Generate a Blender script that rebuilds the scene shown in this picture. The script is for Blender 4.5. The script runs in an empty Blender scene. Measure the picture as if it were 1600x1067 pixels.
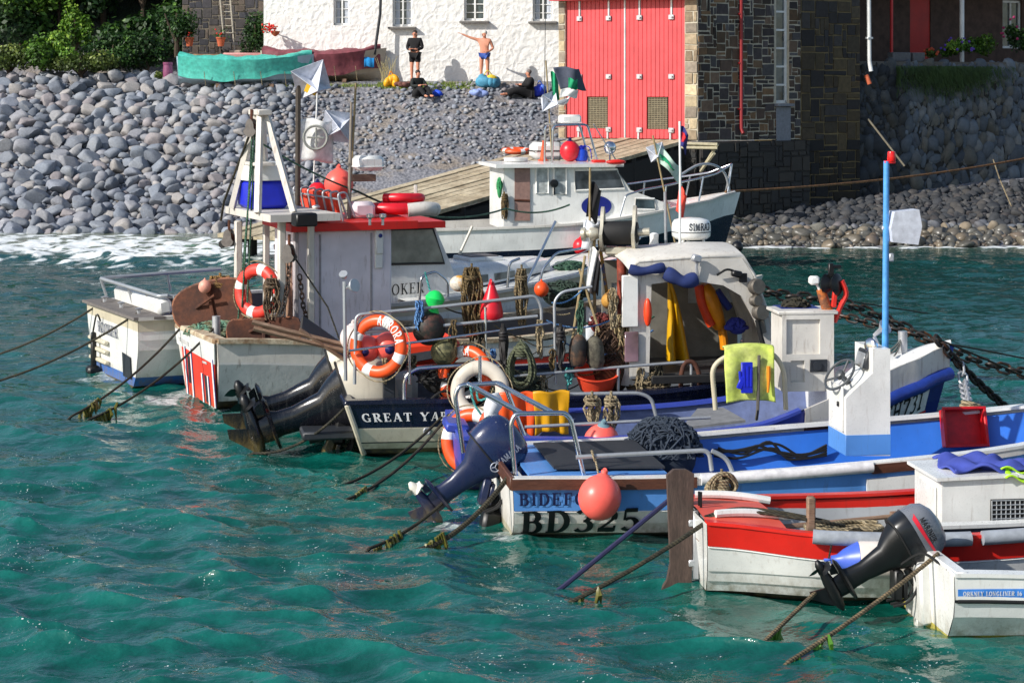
import bpy, bmesh, math, random
import numpy as np
from mathutils import Vector, Matrix, Euler, noise
random.seed(7); np.random.seed(7)
PI = math.pi
S = bpy.context.scene
COL = S.collection
F, H, YH = 3200.0, 4.4, 130.0          # focal length in photo pixels, eye height above the water, horizon row

def R(d): return math.radians(d)
def V(*a): return Vector(a)
def ray(px, py): return Vector(((px-800)/F, 1.0, (YH-py)/F))
def W(px, py, z=0.0):                  # point of a horizontal plane
    Y = F*(H-z)/(py-YH); return Vector(((px-800)*Y/F, Y, z))
def Q(px, py, Y):                      # point at a distance
    return Vector(((px-800)*Y/F, Y, H-(py-YH)*Y/F))
class Frame:                           # a boat's own frame: x to the bow, y to the far side, z up from the waterline
    def __init__(s, px, py, b, deg):
        s.a = R(deg); P = W(px, py)
        s.n = Vector((-math.sin(s.a), math.cos(s.a), 0)); s.h = Vector((math.cos(s.a), math.sin(s.a), 0))
        s.O = P + s.n*b; s.O.z = 0
    def at(s, px, py, lat):
        d = ray(px, py); C = Vector((0,0,H))
        t = (lat + (s.O-C).dot(s.n))/d.dot(s.n); p = C+d*t-s.O
        return Vector((p.dot(s.h), lat, p.z))
    def atz(s, px, py, z):
        p = W(px, py, z)-s.O; return Vector((p.dot(s.h), p.dot(s.n), z))
    def w(s, p): return s.O + s.h*p[0] + s.n*p[1] + Vector((0,0,p[2]))
    def root(s, name, label, cat, group=None, tilt=(0,0)):
        o = thing(name, label, cat, s.O, s.a, group); o.rotation_euler.x = R(tilt[0]); o.rotation_euler.y = R(tilt[1]); return o

def tag(o, label=None, cat=None, group=None, kind=None):
    if label: o['label'] = label
    if cat: o['category'] = cat
    if group: o['group'] = group
    if kind: o['kind'] = kind
    return o
def thing(name, label, cat, loc=(0,0,0), rz=0, group=None):
    o = bpy.data.objects.new(name, None); COL.objects.link(o); o.empty_display_size = .1
    o.location = loc; o.rotation_euler = (0,0,rz); return tag(o, label, cat, group)
def fullm(o):
    m = Matrix.LocRotScale(o.location, o.rotation_euler, o.scale)
    if o.parent: m = fullm(o.parent) @ o.matrix_parent_inverse @ m
    return m
def copy_tree(o, parent=None):
    c = o.copy(); COL.objects.link(c); c.parent = parent
    for ch in list(o.children): copy_tree(ch, c)
    return c

# ------------------------------------------------------------------ materials
def lin(c): return tuple((x/12.92 if x <= .04045 else ((x+.055)/1.055)**2.4) for x in c)
def rgb(r, g, b): return lin((r/255, g/255, b/255))
class NT:
    def __init__(s, name):
        s.m = bpy.data.materials.new(name); s.m.use_nodes = True; s.t = s.m.node_tree; s.b = s.t.nodes['Principled BSDF']
    def n(s, ty, **k):
        x = s.t.nodes.new(ty)
        for a, v in k.items(): setattr(x, a, v)
        return x
    def l(s, a, b): s.t.links.new(a, b)
    def coord(s, scale=(1,1,1), kind='Object'):
        c = s.n('ShaderNodeTexCoord'); m = s.n('ShaderNodeMapping'); m.inputs['Scale'].default_value = scale
        s.l(c.outputs[kind], m.inputs['Vector']); return m.outputs['Vector']
    def noise(s, vec, scale, detail=4, rough=.55):
        x = s.n('ShaderNodeTexNoise'); x.inputs['Scale'].default_value = scale; x.inputs['Detail'].default_value = detail; x.inputs['Roughness'].default_value = rough
        s.l(vec, x.inputs['Vector']); return x.outputs['Fac']
    def ramp(s, fac, lo, hi, a=0., b=1.):
        x = s.n('ShaderNodeMapRange'); x.inputs[1].default_value = lo; x.inputs[2].default_value = hi; x.inputs[3].default_value = a; x.inputs[4].default_value = b
        s.l(fac, x.inputs[0]); return x.outputs[0]
    def mix(s, fac, a, b, mode='MIX'):
        x = s.n('ShaderNodeMix', data_type='RGBA', blend_type=mode)
        for i, v in ((0, fac), (6, a), (7, b)):
            if hasattr(v, 'links'): s.l(v, x.inputs[i])
            else: x.inputs[i].default_value = v if i == 0 else (*v, 1)
        return x.outputs[2]
    def bump(s, fac, strength, dist=.02):
        x = s.n('ShaderNodeBump'); x.inputs['Strength'].default_value = strength; x.inputs['Distance'].default_value = dist
        s.l(fac, x.inputs['Height']); s.l(x.outputs[0], s.b.inputs['Normal'])
    def set(s, **k):
        for a, v in k.items():
            i = s.b.inputs[a.replace('_', ' ')]
            if hasattr(v, 'links'): s.l(v, i)
            else: i.default_value = (*v, 1) if isinstance(v, tuple) else v
        return s.m
MC = {}
def paint(name, col, rough=.42, dirt=.35, dcol=(.10,.06,.03), scale=3., bump=.12, metal=0., attr=False, coat=0.):
    if name in MC: return MC[name]
    n = NT(name); v = n.coord(); base = col
    if attr:
        a = n.n('ShaderNodeAttribute'); a.attribute_name = 'tint'; base = a.outputs['Color']
    big = n.ramp(n.noise(v, scale*.7, 3), .3, .75, .80, 1.08)
    c = n.mix(1., base, big, 'MULTIPLY') if not hasattr(base, 'links') else n.mix(1., base, big, 'MULTIPLY')
    vs = n.coord((6., 6., .9))
    st = n.ramp(n.noise(vs, scale, 6, .65), .56, .78, 0, dirt)
    c = n.mix(st, c, dcol)
    fine = n.noise(v, scale*14, 5, .6)
    sp = n.ramp(fine, .66, .74, 0, dirt*.7); c = n.mix(sp, c, dcol)
    if not metal:
        z_ = n.n('ShaderNodeSeparateXYZ'); n.l(v, z_.inputs[0]); q_ = n.n('ShaderNodeMath'); q_.operation = 'MULTIPLY'
        n.l(n.ramp(z_.outputs[2], .26, .03), q_.inputs[0]); n.l(n.ramp(n.noise(n.coord((5, 5, 1.6)), 2.4, 6, .7), .35, .68, .0, .75), q_.inputs[1]); c = n.mix(q_.outputs[0], c, (.20,.145,.05))
    n.set(Base_Color=c, Roughness=n.ramp(fine, .2, .8, max(.05, rough-.1), rough+.15), Metallic=metal)
    if coat: n.set(Coat_Weight=coat, Coat_Roughness=.08)
    if bump: n.bump(n.noise(v, scale*5, 4), bump, .01)
    MC[name] = n.m; return n.m
def plain(name, col, rough=.6, metal=0., scale=12., var=.25, bump=.25, attr=False, sub=0.):
    if name in MC: return MC[name]
    n = NT(name); v = n.coord(); base = col
    if attr:
        a = n.n('ShaderNodeAttribute'); a.attribute_name = 'tint'; base = a.outputs['Color']
    f = n.noise(v, scale, 5, .6)
    c = n.mix(1., base, n.ramp(f, .25, .75, 1-var, 1+var), 'MULTIPLY')
    n.set(Base_Color=c, Roughness=rough, Metallic=metal)
    if bump: n.bump(f, bump, .012)
    MC[name] = n.m; return n.m
def twotone(name, a, b, scale, lo=.45, hi=.55, rough=.7, metal=0., bump=.4, stretch=(1,1,1), detail=6):
    if name in MC: return MC[name]
    n = NT(name); v = n.coord(stretch); f = n.noise(v, scale, detail, .65)
    g = n.noise(v, scale*7, 3)
    c = n.mix(n.ramp(f, lo, hi), a, b); c = n.mix(1., c, n.ramp(g, .3, .7, .75, 1.2), 'MULTIPLY')
    n.set(Base_Color=c, Roughness=rough, Metallic=metal); n.bump(f, bump, .015)
    MC[name] = n.m; return n.m
def rope_mat(name, col, col2):
    if name in MC: return MC[name]
    n = NT(name); v = n.coord()
    w = n.n('ShaderNodeTexWave'); w.bands_direction = 'DIAGONAL'; w.inputs['Scale'].default_value = 14; w.inputs['Distortion'].default_value = 3
    n.l(v, w.inputs['Vector']); f = n.noise(v, 9, 4)
    c = n.mix(n.ramp(f, .35, .65), col, col2); c = n.mix(1., c, n.ramp(w.outputs['Fac'], 0, 1, .5, 1.15), 'MULTIPLY')
    n.set(Base_Color=c, Roughness=.85); n.bump(w.outputs['Fac'], .6, .01); MC[name] = n.m; return n.m
def glass_mat(name, col=(.02,.03,.035), rough=.06):
    if name in MC: return MC[name]
    n = NT(name); v = n.coord(); f = n.noise(v, 2.5, 3)
    n.set(Base_Color=n.mix(n.ramp(f, .35, .7), col, tuple(x*4+.02 for x in col)), Roughness=n.ramp(n.noise(v, 8), .3, .8, rough, rough+.12)); n.b.inputs['Specular IOR Level'].default_value = .9
    MC[name] = n.m; return n.m

# ------------------------------------------------------------------ mesh building
class MB:
    def __init__(s): s.v = []; s.f = []; s.m = []; s.c = []; s.has = False
    def add(s, vs, fs, mi=0, col=None):
        k = len(s.v); s.v += [tuple(p) for p in vs]
        for f in fs: s.f.append(tuple(i+k for i in f)); s.m.append(mi); s.c.append(col or (1,1,1))
        if col: s.has = True
        return s
    def box(s, c, size, rot=None, bev=.008, mi=0, col=None):
        hx, hy, hz = (x/2 for x in size); b = min(bev, hx*.45, hy*.45, hz*.45)
        M = rot if isinstance(rot, Matrix) else (Euler(rot).to_matrix() if rot else Matrix.Identity(3))
        vs = []; idx = {}
        for sx in (-1,1):
            for sy in (-1,1):
                for sz in (-1,1):
                    for ax in range(3):
                        p = [sx*(hx-b), sy*(hy-b), sz*(hz-b)]; p[ax] = (sx*hx, sy*hy, sz*hz)[ax]
                        idx[(sx,sy,sz,ax)] = len(vs); vs.append(M@Vector(p)+Vector(c))
        fs = []
        for ax in range(3):
            o = [i for i in range(3) if i != ax]
            for sg in (-1,1):
                q = []
                for (a, d) in ((-1,-1),(1,-1),(1,1),(-1,1)):
                    k = [0,0,0]; k[ax] = sg; k[o[0]] = a; k[o[1]] = d; q.append(idx[(*k, ax)])
                flip = (sg < 0) ^ (ax == 1)
                fs.append(q[::-1] if flip else q)
        for ax in range(3):
            o = [i for i in range(3) if i != ax]
            for a in (-1,1):
                for d in (-1,1):
                    k1 = [0,0,0]; k1[o[0]] = a; k1[o[1]] = d
                    A = list(k1); A[ax] = -1; B = list(k1); B[ax] = 1
                    q = [idx[(*A,o[0])], idx[(*B,o[0])], idx[(*B,o[1])], idx[(*A,o[1])]]
                    n = (Vector(vs[q[1]])-Vector(vs[q[0]])).cross(Vector(vs[q[2]])-Vector(vs[q[0]]))
                    cc = sum((Vector(vs[i]) for i in q), Vector())/4-Vector(c)
                    fs.append(q if n.dot(cc) > 0 else q[::-1])
        for sx in (-1,1):
            for sy in (-1,1):
                for sz in (-1,1):
                    q = [idx[(sx,sy,sz,i)] for i in range(3)]
                    fs.append(q if sx*sy*sz > 0 else q[::-1])
        return s.add(vs, fs, mi, col)
    def tube(s, pts, r, n=8, mi=0, closed=False, caps=True, col=None, flat=1.):
        pts = [Vector(p) for p in pts]; N = len(pts); rr = r if isinstance(r, (list, tuple)) else [r]*N
        vs = []; up = None
        for i, p in enumerate(pts):
            a = pts[i-1] if (i or closed) else p; b = pts[(i+1) % N] if (i < N-1 or closed) else p
            d = (b-a).normalized() if (b-a).length > 1e-9 else Vector((0,0,1))
            if up is None: up = Vector((0,0,1)) if abs(d.z) < .9 else Vector((1,0,0))
            u = (up-d*up.dot(d)); u = u.normalized() if u.length > 1e-6 else d.orthogonal().normalized(); up = u; w = d.cross(u)
            for k in range(n):
                t = 2*PI*k/n; vs.append(p+(u*math.cos(t)*flat+w*math.sin(t))*rr[i])
        fs = []
        for i in range(N if closed else N-1):
            j = (i+1) % N
            for k in range(n): fs.append((i*n+k, i*n+(k+1) % n, j*n+(k+1) % n, j*n+k))
        if caps and not closed: fs += [tuple(range(n))[::-1], tuple(range((N-1)*n, N*n))]
        return s.add(vs, fs, mi, col)
    def lathe(s, prof, c=(0,0,0), axis=(0,0,1), n=20, mi=0, col=None, sq=1.):
        q = Vector((0,0,1)).rotation_difference(Vector(axis).normalized()).to_matrix(); vs = []
        for r, h in prof:
            for k in range(n):
                t = 2*PI*k/n; vs.append(q@Vector((r*math.cos(t), r*math.sin(t)*sq, h))+Vector(c))
        fs = []
        for i in range(len(prof)-1):
            for k in range(n): fs.append((i*n+k, i*n+(k+1) % n, (i+1)*n+(k+1) % n, (i+1)*n+k))
        if prof[0][0] > 1e-4: fs.append(tuple(range(n))[::-1])
        if prof[-1][0] > 1e-4: fs.append(tuple(range((len(prof)-1)*n, len(prof)*n)))
        return s.add(vs, fs, mi, col)
    def ell(s, c, rad, rot=None, n=18, m=12, mi=0, col=None):
        M = Euler(rot).to_matrix() if rot else Matrix.Identity(3); rad = rad if isinstance(rad, (tuple, list)) else (rad,)*3
        vs = []; fs = []
        for i in range(m+1):
            t = PI*i/m
            for k in range(n):
                p = 2*PI*k/n; vs.append(M@Vector((rad[0]*math.sin(t)*math.cos(p), rad[1]*math.sin(t)*math.sin(p), -rad[2]*math.cos(t)))+Vector(c))
        for i in range(m):
            for k in range(n): fs.append((i*n+k, i*n+(k+1) % n, (i+1)*n+(k+1) % n, (i+1)*n+k))
        return s.add(vs, fs, mi, col)
    def torus(s, c, Rr, r, axis=(0,0,1), n=40, m=10, mi=0, bands=None, spin=0., sq=1.):
        q = Vector((0,0,1)).rotation_difference(Vector(axis).normalized()).to_matrix(); vs = []
        for i in range(n):
            a = 2*PI*i/n+spin
            for k in range(m):
                b = 2*PI*k/m; vs.append(q@Vector(((Rr+r*math.cos(b))*math.cos(a), (Rr+r*math.cos(b))*math.sin(a), r*math.sin(b)*sq))+Vector(c))
        for i in range(n):
            fs = []; mm = mi
            if bands:
                for (lo, hi, bm) in bands:
                    if lo <= i/n < hi: mm = bm
            for k in range(m): fs.append((i*m+k, ((i+1) % n)*m+k, ((i+1) % n)*m+(k+1) % m, i*m+(k+1) % m))
            if i == 0: base = len(s.v); s.add(vs, fs, mm)
            else:
                for f in fs: s.f.append(tuple(x+base for x in f)); s.m.append(mm); s.c.append((1,1,1))
        return s
    def prism(s, poly, o, u, v, depth, mi=0, col=None):   # polygon in the (u, v) plane at o, thick along u x v
        o = Vector(o); u = Vector(u); v = Vector(v); w = u.cross(v).normalized()*depth; n = len(poly)
        vs = [o+u*a+v*b for a, b in poly]+[o+u*a+v*b+w for a, b in poly]
        ar = sum(poly[i][0]*poly[(i+1) % n][1]-poly[(i+1) % n][0]*poly[i][1] for i in range(n))
        A = tuple(range(n)); B = tuple(range(n, 2*n)); fs = [A[::-1], B]+[(i, (i+1) % n, n+(i+1) % n, n+i) for i in range(n)]
        if (ar < 0) ^ (depth < 0): fs = [f[::-1] for f in fs]
        return s.add(vs, fs, mi, col)
    def slab(s, pts, thick, mi=0, col=None):               # planar polygon of 3-D points with a thickness along its normal
        pts = [Vector(p) for p in pts]; nrm = Vector()
        for i in range(len(pts)): nrm += (pts[i]-pts[0]).cross(pts[(i+1) % len(pts)]-pts[0])
        w = nrm.normalized()*thick; n = len(pts)
        return s.add(pts+[p+w for p in pts], [tuple(range(n))[::-1], tuple(range(n, 2*n))]+[(i, (i+1) % n, n+(i+1) % n, n+i) for i in range(n)], mi, col)
    def grid(s, fn, nu, nv, mi=0, col=None, flip=False):
        vs = [fn(i/(nu-1), j/(nv-1)) for i in range(nu) for j in range(nv)]; fs = []
        for i in range(nu-1):
            for j in range(nv-1):
                q = (i*nv+j, (i+1)*nv+j, (i+1)*nv+j+1, i*nv+j+1); fs.append(q[::-1] if flip else q)
        return s.add(vs, fs, mi, col)
    def loft(s, secs, n=20, mi=0, col=None, M=None, caps=True):  # secs: (centre, half u, half v, exponent, U, Vv)
        vs = []
        for c, hu, hv, ex, U, Vv in secs:
            c = Vector(c); U = Vector(U); Vv = Vector(Vv)
            for k in range(n):
                t = 2*PI*k/n; a = math.cos(t); b = math.sin(t)
                p = c+U*(hu*math.copysign(abs(a)**(2/ex), a))+Vv*(hv*math.copysign(abs(b)**(2/ex), b)); vs.append(M@p if M else p)
        fs = []
        for i in range(len(secs)-1):
            for k in range(n): fs.append((i*n+k, i*n+(k+1) % n, (i+1)*n+(k+1) % n, (i+1)*n+k))
        if caps: fs += [tuple(range(n))[::-1], tuple(range((len(secs)-1)*n, len(secs)*n))]
        return s.add(vs, fs, mi, col)
    def xf(s, M, k0=0):
        for i in range(k0, len(s.v)): s.v[i] = tuple(M@Vector(s.v[i]))
        return s
    def build(s, name, mats, parent=None, smooth=True, angle=38, world=False, recentre=True, fixn=False):
        if not isinstance(mats, (list, tuple)): mats = [mats]
        me = bpy.data.meshes.new(name); vs = s.v; loc = None
        if parent is None and recentre and vs:
            A = np.array(vs); lo = A.min(0); hi = A.max(0); loc = Vector(((lo[0]+hi[0])/2, (lo[1]+hi[1])/2, lo[2])); vs = (A-np.array(loc)).tolist()
        me.from_pydata(vs, [], s.f)
        for m in mats: me.materials.append(m)
        if len(mats) > 1: me.polygons.foreach_set('material_index', s.m)
        if s.has:
            at = me.color_attributes.new('tint', 'FLOAT_COLOR', 'CORNER'); buf = []
            for f, c in zip(s.f, s.c): buf += [c[0], c[1], c[2], 1.]*len(f)
            at.data.foreach_set('color', buf)
        if fixn:
            bm = bmesh.new(); bm.from_mesh(me); bmesh.ops.recalc_face_normals(bm, faces=bm.faces); bm.to_mesh(me); bm.free()
        if smooth:
            me.polygons.foreach_set('use_smooth', [True]*len(me.polygons)); me.set_sharp_from_angle(angle=R(angle))
        o = bpy.data.objects.new(name, me); COL.objects.link(o)
        if loc is not None: o.location = loc
        if parent:
            o.parent = parent
            if world: o.matrix_parent_inverse = fullm(parent).inverted()
        return o

def curve(pts, n=8):                        # Catmull-Rom through points
    P = [Vector(p) for p in pts]; out = []
    for i in range(len(P)-1):
        a = P[max(0, i-1)]; b = P[i]; c = P[i+1]; d = P[min(len(P)-1, i+2)]
        for k in range(n):
            t = k/n; out.append(.5*((2*b)+(c-a)*t+(2*a-5*b+4*c-d)*t*t+(3*b-a-3*c+d)*t**3))
    return out+[P[-1]]
def sag(a, b, s, n=14):
    a = Vector(a); b = Vector(b); return [a.lerp(b, i/n)-Vector((0,0,4*s*(i/n)*(1-i/n))) for i in range(n+1)]
def fillet(pts, r, n=5):                    # a bent tube path: corners rounded
    P = [Vector(p) for p in pts]; out = [P[0]]
    for i in range(1, len(P)-1):
        a = (P[i-1]-P[i]); b = (P[i+1]-P[i]); k = min(r, a.length*.48, b.length*.48)
        A = P[i]+a.normalized()*k; B = P[i]+b.normalized()*k
        for j in range(n+1):
            t = j/n; out.append(A*(1-t)**2+P[i]*2*t*(1-t)+B*t*t)
    return out+[P[-1]]
def jit(a): return random.uniform(-a, a)

# ------------------------------------------------------------------ seriffed lettering drawn with strokes
def arc(cx, cy, rx, ry, a0, a1, n=12): return [(cx+rx*math.cos(R(a0+(a1-a0)*i/n)), cy+ry*math.sin(R(a0+(a1-a0)*i/n))) for i in range(n+1)]
TH, TN = .17, .065
def _st(x): return [('l', [(x,0),(x,1)], TH), ('l', [(x-.17,.03),(x+.17,.03)], TN), ('l', [(x-.17,.97),(x+.17,.97)], TN)]
GL = {
 'A': (.8, [('l', [(.08,0),(.38,1)], TN), ('l', [(.4,1),(.68,0)], TH), ('l', [(.18,.33),(.58,.33)], TN), ('l', [(-.02,.03),(.2,.03)], TN), ('l', [(.54,.03),(.82,.03)], TN)]),
 'B': (.74, _st(.17)+[('v', [(.17,.97)]+arc(.36,.75,.2,.22,90,-90)+[(.17,.52)], 0), ('v', [(.17,.54)]+arc(.38,.29,.24,.26,90,-90)+[(.17,.03)], 0)]),
 'D': (.82, _st(.17)+[('v', [(.17,.97)]+arc(.34,.5,.36,.47,90,-90)+[(.17,.03)], 0)]),
 'E': (.7, _st(.17)+[('l', [(.17,.97),(.6,.97)], TN), ('l', [(.17,.03),(.62,.03)], TN), ('l', [(.17,.52),(.48,.52)], TN), ('l', [(.6,1),(.6,.76)], TN), ('l', [(.62,0),(.62,.26)], TN), ('l', [(.47,.64),(.47,.4)], TN)]),
 'F': (.66, _st(.17)+[('l', [(.17,.97),(.58,.97)], TN), ('l', [(.17,.52),(.46,.52)], TN), ('l', [(.58,1),(.58,.74)], TN), ('l', [(.46,.64),(.46,.4)], TN)]),
 'G': (.82, [('v', arc(.42,.5,.34,.47,50,315), 0), ('l', [(.66,.02),(.66,.42)], TH*.8), ('l', [(.5,.42),(.8,.42)], TN), ('l', [(.66,.7),(.66,.98)], TN)]),
 'H': (.86, _st(.17)+_st(.66)+[('l', [(.17,.5),(.66,.5)], TN)]),
 'I': (.38, _st(.18)),
 'K': (.8, _st(.17)+[('l', [(.22,.42),(.62,.97)], TN), ('l', [(.34,.55),(.68,.03)], TH), ('l', [(.48,.97),(.76,.97)], TN), ('l', [(.54,.03),(.82,.03)], TN)]),
 'L': (.66, _st(.17)+[('l', [(.17,.03),(.6,.03)], TN), ('l', [(.6,0),(.6,.3)], TN)]),
 'M': (.95, [('l', [(.14,0),(.16,1)], TN), ('l', [(.18,1),(.46,.05)], TH), ('l', [(.46,.05),(.74,1)], TN), ('l', [(.78,0),(.78,1)], TH), ('l', [(.02,.03),(.26,.03)], TN), ('l', [(.62,.03),(.94,.03)], TN)]),
 'N': (.84, [('l', [(.14,0),(.14,1)], TN), ('l', [(.14,.97),(.66,.03)], TH), ('l', [(.68,0),(.68,1)], TN), ('l', [(.0,.97),(.2,.97)], TN), ('l', [(.0,.03),(.28,.03)], TN), ('l', [(.54,.97),(.82,.97)], TN)]),
 'O': (.86, [('v', arc(.42,.5,.34,.47,0,360,22), 0)]),
 'R': (.8, _st(.17)+[('v', [(.17,.97)]+arc(.38,.74,.21,.23,90,-90)+[(.17,.51)], 0), ('l', [(.38,.5),(.68,.03)], TH), ('l', [(.56,.03),(.82,.03)], TN)]),
 'S': (.66, [('v', arc(.32,.74,.22,.23,30,270)+arc(.32,.27,.25,.24,90,-150)[1:], 0), ('l', [(.54,.72),(.54,.97)], TN), ('l', [(.07,.03),(.07,.3)], TN)]),
 'T': (.76, [('l', [(.37,0),(.37,1)], TH), ('l', [(.03,.97),(.71,.97)], TN), ('l', [(.04,.99),(.04,.72)], TN), ('l', [(.70,.99),(.70,.72)], TN), ('l', [(.2,.03),(.54,.03)], TN)]),
 'U': (.84, [('l', [(.17,.3),(.17,1)], TH), ('v', arc(.42,.3,.25,.27,180,360), 0), ('l', [(.67,.3),(.67,1)], TN), ('l', [(0,.97),(.34,.97)], TN), ('l', [(.54,.97),(.82,.97)], TN)]),
 'Y': (.8, [('l', [(.08,1),(.4,.45)], TH), ('l', [(.72,1),(.4,.45)], TN), ('l', [(.4,0),(.4,.46)], TH), ('l', [(-.04,.97),(.26,.97)], TN), ('l', [(.58,.97),(.84,.97)], TN), ('l', [(.23,.03),(.57,.03)], TN)]),
 '1': (.5, [('l', [(.27,0),(.27,1)], TH), ('l', [(.1,.82),(.27,.96)], TN), ('l', [(.1,.03),(.44,.03)], TN)]),
 '2': (.7, [('v', arc(.34,.7,.25,.27,170,-30), 0), ('l', [(.55,.57),(.08,.08)], TN*1.3), ('l', [(.06,.08),(.62,.08)], TH), ('l', [(.62,.0),(.62,.28)], TN)]),
 '3': (.68, [('v', arc(.32,.74,.22,.23,150,-90), 0), ('v', arc(.32,.27,.26,.25,90,-150), 0)]),
 '5': (.68, [('l', [(.14,.93),(.56,.93)], TH*.8), ('l', [(.14,.95),(.12,.5)], TN), ('v', arc(.31,.31,.25,.28,130,-150), 0)]),
 '6': (.7, [('v', arc(.33,.3,.22,.26,0,360,20), 0), ('l', [(.12,.3),(.2,.7)], TH*.8), ('l', [(.2,.7),(.5,.97)], TN)]),
 '7': (.64, [('l', [(.06,.93),(.58,.93)], TH*.8), ('l', [(.56,.92),(.26,0)], TH*.8), ('l', [(.06,1),(.06,.74)], TN)]),
 '8': (.7, [('v', arc(.33,.74,.2,.22,0,360,20), 0), ('v', arc(.33,.27,.25,.25,0,360,20), 0)]),
 ' ': (.4, [])}
def text(mb, string, fn, h, wide=1., bold=1., gap=.1, mi=0, even=False):
    """fn(u, v, k) gives the surface point at u along and v up, lifted by k layers"""
    x = 0; lay = 0
    for ch in string:
        wd, strokes = GL.get(ch, GL[' '])
        for kind, pts, wth in strokes:
            P = [Vector((p[0]+x, p[1])) for p in pts]; k = lay % 6; lay += 1
            if kind == 'l' and len(P) == 2 and (P[1]-P[0]).length > .5: P = [P[0].lerp(P[1], t/4) for t in range(5)]
            N = len(P); L = []; Rr = []
            for i in range(N):
                d = (P[min(N-1, i+1)]-P[max(0, i-1)])
                if kind == 'v' and (P[0]-P[-1]).length < 1e-4 and i in (0, N-1): d = P[1]-P[-2]
                d = d.normalized() if d.length > 1e-9 else Vector((1,0)); q = Vector((-d.y, d.x))
                ww = (wth if kind == 'l' else (TN+(TH-TN)*abs(d.y)))*bold
                if even: ww = .13*bold
                L.append(P[i]+q*ww/2); Rr.append(P[i]-q*ww/2)
            vs = [fn(p.x*h*wide, p.y*h, k) for p in L]+[fn(p.x*h*wide, p.y*h, k) for p in Rr]
            mb.add(vs, [(N+i, N+i+1, i+1, i) for i in range(N-1)], mi)
        x += wd+gap
    return x*h*wide
def flatmap(o, u, v, lift=.003):
    o = Vector(o); u = Vector(u).normalized(); v = Vector(v).normalized(); n = u.cross(v)
    return lambda a, b, k: o+u*a+v*b+n*(lift+k*.0006)

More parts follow.
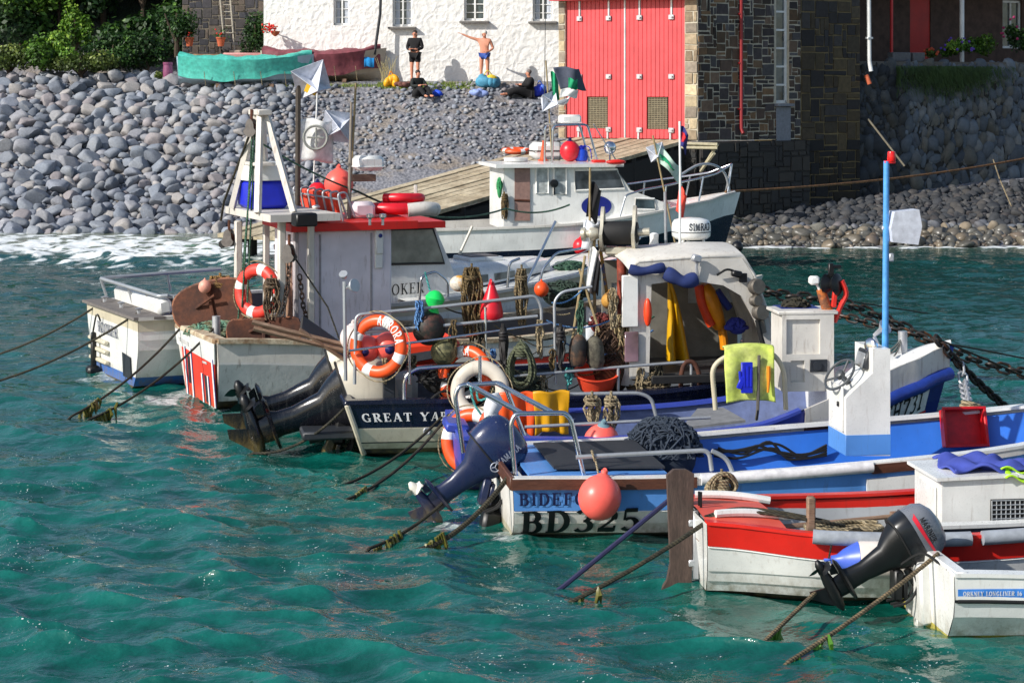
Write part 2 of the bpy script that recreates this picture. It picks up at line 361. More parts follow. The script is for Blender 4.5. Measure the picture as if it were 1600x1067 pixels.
# ------------------------------------------------------------------ hull
class Hull:
    """st: list of (x, keel z, half beam, sheer z, bilge fullness 0..1). rows: from keel up, ('z',z)|('d',below sheer)|('v',v)"""
    def __init__(s, st, L, rake=0., stem=.35, n=36, step=0.):
        s.st = st; s.L = L; s.rake = rake; s.stem = stem; s.n = n
        s.xs = [L*i/(n-1) for i in range(n)]
    def par(s, x):
        st = s.st
        for i in range(len(st)-1):
            if x <= st[i+1][0] or i == len(st)-2:
                t = (x-st[i][0])/(st[i+1][0]-st[i][0]); t = min(1, max(0, t))
                a = st[max(0, i-1)]; b = st[i]; c = st[i+1]; d = st[min(len(st)-1, i+2)]
                return [.5*((2*b[k])+(c[k]-a[k])*t+(2*a[k]-5*b[k]+4*c[k]-d[k])*t*t+(3*b[k]-a[k]-3*c[k]+d[k])*t**3) for k in range(1, 5)]
    def pt(s, x, v, off=0.):               # near side (y<0)
        zk, ys, zs, fu = s.par(x); ys = max(ys, .015)
        yc = ys*fu; zc = zk+(zs-zk)*.12
        y = 2*v*(1-v)*yc+v*v*ys; z = (1-v)**2*zk+2*v*(1-v)*zc+v*v*zs
        xx = x+s.rake*z*max(0, 1-x/.8)
        t = x/s.L; w = max(0, (t-.7)/.3)**2; xx += s.stem*w*(z-zk)
        return Vector((xx, -(y+off), z))
    def vz(s, x, z):
        lo, hi = 0., 1.
        for _ in range(22):
            m = (lo+hi)/2
            if s.pt(x, m).z < z: lo = m
            else: hi = m
        return (lo+hi)/2
    def rowv(s, x, row):
        zs = s.par(x)[2]
        if row[0] == 'v': return row[1]
        return s.vz(x, row[1] if row[0] == 'z' else zs-row[1])
    def shell(s, mb, rows, mis, clink=0.): # mis: material of each strip between rows
        xs = s.xs; nr = len(rows)
        for side in (-1, 1):
            g = []
            for x in xs:
                ln = []
                for k, r in enumerate(rows):
                    v = s.rowv(x, r); p = s.pt(x, v); q = s.pt(x, v, clink*min(1, 6*(1-x/s.L)))
                    ln.append((p, q))
                g.append(ln)
            for k in range(nr-1):
                vs = []
                for i in range(len(xs)):
                    a = g[i][k][1] if clink else g[i][k][0]; b = g[i][k+1][0]
                    for p in (a, b): vs.append(Vector((p.x, p.y*(-side), p.z)))
                fs = []
                for i in range(len(xs)-1):
                    q = (2*i, 2*i+2, 2*i+3, 2*i+1); fs.append(q if side < 0 else q[::-1])
                if clink and k:
                    b0 = len(vs)
                    for i in range(len(xs)):
                        p = g[i][k][0]; vs.append(Vector((p.x, p.y*(-side), p.z)))
                    for i in range(len(xs)-1):
                        q = (b0+i, b0+i+1, 2*i+2, 2*i); fs.append(q if side < 0 else q[::-1])
                if side > 0: vs = [Vector((p.x, p.y, p.z)) for p in vs]
                mb.add(vs, fs, mis[k])
        return mb
    def transom(s, mb, rows, mis, x=0., out=-.004):
        for k in range(len(rows)-1):
            a = s.pt(x, s.rowv(x, rows[k])); b = s.pt(x, s.rowv(x, rows[k+1])); o = Vector((out,0,0))
            mb.add([a+o, b+o, Vector((b.x,-b.y,b.z))+o, Vector((a.x,-a.y,a.z))+o], [(0,1,2,3)], mis[k])
    def inner(s, mb, th, zf, x0, x1, mi=0, mif=0, n=26, below=.0):
        A = []
        for i in range(n):
            x = x0+(x1-x0)*i/(n-1); zs = s.par(x)[2]; top = s.pt(x, s.vz(x, zs-below)); vm = s.vz(x, max(zf, s.pt(x, 0).z)+(zs-zf)*.5); md = s.pt(x, vm); bt = s.pt(x, s.vz(x, zf))
            A.append([Vector((p.x, min(-.01, p.y+th), p.z)) for p in (top, md, bt)])
        for sd in (1, -1):
            vs = [Vector((p.x, p.y*sd, p.z)) for r in A for p in r]; fs = []
            for i in range(n-1):
                for k in range(2):
                    q = (3*i+k, 3*i+k+1, 3*i+k+4, 3*i+k+3); fs.append(q[::-1] if sd > 0 else q)
            mb.add(vs, fs, mi)
        vs = [Vector((r[2].x, r[2].y*sd, r[2].z)) for r in A for sd in (1, -1)]
        mb.add(vs, [(2*i, 2*i+2, 2*i+3, 2*i+1) for i in range(n-1)], mif)
        for i in (0, n-1):
            r = A[i]; vs = [Vector(p) for p in r]+[Vector((p.x, -p.y, p.z)) for p in r[::-1]]
            f = (0,1,2,3,4,5); mb.add(vs, [f if i else f[::-1]], mi)
    def rail(s, mb, x0, x1, wd, ht, dz=0., inset=.0, mi=0, n=26, sides=(-1,1), row=None):   # rectangular moulding swept along the sheer (or another row)
        for sd in sides:
            ring = []
            for i in range(n):
                x = x0+(x1-x0)*i/(n-1); v = 1. if row is None else s.rowv(x, row); p = s.pt(x, v)
                y = p.y; y0 = y-inset; y1 = min(0., y0+wd)
                ring += [Vector((p.x, -sd*y0, p.z+dz)), Vector((p.x, -sd*y0, p.z+dz+ht)), Vector((p.x, -sd*y1, p.z+dz+ht)), Vector((p.x, -sd*y1, p.z+dz))]
            fs = [(0,1,2,3)[::-1], tuple(4*(n-1)+k for k in range(4))]
            for i in range(n-1):
                for k in range(4): fs.append((4*i+k, 4*i+(k+1) % 4, 4*i+4+(k+1) % 4, 4*i+4+k))
            if sd < 0: fs = [f[::-1] for f in fs]
            mb.add([Vector((q.x, q.y, q.z)) for q in ring], fs, mi)
        return mb
    def pad(s, mb, x0, x1, r, dz=0., dy=0., mi=0, n=22, side=-1, m=10, row=None):
        pts = []
        for i in range(n):
            x = x0+(x1-x0)*i/(n-1); p = s.pt(x, 1. if row is None else s.rowv(x, row)); pts.append(Vector((p.x, (p.y-dy)*(-side), p.z+dz)))
        mb.tube(pts, r, m, mi)
    def deck(s, mb, x0, x1, dz=0., camber=.04, mi=0, n=14, m=7, inset=.0):
        g = []
        for i in range(n):
            x = x0+(x1-x0)*i/(n-1); p = s.pt(x, s.vz(x, s.par(x)[2]+min(0, dz)-.001)); zz = s.pt(x, 1.).z+dz
            for j in range(m):
                t = -1+2*j/(m-1); g.append(Vector((p.x, t*(abs(p.y)-inset), zz+camber*(1-t*t))))
        mb.add(g, [(i*m+j, (i+1)*m+j, (i+1)*m+j+1, i*m+j+1) for i in range(n-1) for j in range(m-1)], mi)
    def letters(s, mb, string, x0, z0, h, wide=1., bold=1., mi=0, lift=.006, slope=0., gap=.1, even=False):
        fl = lambda u, v, k: s.pt(x0+u, s.vz(x0+u, z0+slope*u+v), lift+k*.0008)
        text(mb, string, fl, h, wide, bold, gap, mi, even)
def hullobj(h, root, rows, mis, mats, clink=0., name='hull', tm=None):
    mb = MB(); h.shell(mb, rows, mis, clink); h.transom(mb, rows, tm or mis)
    return mb.build(name, mats, root, angle=30)
# ================================================================== SETTING
SUN_AZ = Vector((-.84, -.545)).normalized(); SUN_EL = R(32)

def sstep(a, b, x):
    t = np.clip((x-a)/(b-a), 0, 1); return t*t*(3-2*t)
def gz(x, y):                                # the lie of the land
    x = np.asarray(x, float); y = np.asarray(y, float)
    m = sstep(1.5, 5.5, x)
    ys = (60.6+.25*np.sin(x*.9))*(1-m)+54.9*m
    t = y-ys
    left = np.where(t < 0, t*.18, np.minimum(t*.5, 4.45+np.maximum(0, t-9)*.012))
    left = left+np.where(x < -4, np.maximum(0, y-76.5)*.75, np.maximum(0, y-86)*.6)
    right = np.where(t < 0, t*.12, np.minimum(t*.15, 1.4))+np.maximum(0, y-90)*.6
    z = left*(1-m)+right*m
    return np.clip(z, -2.2, 13)
def _ss(a, b, x):
    t = min(1., max(0., (x-a)/(b-a))); return t*t*(3-2*t)
def gz1(x, y):
    m = _ss(1.5, 5.5, x); ys = (60.6+.25*math.sin(x*.9))*(1-m)+54.9*m; t = y-ys
    l = t*.18 if t < 0 else min(t*.5, 4.45+max(0, t-9)*.012)
    l += max(0, y-76.5)*.75 if x < -4 else max(0, y-86)*.6
    r = (t*.12 if t < 0 else min(t*.15, 1.4))+max(0, y-90)*.6
    return min(13., max(-2.2, l*(1-m)+r*m))

g = MB(); xs = np.concatenate([np.linspace(-400, -26, 14), np.linspace(-24, 24, 130), np.linspace(26, 400, 14)]); ys = np.concatenate([np.linspace(-60, 48, 14), np.linspace(49, 92, 110), np.linspace(94, 500, 20)])
X, Y = np.meshgrid(xs, ys, indexing='ij'); Z = gz(X, Y)
for i in range(len(xs)):
    for j in range(len(ys)): g.v.append((X[i,j], Y[i,j], Z[i,j]))
nj = len(ys)
g.f = [(i*nj+j, (i+1)*nj+j, (i+1)*nj+j+1, i*nj+j+1) for i in range(len(xs)-1) for j in range(nj-1)]; g.m = [0]*len(g.f); g.c = [(1,1,1)]*len(g.f)
n = NT('ground shingle'); v = n.coord(); f = n.noise(v, 5, 8, .7); vo = n.n('ShaderNodeTexVoronoi'); vo.inputs['Scale'].default_value = 9; n.l(v, vo.inputs['Vector'])
sp = n.n('ShaderNodeSeparateXYZ'); n.l(v, sp.inputs[0])
c = n.mix(n.ramp(f, .35, .65), rgb(96,98,106), rgb(138,138,144)); c = n.mix(n.ramp(n.noise(v, .9, 4), .5, .62, 0, .6), c, rgb(140,126,108))
c = n.mix(n.ramp(sp.outputs[2], 5.2, 7.0), c, rgb(34,46,20)); c = n.mix(n.ramp(vo.outputs['Distance'], 0, .25, .45, 1), (.01,.01,.012), c)
n.set(Base_Color=c, Roughness=.9); n.bump(vo.outputs['Distance'], .8, .05)
o = g.build('ground', n.m, angle=180, recentre=False); tag(o, kind='structure')

# ---- water: one sheet of real waves
def water():
    x = np.concatenate([np.arange(-34, -16, .2), np.arange(-16, 16, .055), np.arange(16, 34, .2)]); ya = [9.]
    while ya[-1] < 64: ya.append(ya[-1]+min(.16, .028+max(0, ya[-1]-12)*.0032))
    y = np.array(ya); X, Y = np.meshgrid(x, y, indexing='ij'); Z = np.zeros_like(X); DX = np.zeros_like(X); DY = np.zeros_like(X)
    rs = np.random.RandomState(3)
    damp = 1-.45*sstep(20, 30, Y)
    gust = .75+.25*np.sin(X*.35+Y*.21)*np.sin(X*.17-Y*.3+1.)
    for lo, hi, cnt, amp in ((3.2, 6.0, 7, .0045), (1.2, 3.0, 16, .0052), (.5, 1.2, 32, .0094), (.18, .5, 44, .0100)):
        for _ in range(cnt):
            L = rs.uniform(lo, hi); k = 2*PI/L; a = R(rs.normal(66, 30)); p = rs.uniform(0, 2*PI); A = amp*L*rs.uniform(.6, 1.3)*(.5 if lo > 3 else 1)
            ph = k*(X*math.cos(a)+Y*math.sin(a))+p
            Z += A*np.sin(ph)*(damp if hi < 4 else 1)*gust; DX += 1.0*A*np.cos(ph)*math.cos(a)*damp; DY += 1.0*A*np.cos(ph)*math.sin(a)*damp
    m = sstep(1.5, 5.5, X); shore = (60.6+.25*np.sin(X*.9))*(1-m)+54.9*m
    t = shore-Y                                   # distance out from the waterline
    lft = 1-sstep(-7.0, -3.5, X)
    sh = sstep(-.5, 5, t); Z *= .25+.75*sh
    # one swell turning over on the left-hand beach
    wob = .5*np.sin(X*.7+1)+.3*np.sin(X*1.9)
    Z += lft*.17*np.exp(-((t-9.6-wob*1.4)/1.0)**2)
    # foam: broken water by the beach, and lace round the boats
    nz = np.zeros_like(X)
    for _ in range(40):
        L = rs.uniform(.25, 1.6); k = 2*PI/L; a = rs.uniform(0, PI); nz += np.sin(k*(X*math.cos(a)+Y*math.sin(a)*1.0)+rs.uniform(0, 6.3))*L**.35
    nz /= 4.5
    gb = np.exp(-((t-5.4-1.2*sstep(-14,-9,X))/4.4)**2); foam = lft*.84*sstep(.0, .8, (nz*.9+1.1)*gb-.12)
    ge = np.exp(-((t-.2)/.5)**2); foam = np.maximum(foam, .9*sstep(.1, .8, (nz*.6+.9)*ge-.2))
    for (px, py, r, s) in SPLASH:
        P = W(px, py); d2 = ((X-P.x)/r)**2+((Y-P.y)/(r*1.3))**2
        gg = np.exp(-d2); foam = np.maximum(foam, .56*s*sstep(.1, .8, (nz*.9+.9)*gg-.2)*gg**.3)
    Z += foam*.012*(nz+1)
    murk = lft*sstep(10.5, 7.2, t)*.9+.35*sstep(2, .2, t)
    nx, ny = X.shape; co = np.stack([X+DX, Y+DY, Z], -1).reshape(-1, 3)
    idx = np.arange(nx*ny).reshape(nx, ny); fc = np.stack([idx[:-1,:-1], idx[1:,:-1], idx[1:,1:], idx[:-1,1:]], -1).reshape(-1, 4)
    me = bpy.data.meshes.new('water'); me.vertices.add(len(co)); me.vertices.foreach_set('co', co.ravel())
    me.loops.add(fc.size); me.loops.foreach_set('vertex_index', fc.ravel().astype(np.int32)); me.polygons.add(len(fc))
    me.polygons.foreach_set('loop_start', np.arange(0, fc.size, 4, dtype=np.int32)); me.polygons.foreach_set('loop_total', np.full(len(fc), 4, np.int32)); me.update(calc_edges=True)
    me.polygons.foreach_set('use_smooth', np.ones(len(fc), bool))
    for nm, ar in (('foam', foam), ('murk', murk)):
        at = me.attributes.new(nm, 'FLOAT', 'POINT'); at.data.foreach_set('value', ar.ravel().astype(np.float32))
    n = NT('sea water'); v = n.coord(); v2 = n.coord((1., 1.25, 1))
    fa = n.n('ShaderNodeAttribute'); fa.attribute_name = 'foam'; mu = n.n('ShaderNodeAttribute'); mu.attribute_name = 'murk'
    geo = n.n('ShaderNodeNewGeometry'); sz = n.n('ShaderNodeSeparateXYZ'); n.l(geo.outputs['Position'], sz.inputs[0])
    c = n.mix(n.ramp(n.noise(v2, 1.3, 6, .68), .38, .62), WA, WB)
    c = n.mix(n.ramp(sz.outputs[2], -.02, .11, 0, .45), c, WC)  # higher water tinted lighter: light on the crests put into the colour
    c = n.mix(n.ramp(sz.outputs[1], 22, 46, 0, .75), c, WD)
    c = n.mix(mu.outputs['Fac'], c, rgb(112,122,100))
    fn = n.noise(v, 9, 7, .75); fm = n.n('ShaderNodeMath'); fm.operation = 'MULTIPLY_ADD'; n.l(fn, fm.inputs[0]); fm.inputs[1].default_value = 1.1; n.l(fa.outputs['Fac'], fm.inputs[2])
    sq_ = n.n('ShaderNodeMath'); sq_.operation = 'MULTIPLY'; n.l(n.ramp(n.noise(v, 40, 2, .5), .675, .72), sq_.inputs[0]); n.l(n.ramp(n.noise(v2, .8, 5, .7), .53, .60), sq_.inputs[1])  # small white specks painted on the water as sun glints
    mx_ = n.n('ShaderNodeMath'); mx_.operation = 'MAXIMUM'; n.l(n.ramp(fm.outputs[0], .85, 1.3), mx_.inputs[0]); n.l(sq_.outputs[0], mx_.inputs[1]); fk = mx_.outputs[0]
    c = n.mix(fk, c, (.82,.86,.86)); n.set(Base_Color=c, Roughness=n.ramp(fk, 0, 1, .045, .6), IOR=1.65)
    h = n.n('ShaderNodeMath'); h.operation = 'MULTIPLY_ADD'; n.l(n.noise(v2, 2.6, 4, .5), h.inputs[0]); h.inputs[1].default_value = 1.5
    h2 = n.n('ShaderNodeMath'); h2.operation = 'MULTIPLY_ADD'; n.l(n.noise(v2, 13, 4, .6), h2.inputs[0]); h2.inputs[1].default_value = .12; n.l(h.outputs[0], h2.inputs[2])
    n.bump(h2.outputs[0], .55, .07)
    me.materials.append(n.m); o = bpy.data.objects.new('water', me); COL.objects.link(o); tag(o, kind='structure')
SPLASH = [(300,625,.8,1.), (170,585,.8,.8), (390,640,.7,.5), (150,560,.6,.7), (640,700,.5,.35), (720,825,.45,.9), (770,840,.35,.8), (520,690,.8,.35), (1070,925,.3,.45), (560,660,.6,.4), (745,790,.5,.55), (660,770,.35,.5), (1300,945,.2,.3),(1430,960,.25,.2),(900,850,.5,.25)]
WA, WB, WC, WD = (.001,.050,.038), (.003,.108,.084), (.010,.172,.142), (.002,.042,.038)
water()

# ---- stones
def rock_proto(sub, seed, cuts=11, sq=.75):
    rs = random.Random(seed); bm = bmesh.new(); bmesh.ops.create_icosphere(bm, subdivisions=sub, radius=1.)
    off = Vector((rs.uniform(0,50),)*3)
    for v in bm.verts: v.co *= 1+.16*noise.noise(v.co*1.3+off)
    for _ in range(cuts):
        d = Vector((rs.gauss(0,1), rs.gauss(0,1), rs.gauss(0,1))).normalized(); k = rs.uniform(.5, .82)
        for v in bm.verts:
            t = v.co.dot(d)
            if t > k: v.co -= d*(t-k)*.94
    for v in bm.verts: v.co += v.co*.035*noise.noise(v.co*4+off)
    sx, sy, sz = 1, rs.uniform(.62, .9), rs.uniform(.5, .75)*sq/.75
    for v in bm.verts: v.co = Vector((v.co.x*sx, v.co.y*sy, v.co.z*sz))
    V_ = np.array([v.co[:] for v in bm.verts]); F_ = np.array([[v.index for v in f.verts] for f in bm.faces]); bm.free(); return V_, F_
def stone_mat(name, attr, wet=0.):
    n = NT(name); v = n.coord()
    if attr: a = n.n('ShaderNodeAttribute'); a.attribute_name = 'tint'; base = a.outputs['Color']
    else:
        oi = n.n('ShaderNodeObjectInfo'); cr = n.n('ShaderNodeValToRGB'); e = cr.color_ramp; cols = STONE
        while len(e.elements) < len(cols): e.elements.new(.5)
        for i, c in enumerate(cols): e.elements[i].position = i/len(cols); e.elements[i].color = (*c, 1)
        e.interpolation = 'CONSTANT'; n.l(oi.outputs['Random'], cr.inputs[0]); base = cr.outputs[0]
    f = n.noise(v, 7, 7, .65); c = n.mix(1., base, n.ramp(f, .25, .75, .72, 1.22), 'MULTIPLY')
    c = n.mix(n.ramp(n.noise(v, 2.2, 5), .58, .72, 0, .3), c, rgb(150,146,140))
    n.set(Base_Color=c, Roughness=.85 if not wet else .35); n.bump(f, .35, .02); return n.m
STONE = [rgb(138,143,151), rgb(120,125,134), rgb(152,152,154), rgb(130,135,146), rgb(144,138,140), rgb(106,112,122), rgb(153,149,147), rgb(126,133,144), rgb(145,146,152)]
MROCK = stone_mat('boulder stone', False); MROCKS = stone_mat('shingle stone', True); MWET = stone_mat('wet stone', True, 1.)
big = [rock_proto(3, 40+i) for i in range(12)]; small = [rock_proto(2, 90+i, 5) for i in range(10)]; tiny = [rock_proto(1, 150+i, 3) for i in range(8)]
bigme = []
for i, (vv, ff) in enumerate(big):
    me = bpy.data.meshes.new('boulder'); me.from_pydata(vv.tolist(), [], ff.tolist()); me.materials.append(MROCK); me.polygons.foreach_set('use_smooth', [True]*len(me.polygons)); me.set_sharp_from_angle(angle=R(50)); bigme.append(me)
def merged(name, items, protos, m, label=None):
    vs = []; fs = []; cs = []; k = 0; rs = np.random.RandomState(5)
    for (p, r, e, col) in items:
        V_, F_ = protos[rs.randint(len(protos))]; M = np.array(Euler(e).to_matrix()); vs.append((V_*r)@M.T+np.array(p)); fs.append(F_+k); k += len(V_); cs.append(np.tile(np.array([*col, 1.]), (len(F_)*3, 1)))
    vs = np.concatenate(vs); fs = np.concatenate(fs); me = bpy.data.meshes.new(name); me.from_pydata(vs.tolist(), [], fs.tolist())
    me.polygons.foreach_set('use_smooth', [True]*len(me.polygons)); me.materials.append(m)
    at = me.color_attributes.new('tint', 'FLOAT_COLOR', 'CORNER'); at.data.foreach_set('color', np.concatenate(cs).ravel())
    o = bpy.data.objects.new(name, me); COL.objects.link(o); return tag(o, label, name.replace('_', ' '), kind='stuff')

class Darts:
    def __init__(s, cell): s.c = cell; s.d = {}
    def ok(s, x, y, r, k):
        cx, cy = int(x//s.c), int(y//s.c)
        for i in range(cx-2, cx+3):
            for j in range(cy-2, cy+3):
                for (a, b, q) in s.d.get((i, j), ()):
                    if (a-x)**2+(b-y)**2 < (k*(r+q))**2: return False
        return True
    def put(s, x, y, r): s.d.setdefault((int(x//s.c), int(y//s.c)), []).append((x, y, r))
rs = random.Random(11); D = Darts(.9); stones = []
def size_at(x, y):                            # large boulders on the left, fine shingle to the right
    t = min(1, max(0, (x+11.5)/6.0)); u = min(1, max(0, (y-60)/9.5)); t = t+.25*u*(1-t)
    return .37*(1-t)+.095*t
def covered(x, y):                            # under the slipway and boathouse
    ax = (x-1.74)*-.714-(y-61.8)*-.7; return x > -4.8 and y < 64 and ax > .3
for rr, tries in ((1., 2600), (.7, 5200), (.48, 9000), (.33, 16000), (.22, 24000), (.15, 30000)):
    for _ in range(tries):
        x = rs.uniform(-18.5, 3.2); y = rs.uniform(60.0, 70.4)
        b = size_at(x, y); r = b*rr*rs.uniform(.8, 1.25)
        if r < .065: continue
        if x > -11.6 and y > 69.6: continue
        if x > -9 and y > 69.3: continue
        if covered(x, y): continue
        if D.ok(x, y, r, .57): D.put(x, y, r); stones.append((x, y, r))
def eul(flat=.35): return (rs.gauss(.15, flat), rs.gauss(0, flat), rs.uniform(0, 6.28))
stones.sort(key=lambda q: -q[2]/q[1])
bcol = bpy.data.objects.new
for i, (x, y, r) in enumerate(stones[:300]):
    o = bpy.data.objects.new('boulder', bigme[i % 12]); COL.objects.link(o); o.location = (x, y, gz1(x, y)+r*.33); o.rotation_euler = eul(); o.scale = (r*1.18,)*3
    tag(o, 'big rounded blue-grey boulder lying among others on the sloping beach', 'boulder', 'large boulders on the left of the beach')
def scol(): c = rs.choice(STONE); k = rs.uniform(.8, 1.2); return tuple(min(1, a*k) for a in c)
rest = stones[300:]
med = [((x, y, gz1(x, y)+r*.3), r*1.2, eul(), scol()) for x, y, r in rest if r >= .15]
fine = [((x, y, gz1(x, y)+r*.25), r*1.25, eul(), scol()) for x, y, r in rest if r < .15]
merged('cobbles', med, small, MROCKS, 'mid sized grey cobbles filling the beach between the big boulders')
merged('shingle', fine, tiny, MROCKS, 'fine grey shingle on the middle of the beach')
# right-hand shore under the garden wall
D = Darts(.6); wet = []; dry = []
for rr, tries in ((1., 1200), (.7, 3500), (.45, 7000), (.3, 9000)):
    for _ in range(tries):
        x = rs.uniform(5.2, 18); y = rs.uniform(54.6, 66.5); r = .21*rr*rs.uniform(.6, 1.35)
        if y < 54.9+.25*math.sin(x*2): continue
        wl = 58.6+(x-5.4)*.47
        if y > wl+.1: continue
        if y > 57.5 and rr > .8 : r *= .8
        if D.ok(x, y, r, .62):
            D.put(x, y, r); c = scol(); k = .40 if y < 56.4 else (.54 if y < 57.4 else .18)  # wet edge darker; behind it shade is put into the stone colour
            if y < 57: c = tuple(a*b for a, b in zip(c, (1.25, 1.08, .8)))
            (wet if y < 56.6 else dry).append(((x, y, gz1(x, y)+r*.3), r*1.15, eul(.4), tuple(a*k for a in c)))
merged('shore_stones', dry, small, MROCKS, 'grey stones with shade painted in at the foot of the garden wall')
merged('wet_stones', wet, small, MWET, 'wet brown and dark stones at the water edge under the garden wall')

# ---- masonry
def rects(w, h, rnd, cell, mx=4, my=3, holes=()):
    nx = max(1, int(round(w/cell))); ny = max(1, int(round(h/cell))); occ = np.zeros((nx, ny), bool); out = []
    for (u0, v0, u1, v1) in holes:
        for i in range(nx):
            for j in range(ny):
                if u0-.3*cell < (i+.5)*w/nx < u1+.3*cell and v0-.3*cell < (j+.5)*h/ny < v1+.3*cell: occ[i, j] = True
    for j in range(ny):
        for i in range(nx):
            if occ[i, j]: continue
            a = rnd.choice([1,2,2,3,3,mx]); b = rnd.choice([1,1,2,2,my])
            while a > 1 and (i+a > nx or occ[i:i+a, j].any()): a -= 1
            while b > 1 and (j+b > ny or occ[i:i+a, j:j+b].any()): b -= 1
            occ[i:i+a, j:j+b] = True; out.append((i*w/nx, j*h/ny, (i+a)*w/nx, (j+b)*h/ny))
    return out
def masonry(mb, o, u, w, h, cols, rnd, cell=.13, gap=.014, relief=.022, mi=0, holes=(), mx=4, my=3, tone=None, up=Vector((0,0,1))):
    o = Vector(o); u = Vector(u).normalized(); nrm = u.cross(up)
    for (a, b, c, d) in rects(w, h, rnd, cell, mx, my, holes):
        g0 = gap*rnd.uniform(.6, 1.4); col = rnd.choice(cols); k = rnd.uniform(.7, 1.25)
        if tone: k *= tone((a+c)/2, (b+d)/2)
        col = tuple(min(1, q*k) for q in col); rel = relief*rnd.uniform(.5, 1.3); sl = .012
        P = [(a+g0, b+g0), (c-g0, b+g0), (c-g0, d-g0), (a+g0, d-g0)]; P = [(x+rnd.uniform(-.016,.016), y+rnd.uniform(-.014,.014)) for x, y in P]
        cx, cy = (a+c)/2, (b+d)/2; I = [(x+(cx-x)*min(.3, sl*2/max(.04, c-a)), y+(cy-y)*min(.3, sl*2/max(.04, d-b))) for x, y in P]
        vs = [o+u*x+up*y for x, y in P]+[o+u*x+up*y+nrm*rel*rnd.uniform(.8, 1.2) for x, y in I]
        mb.add(vs, [(4,5,6,7), (0,1,5,4), (1,2,6,5), (2,3,7,6), (3,0,4,7)], mi, col)
def panel(mb, o, u, w, h, th, holes=(), mi=0, rev=None, up=Vector((0,0,1)), sub=0):   # flat wall with openings and their reveals; front faces u x up
    o = Vector(o); u = Vector(u).normalized(); nrm = u.cross(up); us = sorted({0, w, *[x for q in holes for x in (q[0], q[2])]}); vs = sorted({0, h, *[x for q in holes for x in (q[1], q[3])]})
    us = [x for x in us if 0 <= x <= w]; vs = [x for x in vs if 0 <= x <= h]
    P = lambda a, b, d=0: o+u*a+up*b-nrm*d
    for i in range(len(us)-1):
        for j in range(len(vs)-1):
            cx, cy = (us[i]+us[i+1])/2, (vs[j]+vs[j+1])/2
            if any(q[0] < cx < q[2] and q[1] < cy < q[3] for q in holes): continue
            mb.add([P(us[i],vs[j]), P(us[i+1],vs[j]), P(us[i+1],vs[j+1]), P(us[i],vs[j+1])], [(0,1,2,3)], mi)
    for (a, b, c, d) in holes:
        for (p, q) in (((a,b),(c,b)), ((c,b),(c,d)), ((c,d),(a,d)), ((a,d),(a,b))):
            mb.add([P(*p), P(*q), P(*q, th), P(*p, th)], [(0,1,2,3)], mi if rev is None else rev)
    mb.add([P(0,0,th), P(w,0,th), P(w,h,th), P(0,h,th)], [(3,2,1,0)], mi)
    mb.add([P(0,0), P(0,h), P(0,h,th), P(0,0,th)], [(0,1,2,3)], mi); mb.add([P(w,0), P(w,h), P(w,h,th), P(w,0,th)], [(3,2,1,0)], mi)
    mb.add([P(0,h), P(w,h), P(w,h,th), P(0,h,th)], [(0,1,2,3)], mi)

# ---- whitewashed cottage
UP = Vector((0,0,1)); CA = R(-4)
n = NT('whitewashed rubble'); v = n.coord(); f = n.noise(v, 4.2, 7, .62); vo = n.n('ShaderNodeTexVoronoi'); vo.feature = 'SMOOTH_F1'; vo.inputs['Scale'].default_value = 5.2; vo.inputs['Smoothness'].default_value = .35
vd = n.n('ShaderNodeVectorMath'); vd.operation = 'MULTIPLY_ADD'; nn = n.n('ShaderNodeTexNoise'); nn.inputs['Scale'].default_value = 2.; n.l(v, nn.inputs['Vector']); n.l(nn.outputs['Color'], vd.inputs[0]); vd.inputs[1].default_value = (.6,.6,.6); n.l(v, vd.inputs[2]); n.l(vd.outputs[0], vo.inputs['Vector'])
hh = n.n('ShaderNodeMath'); hh.operation = 'MULTIPLY_ADD'; n.l(f, hh.inputs[0]); hh.inputs[1].default_value = 1.3; n.l(vo.outputs['Distance'], hh.inputs[2])
c = n.mix(n.ramp(f, .3, .7), rgb(226,224,220), rgb(240,238,234)); sp = n.n('ShaderNodeSeparateXYZ'); n.l(v, sp.inputs[0])
gr = n.n('ShaderNodeMath'); gr.operation = 'MULTIPLY'; n.l(n.ramp(sp.outputs[2], .9, 0.), gr.inputs[0]); n.l(n.ramp(n.noise(v, 5, 5), .45, .65), gr.inputs[1])
c = n.mix(gr.outputs[0], c, rgb(170,160,140)); n.set(Base_Color=c, Roughness=.85); n.bump(hh.outputs[0], .55, .055); WHITEWASH = n.m
WHITE = paint('white joinery', rgb(232,232,230), .5, .12); GLASS = glass_mat('window glass'); SLATE = twotone('slate', rgb(70,70,76), rgb(96,94,98), 6, stretch=(1,1,1)); SILL = plain('slate sill', rgb(120,116,112), .8)
cu = Vector((math.cos(CA), math.sin(CA), 0)); co = Q(412, 130, 71.); co.z = 3.9
cot = thing('cottage', 'whitewashed rubble stone cottage with small white windows behind the beach', 'house', co, 0)
def cu_of(px): return (Q(px, 60, 70.6).x-co.x)/math.cos(CA)
def cz(py): return H-(py-YH)*70.7/F-co.z
holes = []
for (a, b, bot) in ((520,545,40), (613,644,42), (725,758,33), (832,864,34)): holes.append((cu_of(a), cz(bot), cu_of(b), cz(bot)+1.15))
cw = cu_of(905); wall = MB(); panel(wall, co, cu, cw, 4.6, .38, holes)
gab = [co+UP*4.6, co+cu*cw+UP*4.6, co+cu*cw+UP*6.5, co+cu*2.6+UP*6.5]
wall.build('wall', WHITEWASH, cot, world=True, angle=20)
gm = MB(); nrm = cu.cross(UP); back = -nrm*6
p = [co-nrm*.38+cu*.002, co-nrm*6.4+cu*.002]
gm.add([p[0], p[1], p[1]+UP*4.6, p[0]+UP*4.6], [(0,1,2,3)]); q = [x+cu*(cw-.004) for x in p]; gm.add([q[0], q[1], q[1]+UP*4.6, q[0]+UP*4.6], [(3,2,1,0)])
